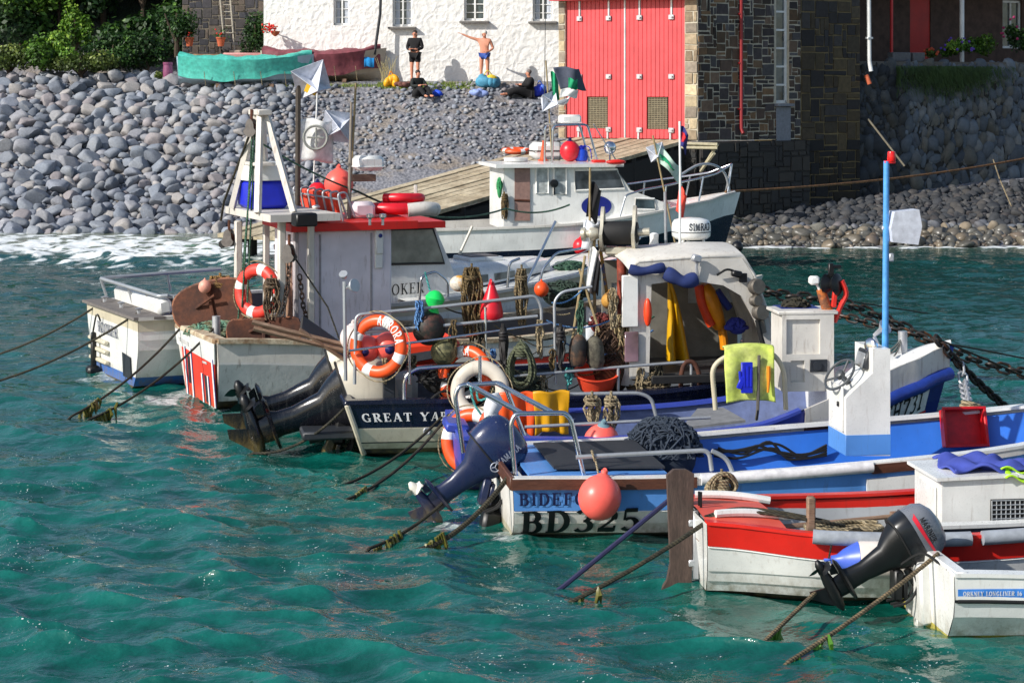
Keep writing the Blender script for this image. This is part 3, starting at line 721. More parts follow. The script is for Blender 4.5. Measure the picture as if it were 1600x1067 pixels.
gm.build('gable_wall', WHITEWASH, cot, world=True)
rf = MB(); e0 = co+nrm*.30-cu*.25+UP*4.62; e1 = co+nrm*.30+cu*(cw+.1)+UP*4.62; r0 = e0-nrm*3.5+UP*3.; r1 = e1-nrm*3.5+UP*3.; b0 = r0-nrm*3.5-UP*3; b1 = r1-nrm*3.5-UP*3
rf.slab([e0, e1, r1, r0], .12); rf.slab([r0, r1, b1, b0], .12); rf.build('roof', SLATE, cot, world=True)
for i, hq in enumerate(holes):
    a, b, c_, d = hq; fr = MB(); dp = .22; P = lambda u_, v_, k=dp: co+cu*u_+UP*v_-nrm*k
    rm = Matrix.Rotation(CA, 3, 'Z')
    for (uu, vv, ww, hh_) in (((a+c_)/2, b+.04, c_-a, .08), ((a+c_)/2, d-.04, c_-a, .08), (a+.035, (b+d)/2, .07, d-b), (c_-.035, (b+d)/2, .07, d-b), ((a+c_)/2, (b+d)/2, .06, d-b)): fr.box(P(uu, vv), (ww, .06, hh_), rm, .006)
    for k in (1, 2, 3): fr.box(P((a+c_)/2, b+(d-b)*k/4, dp+.005), (c_-a, .03, .03), rm, .004)
    w_ = fr.build('window', WHITE, cot, world=True)
    gl = MB(); gl.add([P(a, b, dp+.035), P(c_, b, dp+.035), P(c_, d, dp+.035), P(a, d, dp+.035)], [(0,1,2,3)]); gl.build('pane', GLASS, w_, world=True)
    cb = MB()
    for sd, x0, x1 in ((0, a+.08, a+.08+(c_-a)*.22), (1, c_-.08-(c_-a)*.22, c_-.08)): cb.grid(lambda s_, t_: P(x0+(x1-x0)*s_, b+.08+(d-b-.1)*t_, dp+.028+.01*math.sin(s_*20)), 12, 3)
    if i in (0, 1, 3): cb.build('curtain', plain('white curtain', rgb(200,206,216), .9), w_, world=True)
    if i: sl = MB(); sl.box(P((a+c_)/2, b-.05, -.06), (c_-a+.28, .34, .07), rm, .01); sl.build('sill', SILL, w_, world=True)
dpp = MB(); dpp.tube([Q(596, -40, 70.3), Q(594, 22, 70.3), Q(585, 86, 70.2)], .05, 10); dpp.build('drainpipe', plain('black iron', rgb(40,42,48), .6), cot, world=True)
hb = thing('hanging_basket', 'hanging basket of red flowers on the left corner of the cottage', 'flower basket', Q(418,45,70.4))
MR = plain('red petals', rgb(210,40,30), .7); MG = plain('leaf green', rgb(60,96,34), .7); TERRA = plain('terracotta', rgb(190,96,62), .85)
b_ = MB(); b_.tube([Q(412,42,70.85), Q(434,42,70.4)], .02, 6); b_.lathe([(.03,-.16),(.13,-.08),(.17,.02)], Q(430,50,70.4), n=12); b_.build('bracket', TERRA, hb, world=True)
b_ = MB()
for _ in range(40): p = Q(420,44,70.4)+Vector((rs.gauss(0,.12), rs.gauss(0,.1), rs.gauss(0,.08))); b_.ell(p, .035, n=6, m=4)
b_.build('flowers', MR, hb, world=True)
b_ = MB()
for k in range(4): b_.torus(Q(418+jit(5), 44+jit(4), 70.5), .12, .012, (jit(1), 1, jit(1)), 14, 5)
b_.build('foliage', MG, hb, world=True)

# ---- red boathouse
C0 = Q(1090, 220, 57.5); ang = R(150); du = Vector((math.cos(ang), math.sin(ang), 0))     # door face runs left and back from the near corner
lw = 4.45; su = Vector((.82, .57, 0)).normalized(); base = C0.z
bh = thing('boathouse', 'stone lifeboat house with tall red double doors beside the cottage', 'boathouse', (C0.x, C0.y, base))
STN = [rgb(54,48,44), rgb(76,66,60), rgb(90,78,68), rgb(62,60,64), rgb(72,74,80), rgb(100,82,62), rgb(54,52,56), rgb(82,70,56)]
MSTONE = plain('dressed rubble', (1,1,1), .85, attr=True, var=.35, scale=9, bump=.5); MORTAR = plain('pale mortar', rgb(186,178,160), .9)
STN = [tuple(x*k_*m_ for x, m_ in zip(c_, (1.12, 1., .88))) for c_ in STN for k_ in (.75, 1.25)]
LIT = [rgb(176,156,124), rgb(160,142,116), rgb(190,172,140), rgb(150,132,108), rgb(138,126,112)]
fo = C0+du*lw; fu = -du; fn = fu.cross(UP)                    # face origin at its left end
dx0, dx1, dh = .22, 4.05, 4.0
bw = MB(); panel(bw, Vector((fo.x, fo.y, base)), fu, lw, 9., .5, [(dx0, 0, dx1, dh)], 0)
panel(bw, Vector((C0.x, C0.y, base-.02)), su, 3.9, 9., .5, [(2.95, 1.05, 3.45, 4.6)], 0)
bk = C0+su*3.9; bw.add([Vector((bk.x,bk.y,base))-UP*.02, Vector((bk.x,bk.y,base))+du*lw, Vector((bk.x,bk.y,base+9))+du*lw, Vector((bk.x,bk.y,base+9))], [(0,1,2,3)])
bw.add([fo, fo+su*3.9, fo+su*3.9+UP*9, fo+UP*9], [(3,2,1,0)])
bw.build('wall', MORTAR, bh, world=True)
ms = MB(); rnd = random.Random(5)
masonry(ms, Vector((C0.x, C0.y, base))+su.cross(UP)*.002, su, 3.9, 4.9, STN, rnd, .115, holes=[(2.95,1.05,3.45,4.6)])
ms.build('stone_facing', MSTONE, bh, world=True, angle=25)
for x0, x1 in ((0., dx0), (dx1, lw)):
    ms = MB(); masonry(ms, Vector((fo.x, fo.y, base))+fu*x0+fn*.002, fu, x1-x0, 4.9, LIT, rnd, .16, mx=2, my=2)
    ms.build('quoins', MSTONE, bh, world=True, angle=25)
RED = paint('red door paint', rgb(216,74,79), .45, .22, (.3,.10,.09), bump=.05); REDD = paint('red gloss', rgb(206,40,44), .4, .2)
hd = MB(); hd.box(fo+fu*(lw/2-.1)+fn*.16+UP*(dh+.28), (lw+.1, .32, .56), Matrix.Rotation(ang-PI, 3, 'Z'), .01); hd.box(fo+fu*(lw/2-.1)+fn*.16+UP*(dh+2.2), (lw-.3, .12, 2.2), Matrix.Rotation(ang-PI, 3, 'Z'), .01); hd.build('door_header', RED, bh, world=True)
GALV = paint('galvanised steel', rgb(196,198,202), .4, .25, metal=.6); MESH = plain('wire mesh', rgb(150,140,116), .6, .3); DARK = plain('dark void', rgb(14,14,16), .9)
rmd = Matrix.Rotation(ang-PI, 3, 'Z'); xm = (dx0+dx1)/2
for k, (a, b) in enumerate(((dx0, xm-.015), (xm+.015, dx1))):
    dm = MB(); npl = 14; hx0 = a+(b-a)*(.37 if k == 0 else .36); hx1 = hx0+.62; hz0, hz1 = .30, 1.22
    for i in range(npl):
        u0 = a+(b-a)*i/npl; u1 = a+(b-a)*(i+1)/npl
        segs = [(0.03, dh)]
        if u1 > hx0+.02 and u0 < hx1-.02: segs = [(0.03, hz0), (hz1, dh)]
        for z0, z1 in segs: dm.box(fo+fu*(u0+u1)/2+fn*-.10+UP*(z0+z1)/2, (u1-u0-.006, .06, z1-z0), rmd, .008)
    d_ = dm.build('door', RED, bh, world=True)
    ww = MB(); ww.box(fo+fu*(hx0+hx1)/2-fn*.22+UP*(hz0+hz1)/2, (.7, .02, 1.), rmd, .002); w_ = ww.build('hatch', DARK, d_, world=True)
    ww = MB()
    for i in range(13): u_ = hx0+.02+(hx1-hx0-.04)*i/12; ww.tube([fo+fu*u_-fn*.125+UP*hz0, fo+fu*u_-fn*.125+UP*hz1], .011, 5)
    for i in range(17): z_ = hz0+.03+(hz1-hz0-.06)*i/16; ww.tube([fo+fu*hx0-fn*.128+UP*z_, fo+fu*hx1-fn*.128+UP*z_], .011, 5)
    ww.build('grille', MESH, w_, world=True)
    for i, fr_ in enumerate((.235, .735) if k == 0 else (.24, .77)):
        for j, z_ in enumerate((dh-.52, dh-2.2, .28)):
            u_ = a+(b-a)*fr_; hw = MB(); hw.box(fo+fu*u_-fn*.05+UP*z_, (.17, .07, .14), rmd, .01); hw.box(fo+fu*(u_+.03)-fn*.0+UP*z_, (.05, .06, .05), rmd, .008)
            if j == 0: hw.box(fo+fu*u_-fn*.055+UP*(z_+.28), (.06, .03, .46), rmd, .006)
            if j == 2: hw.box(fo+fu*(u_-.04)-fn*.055+UP*(z_-.16), (.06, .03, .22), rmd, .006)
            hw.build('door_bolt', GALV, d_, world=True)
sm = MB(); sm.box(fo+fu*xm-fn*.06+UP*(dh/2), (.05, .03, dh-.02), rmd, .004); sm.build('door_seal', GALV, bh, world=True)
wn = MB(); rms = Matrix.Rotation(math.atan2(su.y, su.x), 3, 'Z'); sn = su.cross(UP); wo = Vector((C0.x, C0.y, base-.02))
for (uu, vv, ww_, hh_) in ((3.2,1.09,.5,.09),(2.99,2.8,.08,3.5),(3.41,2.8,.08,3.5)): wn.box(wo+su*uu+UP*vv-sn*.12, (ww_, .06, hh_), rms, .006)
for k in range(1, 7): wn.box(wo+su*3.2+UP*(1.05+k*.53)-sn*.12, (.5, .05, .06), rms, .006)
w_ = wn.build('window', WHITE, bh, world=True); gl = MB(); gl.add([wo+su*2.95+UP*1.05-sn*.14, wo+su*3.45+UP*1.05-sn*.14, wo+su*3.45+UP*4.6-sn*.14, wo+su*2.95+UP*4.6-sn*.14], [(0,1,2,3)]); gl.build('pane', GLASS, w_, world=True)
sl = MB(); sl.box(wo+su*3.2+UP*1.0+sn*.02, (.66, .3, .08), rms, .01); sl.box(wo+su*3.2+UP*.45+sn*.03, (.56, .04, 1.0), rms, .01); sl.build('sill', plain('grey slate hung', rgb(120,124,132), .6), w_, world=True)
pp = MB(); pu = 1.55; pp.tube([wo+su*pu+sn*.08+UP*5., wo+su*pu+sn*.08+UP*.35, wo+su*(pu)+sn*.16+UP*.2], .05, 10)
for z_ in (.9, 2.2, 3.6): pp.box(wo+su*pu+sn*.05+UP*z_, (.16, .1, .05), rms, .006)
pp.build('drainpipe', paint('dark red pipe', rgb(140,26,30), .45, .2), bh, world=True)
rf = MB(); z9 = base+9.
a0 = Vector((C0.x, C0.y, z9)); a1 = a0+du*lw; a2 = a1+su*3.9; a3 = a0+su*3.9; rg0 = (a0+a1)/2+UP*1.8; rg1 = (a2+a3)/2+UP*1.8
rf.slab([a0, a3, rg1, rg0], .15); rf.slab([a1, rg0, rg1, a2], .15); rf.add([a0, rg0, a1], [(0,1,2)]); rf.build('roof', SLATE, bh, world=True)

# quay and garden walls
QST = [rgb(28,27,29), rgb(22,22,25), rgb(36,34,32), rgb(18,20,23), rgb(42,38,34)]  # quay stone colours darkened to carry the shade
qz = -1.0; qw = MB(); qo = Vector((C0.x, C0.y, qz))+su.cross(UP)*.10-du*.05
quay = thing('quay_wall', 'wet stone foundation wall with shade painted in, under the boathouse', 'wall', (C0.x, C0.y, 0))
panel(qw, qo, su, 4.1, base-qz-.05, .6); fq = Vector((fo.x, fo.y, qz))+fn*.1; panel(qw, fq, fu, lw, base-qz-.05, .6)
qw.build('wall_core', plain('wet shade darkened mortar', rgb(46,45,44), .7), quay, world=True)
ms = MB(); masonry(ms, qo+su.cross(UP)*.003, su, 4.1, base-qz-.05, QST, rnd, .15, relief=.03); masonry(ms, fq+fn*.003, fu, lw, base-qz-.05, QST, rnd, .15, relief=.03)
ms.build('stone_facing', plain('wet shade darkened rubble', (1,1,1), .55, attr=True, var=.4, scale=7, bump=.5), quay, world=True, angle=25)
# neighbour house right of the boathouse
NB = Vector((C0.x, C0.y, 0))+su*3.92; nu = Vector((.85, .525, 0)).normalized(); nn_ = nu.cross(UP)
nh = thing('stone_house', 'brown stone house wall with a white drainpipe right of the boathouse', 'house', (NB.x, NB.y, 0))
NST = [rgb(70,63,50), rgb(56,54,53), rgb(80,70,50), rgb(48,48,50), rgb(66,58,44), rgb(44,42,42)]
nl = 2.25; hw = MB(); panel(hw, NB-UP*1, nu, nl, 11, .5); hw.add([NB+nu*nl-UP, NB+nu*nl-nn_*5-UP, NB+nu*nl-nn_*5+UP*10, NB+nu*nl+UP*10], [(0,1,2,3)]); hw.build('wall', plain('ochre mortar', rgb(120,106,76), .9), nh, world=True)
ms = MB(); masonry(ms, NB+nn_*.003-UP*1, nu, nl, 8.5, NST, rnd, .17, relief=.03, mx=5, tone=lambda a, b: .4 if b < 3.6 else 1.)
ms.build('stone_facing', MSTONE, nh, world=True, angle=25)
def on_nb(px, py, off=.06):                # ray against that wall
    d = ray(px, py); C = Vector((0,0,H)); t = (NB-C).dot(nn_)/d.dot(nn_); return C+d*t+nn_*off
pp = MB(); pp.tube([on_nb(1355,-60), on_nb(1356,95), on_nb(1357,112,.12)], .065, 10); pp.box(on_nb(1356,60), (.2,.14,.06), Matrix.Rotation(math.atan2(nu.y,nu.x),3,'Z')); pp.build('drainpipe', WHITE, nh, world=True)
pp = MB(); pp.tube([on_nb(1350,118,.1), on_nb(1352,132,.2)], .07, 10); pp.build('pipe_end', TERRA, nh, world=True)
rf = MB(); rf.slab([NB+nn_*.3+UP*10, NB+nu*(nl+.2)+nn_*.3+UP*10, NB+nu*(nl+.2)-nn_*5+UP*12.5, NB-nn_*5+UP*12.5], .15); rf.build('roof', SLATE, nh, world=True)
# garden retaining wall of rounded boulders
GB = NB+nu*(nl+.003)-nn_*.25; gu = Vector((.845, .535, 0)).normalized(); gn = gu.cross(UP); gl_ = 17.; gt = 5.05
gw = thing('garden_wall', 'retaining wall of big rounded upright stones below the garden', 'wall', (GB.x, GB.y, 0))
q_ = MB(); panel(q_, GB-UP*1, gu, gl_, gt+1-.12, .5); q_.build('wall_core', plain('dark earth joints', rgb(44,44,42), .95), gw, world=True)
cb = []; D = Darts(.5)
for rr, tries in ((.29, 2100), (.2, 5000), (.13, 7000), (.08, 8000)):
    for _ in range(tries):
        a = rs.uniform(0, gl_); b = rs.uniform(-.3, gt-.1); r = rr*rs.uniform(.75, 1.2)*(1.1 if b < 2.6 else .8)
        if D.ok(a*1.35, b*.85, r, .58):
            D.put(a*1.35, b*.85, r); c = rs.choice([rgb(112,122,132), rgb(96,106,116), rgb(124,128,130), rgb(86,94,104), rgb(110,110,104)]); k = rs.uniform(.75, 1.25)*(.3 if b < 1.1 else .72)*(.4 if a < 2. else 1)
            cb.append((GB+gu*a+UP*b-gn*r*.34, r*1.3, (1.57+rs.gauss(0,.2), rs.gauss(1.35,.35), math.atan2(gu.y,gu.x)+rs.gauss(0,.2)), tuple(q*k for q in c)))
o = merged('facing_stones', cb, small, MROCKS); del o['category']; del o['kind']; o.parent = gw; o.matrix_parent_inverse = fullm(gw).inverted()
tr = MB(); tr.slab([GB+UP*gt, GB+gu*gl_+UP*gt, GB+gu*gl_-gn*9+UP*gt, GB-gn*9+UP*gt], -.12); o = tr.build('garden_terrace', plain('terrace paving', rgb(96,92,86), .9)); tag(o, kind='structure')
# small far house behind the terrace
FB = GB-gn*2.6+UP*gt; fh = thing('terrace_house', 'shaded house behind the garden with a dark red door', 'house', FB)
def fbu(px, off=0.):                        # where a pixel column meets that house front (or a line off metres before it)
    d = ray(px, 60); o = FB-gu*1.5+gn*off; C = Vector((0,0,H)); t = (o-C).dot(gn)/d.dot(gn); return (C+d*t-o).dot(gu)
du0 = fbu(1438); wu0 = fbu(1580)
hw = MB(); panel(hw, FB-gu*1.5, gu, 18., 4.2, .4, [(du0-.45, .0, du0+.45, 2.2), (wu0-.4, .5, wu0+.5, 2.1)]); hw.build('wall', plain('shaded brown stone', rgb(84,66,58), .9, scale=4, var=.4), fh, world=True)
rmg = Matrix.Rotation(math.atan2(gu.y,gu.x),3,'Z'); dr = MB(); dr.box(FB-gu*1.5+gu*du0-gn*.06+UP*1.1, (.9,.06,2.2), rmg); dr.build('door', paint('dark red door', rgb(190,24,20), .45, .1), fh, world=True)
wn = MB()
for uu, vv, ww_, hh_ in ((wu0-.36,1.3,.08,1.6),(wu0+.46,1.3,.08,1.6),(wu0+.05,.54,.9,.08),(wu0+.05,1.3,.06,1.6),(wu0+.05,2.06,.9,.08)): wn.box(FB-gu*1.5+gu*uu+UP*vv-gn*.1, (ww_,.06,hh_), rmg, .006)
w_ = wn.build('window', WHITE, fh, world=True); gl = MB(); gl.add([FB-gu*1.5+gu*(wu0+a_)-gn*.13+UP*b_ for a_, b_ in ((-.4,.5),(.5,.5),(.5,2.1),(-.4,2.1))], [(0,1,2,3)]); gl.build('pane', GLASS, w_, world=True)
for k, px in enumerate((1393, 1503)):
    p_ = FB-gu*1.5+gn*1.6+gu*fbu(px, 1.6); pt = MB(); pt.tube([p_, p_+UP*2.5], .05 if k == 0 else .075, 10); pt.build('veranda_post', REDD if k == 0 else WHITE, fh, world=True)
rf = MB(); rf.slab([FB-gu*1.5+gn*1.8+UP*2.55, FB+gu*16.5+gn*1.8+UP*2.55, FB+gu*16.5+UP*3.2, FB-gu*1.5+UP*3.2], .1); rf.build('veranda_roof', plain('veranda timber', rgb(70,60,54), .8), fh, world=True)

# slipway
SL0 = Vector((1.74, 61.8, base)); 
ax = Vector((-.7, -.714, 0)).normalized(); la = fo+fn*.0; ra = C0+du*.25; sp0 = Vector((la.x+.5, la.y-.3, base-.05)); sp1 = Vector((ra.x, ra.y, base-.05))
slip = thing('slipway', 'weathered timber slipway running down from the red doors', 'slipway', (sp0+sp1)/2)
dn = ax-UP*.163; WOOD = twotone('weathered planking', rgb(150,136,110), rgb(196,184,156), 1.6, .35, .65, .85, stretch=(1,1,1)); LEN = 13.
ac = sp1-sp0
for k in range(10):
    pb = MB(); e0 = .004 if k % 3 else .012
    a = sp0+ac*(k/10+e0); b = sp0+ac*((k+1)/10-.004)
    N = 5
    for j in range(N):
        l0 = LEN*j/N+.004; l1 = LEN*(j+1)/N-.004; dz = UP*jit(.008); pb.slab([a+dn*l0+dz, a+dn*l1+dz, b+dn*l1+dz, b+dn*l0+dz], .07 if k not in (0, 4, 9) else .10, 0)
    pb.build('plank', WOOD, slip, world=True)
pl = MB(); TIM = plain('tarred timber', rgb(34,32,30), .8)
for j in range(8):
    for k in (.04, .5, .96):
        p = sp0+ac*k+dn*(LEN*(j+.4)/8); pl.tube([p-UP*.02, Vector((p.x, p.y, gz1(p.x, p.y)-.3))], .12, 8)
for k in (.04, .5, .94): p = sp0+ac*k-UP*.16; pl.tube([p, p+dn*LEN], .1, 6)
pl.slab([sp1-ac*.03-UP*.12, sp1-ac*.03+dn*LEN-UP*.12, sp1-ac*.03+dn*LEN-UP*3.4, sp1-ac*.03-UP*2.6], .06)  # dark sheet standing in for the shadow under the slipway
pl.build('trestle', TIM, slip, world=True)
gantry = thing('platform_bracket', 'pale steel bracket frame jutting from the quay beside the slipway', 'bracket', C0)
pb = MB(); A = Q(1062,224,57.0); B = Q(1121,226,56.6); Cc = Q(1122,236,56.6); E_ = Q(1095,268,57.2)
for a, b in ((A,B),(B,E_),(A+UP*-.12,B+UP*-.1),(Q(1116,240,56.6),E_)): pb.tube([a, b], .045, 6)
pb.build('frame', plain('pale steel', rgb(176,168,140), .6), gantry, world=True)
# ================================================================== BOATS: shared fittings
STEEL = plain('stainless tube', rgb(206,208,212), .22, 1., scale=20, var=.12, bump=0.)
GREYTUBE = paint('galvanised tube', rgb(176,180,184), .45, .3, metal=.5)
GRP = paint('white gelcoat', rgb(236,236,232), .28, .42, (.24,.16,.09), coat=.3)
CREAM = paint('cream gelcoat', rgb(212,204,182), .35, .5, (.18,.11,.05))
NAVY = paint('navy gelcoat', rgb(20,26,48), .25, .3, (.12,.11,.10), coat=.3)
BLUE = paint('bright blue paint', rgb(48,112,210), .32, .22, (.06,.06,.06))
SKYB = paint('mid blue strake paint', rgb(92,150,222), .35, .35, (.10,.07,.05))
DBLUE = paint('dark blue paint', rgb(26,48,128), .35, .3, (.03,.03,.03))
PURP = paint('violet blue gunwale paint', rgb(58,78,176), .38, .3)
REDP = paint('red boat paint', rgb(222,40,30), .34, .25, (.10,.04,.03))
OLDWHITE = paint('worn white paint', rgb(212,208,200), .45, .75, (.16,.09,.05), bump=.3)
GREYIN = plain('grey non-slip deck', rgb(96,102,112), .8)
DGREY = plain('dark grey moulding', rgb(40,44,50), .5)
BLACK = plain('black plastic', rgb(14,15,17), .42, bump=.08)
RUBBER = plain('black rubber', rgb(20,20,21), .75)
BROWN = twotone('brown varnished timber', rgb(70,40,28), rgb(96,58,42), 3, .3, .7, .5, stretch=(1,6,6))
OAK = twotone('weathered oak', rgb(110,84,66), rgb(150,124,104), 2.5, .3, .7, .8, stretch=(1,6,6))
ROPE = rope_mat('pale rope', rgb(176,160,128), rgb(126,112,86)); ROPED = rope_mat('dark weedy rope', rgb(66,60,44), rgb(34,34,26)); ROPEG = rope_mat('green rope', rgb(72,112,88), rgb(40,70,56)); ROPET = rope_mat('turquoise twine', rgb(90,180,176), rgb(60,140,140)); ROPEB = rope_mat('blue twine', rgb(110,160,210), rgb(70,110,170))
CHROME = plain('polished steel', rgb(225,225,228), .12, 1., bump=0.)
BOTTOM = paint('antifouling', rgb(42,36,40), .6, .4)
WEEDY = twotone('waterline growth', rgb(196,180,60), rgb(150,140,80), 8, .35, .65, .7)
RUST = twotone('rusty steel plate', rgb(104,58,36), rgb(62,38,30), 3.2, .3, .65, .85, bump=.6)
ORANGE = plain('orange plastic', rgb(238,84,30), .38, scale=6, var=.12, bump=.1)
PINK = plain('faded pink buoy vinyl', rgb(250,104,92), .36, scale=5, var=.12, bump=.06)
REDV = plain('red vinyl', rgb(212,30,44), .35, scale=5, var=.15, bump=.06)
ROYAL = plain('royal blue plastic', rgb(24,40,190), .4, scale=6, var=.15, bump=.1)
BK = plain('black lettering', rgb(16,15,18), .5, bump=0.); WT = plain('white lettering', rgb(232,232,230), .5, bump=0.)

def steel(root, paths, r, name='rail', m=None, fil=.08):
    for p in paths: b = MB(); b.tube(fillet(p, fil), r, 10); o = b.build(name, m or STEEL, root)
    return o
def outboard(root, piv, tilt, s, cowlm, legm, propm, yaw=0., white=None, tiller=False, fat=1.):
    M = Matrix.Translation(piv) @ Matrix.Rotation(R(yaw), 4, 'Z') @ Matrix.Rotation(R(tilt), 4, 'Y') @ Matrix.Scale(s, 4)
    U = (1,0,0); Vv = (0,1,0); b = MB()
    b.loft([((-.27,0,.16), .27*fat, .19*fat, 3, U, Vv), ((-.26,0,.04), .22*fat, .15*fat, 3, U, Vv), ((-.24,0,-.08), .15*fat, .10*fat, 2.6, U, Vv), ((-.24,0,-.35), .11*fat, .075*fat, 2.4, U, Vv), ((-.25,0,-.5), .12, .065, 2.4, U, Vv), ((-.26,0,-.57), .14, .07, 2.2, U, Vv)], 20)
    b.loft([((-.26,0,-.56), .24, .11, 2.4, U, Vv), ((-.28,0,-.585), .26, .125, 2.4, U, Vv), ((-.3,0,-.60), .22, .10, 2.4, U, Vv)], 20)
    b.loft([((-.24,0,-.58), .13, .035, 2, U, Vv), ((-.24,0,-.72), .12, .04, 2, U, Vv)], 14)
    b.loft([((.02,0,-.76), .01, .01, 2, (0,1,0), (0,0,1)), ((-.04,0,-.76), .045, .045, 2, (0,1,0), (0,0,1)), ((-.2,0,-.755), .072, .075, 2, (0,1,0), (0,0,1)), ((-.36,0,-.75), .066, .066, 2, (0,1,0), (0,0,1)), ((-.46,0,-.75), .05, .05, 2, (0,1,0), (0,0,1))], 14)
    b.prism([(-.06,-.8), (-.30,-.8), (-.36,-.99), (-.27,-1.0)], (0,-.012,0), (1,0,0), (0,0,1), -.024)
    b.prism([(-.37,-.61), (-.5,-.61), (-.47,-.68), (-.40,-.69)], (0,-.012,0), (1,0,0), (0,0,1), -.024)
    b.xf(M); eng = b.build('outboard_motor', legm, root, angle=45)
    c = MB(); k = fat
    c.loft([((-.28,0,.15), .285*k, .20*k, 3, U, Vv), ((-.28,0,.19), .30*k, .215*k, 3, U, Vv), ((-.28,0,.34), .315*k, .225*k, 3, U, Vv), ((-.28,0,.48), .30*k, .21*k, 2.8, U, Vv), ((-.28,0,.57), .255*k, .18*k, 2.6, U, Vv), ((-.27,0,.62), .18*k, .12*k, 2.4, U, Vv), ((-.27,0,.645), .06*k, .05*k, 2, U, Vv)], 28)
    c.xf(M); c.build('cowling', cowlm, eng, angle=60)
    c = MB(); c.loft([((-.28,0,.15), .301*k, .216*k, 3, U, Vv), ((-.28,0,.168), .304*k, .219*k, 3, U, Vv)], 28); c.xf(M); c.build('cowl_seam', RUBBER, eng, angle=60)
    c = MB()
    for yy in (-.15, -.06, .08): c.tube(curve([(.02,yy,.10), (.16,yy*1.2,.06), (.26,yy*1.1,-.10), (.22,yy,-.28)], 4), .016, 6)
    c.tube([(.03,-.17,.10),(.03,.10,.10)], .02, 6); c.xf(M); c.build('hose_bunch', RUBBER, eng)
    if white:
        c = MB(); c.loft([((-.28,0,.335), .321*k, .231*k, 3, U, Vv), ((-.28,0,.48), .307*k, .217*k, 2.8, U, Vv), ((-.28,0,.575), .26*k, .186*k, 2.6, U, Vv), ((-.27,0,.628), .185*k, .125*k, 2.4, U, Vv), ((-.27,0,.655), .06*k, .05*k, 2, U, Vv)], 28); c.xf(M); c.build('cowl_top', white, eng, angle=60)
    p = MB(); p.lathe([(.045,0), (.055,.02), (.05,.12), (.02,.17), (0,.175)], (-.45,0,-.75), (-1,0,0), 14)
    for i in range(3):
        a = 2*PI*i/3+.5; cs, sn_ = math.cos(a), math.sin(a)
        def bl(u, v): 
            r = .04+.125*u; w = (v-.5)*.17*math.sin(PI*(.15+.85*u)**.8)*(1.05-u*.25)
            tw = .6; y = w*math.cos(tw); x = w*math.sin(tw); return Vector((-.52+x, r*cs-y*sn_, -.75+r*sn_+y*cs))
        p.grid(bl, 8, 7)
    p.xf(M); p.build('propeller', propm, eng, angle=60)
    b = MB(); b.box((-.05,0,-.12), (.10,.20,.34), bev=.02); b.box((.03,.07,-.14), (.05,.05,.26), bev=.01); b.box((.03,-.07,-.14), (.05,.05,.26), bev=.01); b.tube([(-.04,-.13,0), (-.04,.13,0)], .03, 10)
    if not tiller: b.xf(Matrix.Translation(piv) @ Matrix.Rotation(R(yaw), 4, 'Z') @ Matrix.Rotation(R(tilt*.25), 4, 'Y') @ Matrix.Scale(s, 4)); b.build('bracket', legm, eng)
    else:
        b.xf(Matrix.Translation(piv) @ Matrix.Rotation(R(yaw), 4, 'Z') @ Matrix.Scale(s, 4)); b.build('bracket', legm, eng)
        t = MB(); t.tube([(-.02,-.06,.06), (.2,-.07,.06), (.36,-.08,.04)], [.035,.03,.03], 10); t.tube([(.36,-.08,.04), (.6,-.09,.03)], [.034,.04], 12); t.xf(M); t.build('tiller_handle', BLACK, eng)
    return eng, M
def cleat(root, p, s=.16):
    b = MB(); x, y, z = p; b.tube([(x-s/2,y,z+.05),(x-s/4,y,z+.065),(x+s/4,y,z+.065),(x+s/2,y,z+.05)], .014, 8); b.tube([(x-.03,y,z-.01),(x-.03,y,z+.06)], .014, 8); b.tube([(x+.03,y,z-.01),(x+.03,y,z+.06)], .014, 8); return b.build('cleat', STEEL, root)
def lifebuoy(c, axis, label, col=None, R_=.295, r=.075, bands=True, word=None, spin=0., wa=100., line=True, group='lifebuoys hung on the boats', rev=False):
    c = Vector(c); axis = Vector(axis).normalized(); lo = c-Vector((0,0,R_+r)); t = thing('lifebuoy', label, 'lifebuoy', lo, 0, group)
    b = MB(); bd = [(k*.25+.04, k*.25+.092, 1) for k in range(4)] if bands else None
    b.torus(c, R_, r, axis, 56, 14, 0, bd, spin, .8); rg = b.build('ring', [col or ORANGE, WT], t, world=True)
    if word:
        q = Vector((0,0,1)).rotation_difference(axis).to_matrix(); u = Vector((0,0,1)); u = (u-axis*u.dot(axis)).normalized(); w = axis.cross(u)
        h = .105; tot = sum(GL[ch][0]+.16 for ch in word)*h*.72
        def fl(x, y, k):
            a = R(wa)-(x-tot/2)/R_*1.0; rr = R_-.05+y; d = ((y-.05)/r); z = r*.8*math.sqrt(max(0, 1-d*d))+.006+k*.0005
            return c+(w*-math.cos(a)*1.+u*math.sin(a))*rr+axis*z if rev else c+(w*math.cos(a)*-1+u*math.sin(a))*rr+axis*z
        m = MB(); text(m, word, fl, h, .72, 1.25, .16, even=True); m.build('lettering', WT, rg, world=True)
    if line:
        q = Vector((0,0,1)).rotation_difference(axis).to_matrix(); pts = []
        for k in range(48):
            a = 2*PI*k/48+spin; pts.append(c+q@Vector(((R_+r+.008+.035*abs(math.sin(2*(a-spin-.06*2*PI))))*math.cos(a), (R_+r+.008+.035*abs(math.sin(2*(a-spin-.06*2*PI))))*math.sin(a), 0)))
        l = MB(); l.tube(pts, .008, 5, closed=True); l.build('grab_line', ROPE, rg, world=True)
    return t
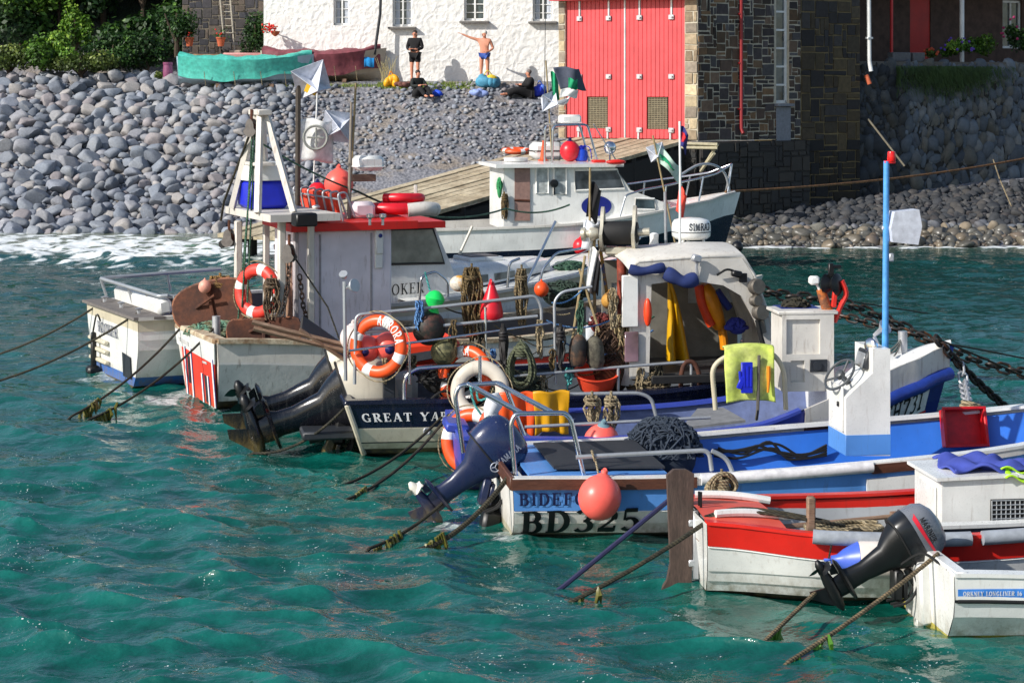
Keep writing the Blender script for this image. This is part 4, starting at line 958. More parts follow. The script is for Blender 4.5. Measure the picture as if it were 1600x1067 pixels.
def ball(c, r, m, label, name='buoy', axis=(0,0,1), cap=None, group=None, cat='buoy', long=1.05):
    c = Vector(c); ax_ = Vector(axis).normalized(); t = thing(name, label, cat, c-Vector((0,0,r)), 0, group); q = Vector((0,0,1)).rotation_difference(ax_).to_euler()
    b = MB(); b.ell(c, (r, r, r*long), q, 28, 18); b.build('float', m, t, world=True, angle=80)
    e = MB(); e.lathe([(r*.42,r*.9), (r*.3,r*1.04), (r*.16,r*1.12), (r*.16,r*1.26), (r*.08,r*1.3)], c, ax_, 14); e.torus(c+ax_*r*1.24, r*.1, r*.045, ax_.orthogonal(), 12, 6); e.build('eye', cap or m, t, world=True, angle=50)
    return t
def strands(b, n, top, w, d, h, r=.012, wob=.04, taper=.6):
    for _ in range(n):
        x = jit(w/2); y = jit(d/2); hh = h*random.uniform(.7, 1.05); pts = []
        for k in range(7):
            t = k/6; s = taper+(1-taper)*math.sin(PI*min(1, t*1.1)); pts.append(Vector(top)+Vector((x*s+jit(wob), y*s+jit(wob), -hh*t)))
        b.tube(curve(pts, 3), r*random.uniform(.7, 1.2), 5)
def hank(p, w, h, m, label, n=22, r=.012, name='rope_hank', group=None, cat='rope'):
    t = thing(name, label, cat, Vector(p)-Vector((0,0,h)), 0, group); b = MB(); strands(b, n, p, w, w*.6, h, r, w*.12); b.build('bundle', m, t, world=True)
    b = MB(); P = Vector(p)
    for k in range(3): b.torus(P-Vector((0,0,h*.12+k*r*2.2)), w*.36, r*1.1, (jit(.2), jit(.2), 1), 16, 6)
    b.tube([P-Vector((0,0,h*.15)), P+Vector((0,0,.05))], r*1.2, 6); b.build('lashing', m, t, world=True); return t
def coil(p, w, h, m, label, axis, n=16, r=.014, name='rope_coil', cat='rope', group=None):
    t = thing(name, label, cat, Vector(p)-Vector((0,0,h)), 0, group); u = Vector(axis).cross(UP).normalized(); b = MB(); ax_ = Vector(axis).normalized()
    for k in range(n):
        ww = w/2*random.uniform(.55, 1); hh = h/2*random.uniform(.8, 1.02); o = Vector(p)+ax_*jit(.06)-UP*(h/2+jit(.02))
        b.tube([o+u*ww*math.cos(a)*(.75+.25*(1-math.sin(a))/2*1.3)+UP*hh*math.sin(a)+ax_*jit(.008) for a in [2*PI*i/26 for i in range(26)]], r, 5, closed=True)
    b.build('loops', m, t, world=True); b = MB()
    for k in range(4): b.torus(Vector(p)-UP*(.04+k*r*2), w*.2, r*1.1, UP, 14, 6)
    b.tube([Vector(p)+UP*.06, Vector(p)-UP*.1], r, 5); b.build('turns', m, t, world=True); return t
def heap(c, rx, ry, rz, m, label, n=70, r=.01, name='fishing_net', cat='fishing net', one=True, kind=None):
    b = MB(); c = Vector(c)
    for _ in range(n):
        a = random.uniform(0, 6.28); ph = random.uniform(.1, 1.5); p = Vector((math.cos(a)*math.cos(ph), math.sin(a)*math.cos(ph), math.sin(ph))); pts = []
        dr_ = Vector((random.gauss(0,1), random.gauss(0,1), random.gauss(0,.6)))
        for k in range(9):
            q = p.normalized()*(random.uniform(.86, 1.06)); pts.append(c+Vector((q.x*rx, q.y*ry, max(.0, q.z)*rz)))
            dr_ += Vector((random.gauss(0,.5), random.gauss(0,.5), random.gauss(0,.5))); p = p+dr_.normalized()*.28; p.z = max(0, p.z)
        b.tube(curve(pts, 3), r*random.uniform(.7, 1.3), 5)
    b.ell(c, (rx*.86, ry*.86, rz*.84), None, 20, 12); o = b.build(name, m); return tag(o, label, cat)
def cloth(fn, nu, nv, m, name, label, cat, th=.006, parent=None):
    b = MB(); b.grid(fn, nu, nv); o = b.build(name, m, parent, angle=80, world=bool(parent)); md = o.modifiers.new('cloth thickness', 'SOLIDIFY'); md.thickness = th
    return tag(o, label, cat) if label else o

# ================================================================== A  white open boat, bottom right
fa = Frame(1490, 1006, .70, 8); ra_ = fa.root('open_boat', 'white open boat with blue maker plate and tilted grey outboard in the bottom right corner', 'boat', tilt=(1.5, 0))
ha = Hull([(0,-.16,.80,.585,1.02), (1.2,-.2,.92,.56,.98), (2.6,-.22,.95,.60,.92), (4.0,-.1,.6,.76,.7), (4.9,.1,.02,.92,.5)], 4.9, -.06, .35)
hullobj(ha, ra_, [('v',0), ('z',.02), ('z',.055), ('d',.34), ('d',.215), ('d',.19), ('v',1)], [2,2,0,0,1,0], [GRP, BLACK, WEEDY], clink=.012, tm=[2,2,0,0,0,0])
b = MB(); ha.inner(b, .07, .1, .04, 4.6); b.build('interior', plain('dark grey interior', rgb(58,64,76), .6), ra_)
b = MB(); ha.rail(b, 0, 4.85, .13, .03, -.01, .015); b.box((.03,0,.585), (.11,1.6,.05), bev=.015); b.build('gunwale', GRP, ra_)
b = MB(); ha.pad(b, .02, 4.7, .018, 0, .006, row=('d',.203)); ha.pad(b, .02, 4.7, .018, 0, .006, side=1, row=('d',.203)); b.build('rubbing_strake', RUBBER, ra_)
b = MB(); b.box((-.05,0,.27), (.10,.42,.5), (0,-.06,0), .03); b.box((-.04,.0,.0), (.06,.09,.1)); b.build('engine_pad', GRP, ra_)
PLB = plain('blue maker plate', rgb(70,140,226), .4, bump=0.)
b = MB(); sl_ = lambda u, v, k: ha.pt(.02+u, ha.vz(.02+u, .405+v), .008+k*.0008)
b.grid(lambda s, t: sl_(.0+s*.62, t*.075, 0), 14, 3); pl_ = b.build('maker_plate', PLB, ra_)
b = MB(); text(b, 'ORKNEY LONGLINER 16', lambda u, v, k: sl_(.04+u, .02+v, 2+k), .036, .80, 1.3, .12); b.build('lettering', WT, pl_)
SILVER = paint('silver grey cowl paint', rgb(120,124,132), .28, .06, coat=.4)
e, M = outboard(ra_, Vector((-.19,.02,.40)), 60, .74, plain('black cowl paint', rgb(26,28,32), .3, bump=.03), BLACK, BLACK, 0, SILVER, True, 1.0); MA = M
b = MB()
def onc(u, v, k, kk=1.): # along the near side of the cowl
    th = .18+u*1.0; return M@Vector((-.28+.316*math.copysign(abs(math.cos(-PI/2+th-.9))**(2/3), math.cos(-PI/2+th-.9)), -.2335*abs(math.sin(-PI/2+th-.9))**(2/3), .345+v))
RST = plain('red cowl stripe', rgb(200,30,50), .4, bump=0.)
def oncs(u, v): 
    p = Vector((-.55+.55*u, -.2-.036, .27+v)); 
    x = (p.x+.28)/.30; p.y = -(.225*(max(0, 1-abs(x)**3))**(1/3)+.004); return p
b.grid(lambda s, t: M@(oncs(s, .10+.05*t*(1-s*.6)+.05*s*s)+Vector((0,-.006,0))), 16, 3); b.build('cowl_stripe', RST, e)
b = MB(); text(b, 'MARINER', lambda u, v, k: M@(oncs(.12+u/.55, .165+v)+Vector((0,-.008-k*.0006,0))), .06, .85, 1.3, .1, even=True); b.build('lettering', BK, e)
b = MB(); b.tube(curve([fa.at(1408,880,-.1), fa.at(1440,862,-.3), fa.at(1470,880,-.45), fa.at(1480,886,-.6)], 6), .012, 6); b.build('control_cable', RUBBER, ra_)

# ================================================================== B  clinker boat with red top strake
fb = Frame(1112, 934, .46, 7); rb_ = fb.root('clinker_boat', 'white clinker rowing boat with red top strake, red stern deck and wooden rudder', 'boat', tilt=(0, 0))
hb_ = Hull([(0,-.14,.58,.66,.62), (.9,-.24,.86,.585,.86), (2.2,-.28,.98,.575,.92), (3.6,-.2,.92,.68,.85), (5.0,-.05,.5,.9,.62), (5.8,.1,.02,1.06,.4)], 5.8, -.10, .25)
hullobj(hb_, rb_, [('v',0), ('z',.02), ('z',.12), ('z',.22), ('d',.215), ('d',.20), ('v',1)], [2,0,0,0,0,1], [GRP, REDP, BOTTOM], clink=.014, tm=[2,0,0,0,0,0])
b = MB(); hb_.inner(b, .05, .0, .05, 5.4, below=.03); b.build('interior', paint('pale grey interior', rgb(168,172,176), .5, .3), rb_)
b = MB(); hb_.rail(b, .0, 5.7, .11, .028, -.008, .012); b.build('gunwale', REDP, rb_)
b = MB(); hb_.pad(b, .78, 2.1, .062, .0, .03); hb_.pad(b, 2.2, 4.6, .062, .0, .03); b.build('edge_padding', plain('grey pipe lagging', rgb(150,156,164), .75), rb_)
b = MB(); hb_.deck(b, .0, .62, .0, .05); b.build('stern_deck', paint('faded red deck', rgb(228,92,74), .5, .2), rb_)
for sd in (1,-1): b = MB(); b.tube([Vector((p.x,sd*p.y,p.z)) for p in [hb_.pt(.1+.62*t, 1.)+Vector((0,.18+.28*t,.055+.02*math.sin(PI*t))) for t in [i/10 for i in range(11)]]], .035, 8); b.build('coaming', GRP, rb_)
b = MB(); P = lambda x, z: (x, z)
b.prism([(-.06,.98), (-.13,1.02), (-.24,1.02), (-.30,.97), (-.27,.2), (-.30,.05), (-.42,-.12), (-.46,-.35), (-.1,-.35), (-.08,.1)], (0,-.03,0), (1,0,0), (0,0,1), -.06); b.build('rudder', twotone('dark oak rudder', rgb(58,46,40), rgb(92,74,66), 3, .3, .7, .7, stretch=(6,6,1)), rb_)
b = MB(); b.box((-.06,0,.55), (.10,.08,.06)); b.box((-.06,0,.2), (.1,.08,.06)); b.box((-.045,-.02,.36), (.05,.05,.6)); b.build('pintle', GALV, rb_)
b = MB(); b.box((-.028,0,.46), (.03,.34,.10), (0,.1,0), .006); nb_ = b.build('name_board', OAK, rb_)
for lt, hh in ((-.30, .18), (.30, .15)): b = MB(); b.box((.34+.5*(lt<0),lt*1.9,.72), (.07,.07,hh+.12), bev=.012); b.build('mooring_post', OAK, rb_)
b = MB(); b.tube([(-.02,-.12,.70),(-.02,-.12,.84)], .012, 6); b.tube([(-.02,-.05,.70),(-.02,-.05,.83)], .012, 6); b.build('rowlock', BLACK, rb_)
for xx in (2.1, 4.0): b = MB(); b.box((xx,0,.40), (.24,1.72,.04), bev=.01); b.build('thwart', OAK, rb_)
b = MB(); hb_.rail(b, .7, 3.2, .03, .13, -.16, -.045, sides=(1,)); b.build('inner_strake', REDP, rb_)
b = MB(); hb_.pad(b, 3.0, 5.4, .06, .05, .0, side=1, m=10); b.build('edge_padding', plain('orange foam pad', rgb(214,98,48), .7), rb_)
b = MB(); b.tube([(1.0,.3,.42),(3.4,.55,.52)], [.02,.024], 8); b.box((.85,.28,.415), (.5,.12,.02), (0,-.04,.1), .008); o_ = b.build('oar', OAK); o_.location = (0,0,0)
M_ = Matrix.Translation(fb.O) @ Matrix.Rotation(fb.a, 4, 'Z'); o_.data.transform(Matrix.Translation(Vector((0,0,0)))); o_.matrix_world = M_ @ Matrix.Translation(Vector((2.0,.43,.40)))
tag(o_, 'wooden oar lying along the inside of the red topped clinker boat', 'oar')
def boxframe(fr, name, label, cat, c, size, rot=0., m=GRP):
    t = thing(name, label, cat, fr.w(Vector(c)-Vector((0,0,size[2]/2))), fr.a+R(rot)); return t
t = boxframe(fb, 'engine_box', 'white boxed engine casing with a black grille amidships in the red topped boat', 'engine box', (2.72,.22,.60), (1.15,.8,.62))
b = MB(); b.prism([(-.58,.0), (.50,.0), (.50,.50), (.10,.62), (-.58,.60)], (0,.38,0), (1,0,0), (0,0,1), .76); b.build('casing', GRP, t)
b = MB(); b.slab([(-.64,-.42,.605), (.10,-.42,.625), (.10,.42,.625), (-.64,.42,.605)], .03); b.slab([(.105,-.42,.627), (.53,-.42,.505), (.53,.42,.505), (.105,.42,.627)], .03); b.build('lid', GRP, t)
b = MB(); b.box((.02,-.385,.32), (.32,.02,.22)); g_ = b.build('grille', BLACK, t); b = MB()
for k in range(8): b.tube([(-.13+.3*k/7,-.40,.22),(-.13+.3*k/7,-.40,.42)], .006, 4)
for k in range(6): b.tube([(-.13,-.402,.22+.2*k/5),(.17,-.402,.22+.2*k/5)], .006, 4)
b.build('mesh', GREYTUBE, g_)
b = MB(); b.box((-.595,0,.30), (.02,.5,.44), bev=.005); b.build('door', GRP, t)
PURC = plain('violet jacket cloth', rgb(62,76,160), .85, scale=5, var=.3, bump=.5); LIME = plain('lime cloth', rgb(170,222,40), .8, scale=5, var=.2, bump=.4)
Mt = Matrix.Translation(t.location) @ Matrix.Rotation(fb.a, 4, 'Z')
def drape(s, u):
    x = -.45+.92*s; y = -.34+.66*u; z = .645+.012*s+(.045 if x < .1 else .045-(x-.1)*.29)+.028*math.sin(x*17+y*6)+.022*math.sin(y*21-x*9); x += .03*math.sin(u*9); y += .03*math.sin(s*11); return Mt@Vector((x, y, z))
cl_ = thing('jacket', 'violet jacket with lime lining draped over the white engine casing', 'jacket', Mt@Vector((0,0,.62)))
cloth(drape, 40, 30, PURC, 'body', None, None, .02, cl_)
cloth(lambda s, u: Mt@Vector((-.02+.56*s, -.44+.09*math.sin(u*PI)+.10*u, (.67 if s < .2 else .67-(s-.2)*.19)+.02*math.sin(s*16)+.01-.05*(1-u))), 24, 6, LIME, 'lining', None, None, .015, cl_)
cloth(lambda s, u: Mt@Vector((.535+.012*math.sin(u*8), -.36+.14*s+.02*math.sin(u*5), .53-.36*u)), 6, 16, LIME, 'sleeve', None, None, .02, cl_)
bu = thing('bucket', 'black bucket beside the white engine casing in the red topped boat', 'bucket', fb.w((3.62,-.05,.36)))
b = MB(); b.lathe([(.12,0), (.17,.32), (.18,.33), (.165,.325), (.115,.02)], fb.w((3.62,-.05,.42)), n=24); b.build('body', BLACK, bu, world=True)
b = MB(); b.tube([fb.w((3.62+.175*math.cos(a), -.05, .74+.14*math.sin(a))) for a in [PI*i/12 for i in range(13)]], .008, 6); b.build('handle', GREYTUBE, bu, world=True)
# long cylinder fender
p0 = hb_.pt(.95, hb_.vz(.95,.42), .15); p1 = hb_.pt(1.55, hb_.vz(1.55,.42), .15); fd = thing('fender', 'white cylinder fender with blue end hanging on the red topped boat', 'fender', fb.w((p0+p1)/2-Vector((0,0,.15))))
d_ = (p1-p0).normalized(); b = MB(); b.lathe([(.10,.165), (.148,.172), (.155,.2), (.155,.62), (.15,.66), (.11,.74), (.05,.80)], fb.w(p0), fb.w(p1)-fb.w(p0), 26); b.build('body', plain('off white vinyl', rgb(224,214,206), .38, var=.1, bump=.05), fd, world=True)
b = MB(); b.lathe([(.035,-.05), (.045,-.0), (.085,.05), (.1155,.1015), (.153,.175)], fb.w(p0), fb.w(p1)-fb.w(p0), 26); b.torus(fb.w(p0)-(fb.w(p1)-fb.w(p0)).normalized()*.07, .03, .013, (0,.2,1), 14, 6); b.build('end_cap', plain('blue vinyl', rgb(70,100,200), .38, var=.1, bump=.05), fd, world=True)
b = MB(); b.tube([fb.w(p0-d_*.07), fb.w(hb_.pt(.95, 1., .02)+Vector((0,0,.03)))], .008, 6); b.tube([fb.w(p1+d_*.05), fb.w(hb_.pt(1.9, 1., .02)+Vector((0,0,.03)))], .008, 6); b.build('lanyard', ROPED, fd, world=True)
# rope flaked on its side deck
b = MB(); pts = []
for k in range(150): a = k*.55; rr = .10+.16*((k*37 % 50)/50); pts.append(fb.w((1.28+rr*1.6*math.cos(a)+jit(.02), -.18+rr*.9*math.sin(a)+jit(.02), .44+.0006*k+jit(.008))))
b.tube(curve(pts, 2), .012, 5); o_ = b.build('rope_pile', ROPE); tag(o_, 'pale rope piled inside the stern of the red topped clinker boat', 'rope')
b = MB(); b.tube(curve([fb.w(p) for p in ((-.05,-.42,.66),(.2,-.36,.715),(.5,-.42,.70),(.9,-.60,.66),(1.15,-.52,.6))], 6), .016, 7)
b.tube(curve([fb.w(p) for p in ((-.05,-.40,.68),(.25,-.33,.73),(.6,-.42,.71),(1.0,-.58,.65))], 6), .016, 7); o_ = b.build('rope', ROPED); tag(o_, 'braided rope laid along the gunwale of the red topped clinker boat', 'rope')
coil(fb.w((.30,.48,.86)), .3, .2, ROPE, 'pale rope coiled round the post on the red stern deck', (.3,-1,.4), 10, .013)
fl_ = fb.w
# ================================================================== C  blue and white BD325
fc_ = Frame(806, 846, .90, 8); rc_ = fc_.root('fishing_boat', 'white and blue open fishing boat numbered BD325 with large pink buoy', 'boat', tilt=(0,0))
hc = Hull([(0,-.2,.98,.60,1.0), (1.5,-.28,1.12,.60,1.0), (3.2,-.3,1.18,.68,.96), (5.0,-.25,1.05,.80,.86), (6.6,-.1,.55,1.02,.6), (7.6,.1,.02,1.2,.4)], 7.6, -.07, .4)
rows = [('v',0), ('z',.05), ('z',.16), ('d',.315), ('d',.30), ('d',.07), ('v',1)]
b = MB(); xs_ = hc.xs[:]
hullobj(hc, rc_, rows, [2,0,0,0,1,0], [paint('white planked topsides', rgb(234,230,224), .36, .45, (.2,.14,.08)), SKYB, CREAM], clink=.010, tm=[2,0,0,0,0,0])
b = MB(); hc.inner(b, .06, .12, .06, 7.0, 0, 1, below=.05); b.build('interior', [BLUE, DBLUE], rc_)
b = MB(); b.box((-.045,0,.57), (.05,1.96,.13), bev=.01); b.build('rubbing_rail', BROWN, rc_)
for sd in (-1,1):
    for q in ((-.01,1.72,.10,.10,-.085,.03),(3.45,4.0,.05,.09,-.08,.03)): b = MB(); hc.rail(b, *q, sides=(sd,)); b.build('rubbing_rail', BROWN, rc_)
b = MB(); hc.pad(b, 1.76, 3.45, .056, -.01, .02); b.build('gunwale_padding', plain('silver white padding', rgb(214,212,214), .5), rc_)
b = MB(); hc.rail(b, .0, 7.4, .13, .03, -.005, .01); b.build('gunwale', GRP, rc_)
b = MB(); hc.rail(b, 3.4, 7.4, .03, .17, -.30, .008); b.build('strake_paint', GRP, rc_)
b = MB(); hc.letters(b, 'BIDEFORD', .05, .355, .125, .98, 1.2, 0, .012, 0, .18, even=False); b.build('port_lettering', plain('navy lettering', rgb(20,26,70), .5, bump=0.), rc_)
b = MB(); hc.letters(b, 'BD325', .07, .045, .245, 1.12, 1.25, 0, .018, .03, .12); b.build('registration', BK, rc_)
b = MB(); b.slab([(.16,-.88,.575), (1.5,-.95,.575), (1.5,.95,.575), (.16,.88,.575)], .03); b.build('stern_deck', SKYB, rc_)
b = MB(); b.slab([(.42,-.62,.63), (1.5,-.72,.63), (1.5,.80,.63), (.42,.76,.63)], .02); b.build('hatch', plain('black ribbed hatch', rgb(44,45,48), .6), rc_)
b = MB(); b.box((.06,-.35,.40), (.16,.24,.3), bev=.02); b.box((.1,.25,.47), (.18,.5,.2), bev=.03); b.build('engine_well', GRP, rc_)
for lt, pts in ((-.80, ((806,752),(798,662),(805,646),(883,645),(892,655),(913,746))), (.80, ((724,707),(711,617),(718,602),(780,598),(790,605),(819,680)))):
    steel(rc_, [[fc_.at(px, py, lt) for px, py in pts]], .024, 'stern_hoop', fil=.14)
steel(rc_, [[fc_.at(732,600,.8), fc_.at(816,646,-.8)], [fc_.at(777,599,.8), fc_.at(864,645,-.8)]], .026, 'cross_tube')
steel(rc_, [[fc_.at(750,600,.8), fc_.at(750,556,.8)]], .018, 'light_post')
steel(rc_, [[fc_.at(900,714,-.98), fc_.at(1108,703,-1.05), fc_.at(1112,735,-1.05)]], .022, 'side_rail', GREYTUBE)
b = MB(); b.tube(curve([fc_.at(1112,704,-1.07), fc_.at(1135,718,-1.07), fc_.at(1148,750,-1.07), fc_.at(1152,782,-1.12)], 6), .022, 8); b.build('hose', GREYTUBE, rc_)
e, M = outboard(rc_, Vector((-.12,.06,.40)), 51, .84, paint('navy cowl paint', rgb(34,46,84), .25, .05, coat=.5), paint('navy leg paint', rgb(30,40,74), .3, .1), paint('white propeller', rgb(222,218,208), .4, .2), 0, None, False, 1.12)
b = MB()
def onc2(u, v):
    x = (-.0+u)/.33; x = max(-.98, min(.98, x)); y = -.226*1.12*(max(0., 1-abs(x)**3))**(1/3)-.006; return M@Vector((-.28+u, y, .40+v))
text(b, 'YAMAHA', lambda u, v, k: onc2(.16-v*1., -.20+u*1.)+M.to_3x3()@Vector((0,-.0006*k,0)), .075, .8, 1.2, .1, even=True); b.build('lettering', plain('grey cowl lettering', rgb(150,156,170), .4, bump=0.), e)
b = MB(); ctr = onc2(.13, -.25); nrm = (M.to_3x3()@Vector((0,-1,0))).normalized(); b.torus(ctr+nrm*.001, .045, .006, nrm, 20, 4)
for k in range(3): a = k*2*PI/3; q = M.to_3x3().normalized(); b.tube([ctr, ctr+q@Vector((math.cos(a)*.04, 0, math.sin(a)*.04))], .005, 4)
b.build('badge', plain('grey cowl lettering', rgb(150,156,170)), e)
b = MB()
for k in range(4): b.tube(curve([fc_.at(778+k*6,705,0.2), fc_.at(760+k*4,690+k*3,0.3), fc_.at(738,700+k*4,.2), fc_.at(726,720,.1)], 6), .012, 6)
b.build('control_cable', RUBBER, rc_)
b = MB(); b.box(fc_.at(772,800,.25), (.16,.12,.42), (0,.3,0), .04); b.box(fc_.at(765,820,.1), (.2,.16,.3), (0,.2,.2), .05); b.build('trim_bracket', BLACK, rc_)
# steering console
rr_ = lambda px, py, l=-.28: fc_.at(px, py, l)
P = [rr_(1322,712), rr_(1391,712), rr_(1391,545), rr_(1364,545), rr_(1364,583), rr_(1322,622)]
cz0 = P[0].z; tos = lambda p: (p.x-P[0].x, p.z-cz0)
b = MB(); b.prism([tos(p) for p in P], (P[0].x, P[0].y+.60, cz0), (1,0,0), (0,0,1), .60); con = b.build('console', GRP, rc_)
lowz = fc_.at(1360,679,-.28).z-cz0; wx = P[1].x-P[0].x
b = MB(); b.box((P[0].x+wx/2, P[0].y+.30, cz0+lowz/2), (wx+.008, .608, lowz), bev=.002); b.build('console_skirt', SKYB, con)
b = MB(); b.box((P[0].x-.012, P[0].y+.30, cz0+.46), (.02,.46,.46), bev=.008); dr_ = b.build('locker_door', GRP, con)
b = MB(); b.box((P[0].x-.03, P[0].y+.18, cz0+.5), (.02,.04,.05)); b.build('latch', BLACK, dr_)
wc = fc_.at(1312,585,-.02); wax = Vector((-.72,-.25,.64)).normalized()
b = MB(); b.torus(wc, .185, .014, wax, 36, 8); q = Vector((0,0,1)).rotation_difference(wax).to_matrix()
for k in range(3): a = k*2*PI/3+.4; b.tube([wc-wax*.03, wc+q@Vector((.185*math.cos(a), .185*math.sin(a), 0))], .012, 6)
b.lathe([(.05,-.03),(.05,.02),(.03,.035)], wc, wax, 14); b.tube([wc-wax*.03, wc-wax*.16], .03, 8); b.build('steering_wheel', plain('steering wheel rim', rgb(70,74,78), .4), con)
b = MB(); b.box(fc_.at(1352,560,.0), (.10,.30,.20), (0,.25,0), .02); gb = b.build('chart_plotter', DGREY, con); b = MB(); b.box(fc_.at(1352,560,.0)+Vector((-.055,0,-.005)), (.012,.25,.15), (0,.25,0), .004); b.build('screen', glass_mat('grey screen', (.12,.13,.14), .15), gb)
b = MB(); b.lathe([(.0,.0),(.05,.0),(.075,.05),(.08,.06),(.07,.075),(.03,.08)], fc_.at(1366,540,-.1), (-.8,-.5,.1), 18); b.tube([fc_.at(1366,540,-.1), fc_.at(1372,560,-.1)], .015, 6); b.build('searchlight', CHROME, con, angle=60)
b = MB(); b.lathe([(.02,0),(.03,.1),(.075,.16),(.08,.17)], fc_.at(1366,524,.1), (.5,-.6,.6), 16); b.tube([fc_.at(1366,526,.1), fc_.at(1376,548,.1)], .02, 6); b.build('horn', GALV, con)
MASTB = plain('sky blue pole paint', rgb(84,156,220), .4, bump=.05)
b = MB(); b.tube([fc_.at(1383,560,-.05), fc_.at(1385,252,-.05)], [.034,.030], 14); ms_ = b.build('mast', MASTB, con)
pt_ = fc_.at(1393,252,-.05); b = MB(); b.box(pt_+Vector((-.02,0,-.01)), (.12,.05,.03)); b.lathe([(.04,0),(.045,.02),(.04,.09),(.035,.10)], pt_, UP, 14); b.build('navigation_light', [plain('red lamp glass', rgb(226,30,30), .2, bump=0.)], ms_)
b = MB(); pq = fc_.at(1392,402,-.05); b.box(pq, (.05,.06,.08)); b.tube([pq, pq+Vector((-.06,0,-.06))], .014, 6); b.build('deck_light', GALV, ms_)
def octa(b, c, r, rot):
    M3 = Euler(rot).to_matrix(); c = Vector(c); ax_ = [M3@Vector(v)*r for v in ((1,0,0),(0,1,0),(0,0,1))]
    for i in range(3): 
        u, v = ax_[i], ax_[(i+1) % 3]; w = u.cross(v).normalized()*.003
        b.add([c+u+w, c+v+w, c-u+w, c-v+w, c+u-w, c+v-w, c-u-w, c-v-w], [(0,1,2,3), (7,6,5,4), (0,4,5,1), (1,5,6,2), (2,6,7,3), (3,7,4,0)])
REFL = plain('pale reflector sheet', rgb(206,210,220), .5, .1, bump=.05)
b = MB(); pq = fc_.at(1408,356,-.05); b.prism([(-.10,.17), (.16,.19), (.19,.02), (.15,-.17), (-.12,-.14), (-.14,0)], pq+Vector((0,.1,0)), (1,0,0), (0,0,1), .2); b.tube([pq+Vector((-.2,0,0)), pq+Vector((0,0,0))], .02, 6); b.build('radar_reflector', REFL, ms_, smooth=False)
# red box, net heap, cables, pink buoy
t = thing('fish_box', 'red plastic fish box standing on edge in the blue interior', 'fish box', fc_.w(fc_.at(1505,697,.75)), fc_.a)
c_ = fc_.at(1505,668,.78); Mx = Matrix.Translation(fc_.w(c_)) @ Matrix.Rotation(fc_.a, 4, 'Z') @ Matrix.Rotation(R(74), 4, 'X')
b = MB(); wl_, hl_, dl_ = .44, .38, .16; RB = plain('red crate plastic', rgb(206,22,30), .42, bump=.1)
for (cc, ss) in (((0,0,-dl_/2),(wl_,hl_,.012)), ((wl_/2,0,0),(.015,hl_,dl_)), ((-wl_/2,0,0),(.015,hl_,dl_)), ((0,hl_/2,0),(wl_+.01,.015,dl_)), ((0,-hl_/2,0),(wl_+.01,.015,dl_))): b.box(cc, ss, bev=.006)
b.xf(Mx); b.build('shell', RB, t, world=True); b = MB()
for (cc, ss) in (((wl_/2+.01,0,dl_/2),(.03,hl_+.05,.02)), ((-wl_/2-.01,0,dl_/2),(.03,hl_+.05,.02)), ((0,hl_/2+.01,dl_/2+.002),(wl_+.05,.03,.02)), ((0,-hl_/2-.01,dl_/2+.002),(wl_+.05,.03,.02))): b.box(cc, ss, bev=.006)
b.xf(Mx); b.build('rim', RB, t, world=True)
heap(fc_.w(fc_.at(1035,712,.85)), .42, .22, .40, plain('blue black net', rgb(48,58,72), .85), 'dark blue fishing net heaped on the far side of the blue deck', 170, .010)
b = MB(); 
for k in range(5): b.tube(curve([fc_.w(fc_.at(1115+jit(8), 700+k*3, .95)), fc_.w(fc_.at(1165+jit(10), 708+jit(8), .97)), fc_.w(fc_.at(1205+jit(20), 690+jit(14), .97)), fc_.w(fc_.at(1245+jit(10), 712+jit(8), .97)), fc_.w(fc_.at(1292, 695+k*4, .97))], 8), .014, 6)
o_ = b.build('hose_bundle', RUBBER); tag(o_, 'black hoses looped along the bright blue inside of the fishing boat', 'hose')
ball(fc_.w(fc_.at(937,777,-1.27)), .205, PINK, 'large round pink buoy hanging on the side of the boat numbered BD325', axis=(.2,.1,1))
b = MB(); b.tube([fc_.w(fc_.at(937,750,-1.22)), fc_.w(fc_.at(930,716,-.98))], .01, 6); b.torus(fc_.w(fc_.at(927,712,-.98)), .05, .012, (1,0,.3), 14, 6); o_ = b.build('lanyard', ROPE); tag(o_, 'short rope from the stern rail to the large round pink buoy', 'rope')
hank(fc_.w(fc_.at(1068,665,.9)), .2, .40, rope_mat('grey twine', rgb(120,120,116), rgb(70,74,78)), 'grey twine hanging beside the dark blue net heap', 26, .008)

# ================================================================== D  violet-railed boat EH731
fd_ = Frame(724, 768, .80, 6.5); rd_ = fd_.root('fishing_boat', 'blue fishing boat with violet gunwale, white foredeck and number EH731', 'boat')
hd_ = Hull([(0,-.2,.92,.58,1.0), (1.6,-.3,1.02,.56,.98), (3.2,-.3,.98,.66,.92), (4.3,-.2,.70,1.0,.72), (5.0,-.05,.30,1.28,.5), (5.35,.05,.02,1.40,.3)], 5.35, -.06, .28)
hullobj(hd_, rd_, [('v',0), ('z',.08), ('d',.62), ('d',.42), ('d',.34), ('v',1)], [3,0,0,1,2], [DBLUE, plain('blue rubber fender', rgb(30,56,140), .5), PURP, BOTTOM])
b = MB(); hd_.inner(b, .06, .12, .06, 4.3, 0, 1); b.build('interior', [plain('grey blue interior', rgb(84,98,140), .6), GREYIN], rd_)
b = MB(); hd_.rail(b, 0, 3.7, .14, .035, -.005, .02); b.box((-.0,0,.58), (.12,1.84,.07)); b.build('gunwale', PURP, rd_)
b = MB(); hd_.pad(b, 3.2, 5.3, .075, -.31, .03); hd_.pad(b, 3.2, 5.3, .075, -.31, .03, side=1); b.build('rubber_fender', plain('blue rubber fender', rgb(30,56,140)), rd_)
b = MB(); hd_.rail(b, 3.75, 5.3, .04, .30, -.29, .016); b.build('bulwark', OLDWHITE, rd_)
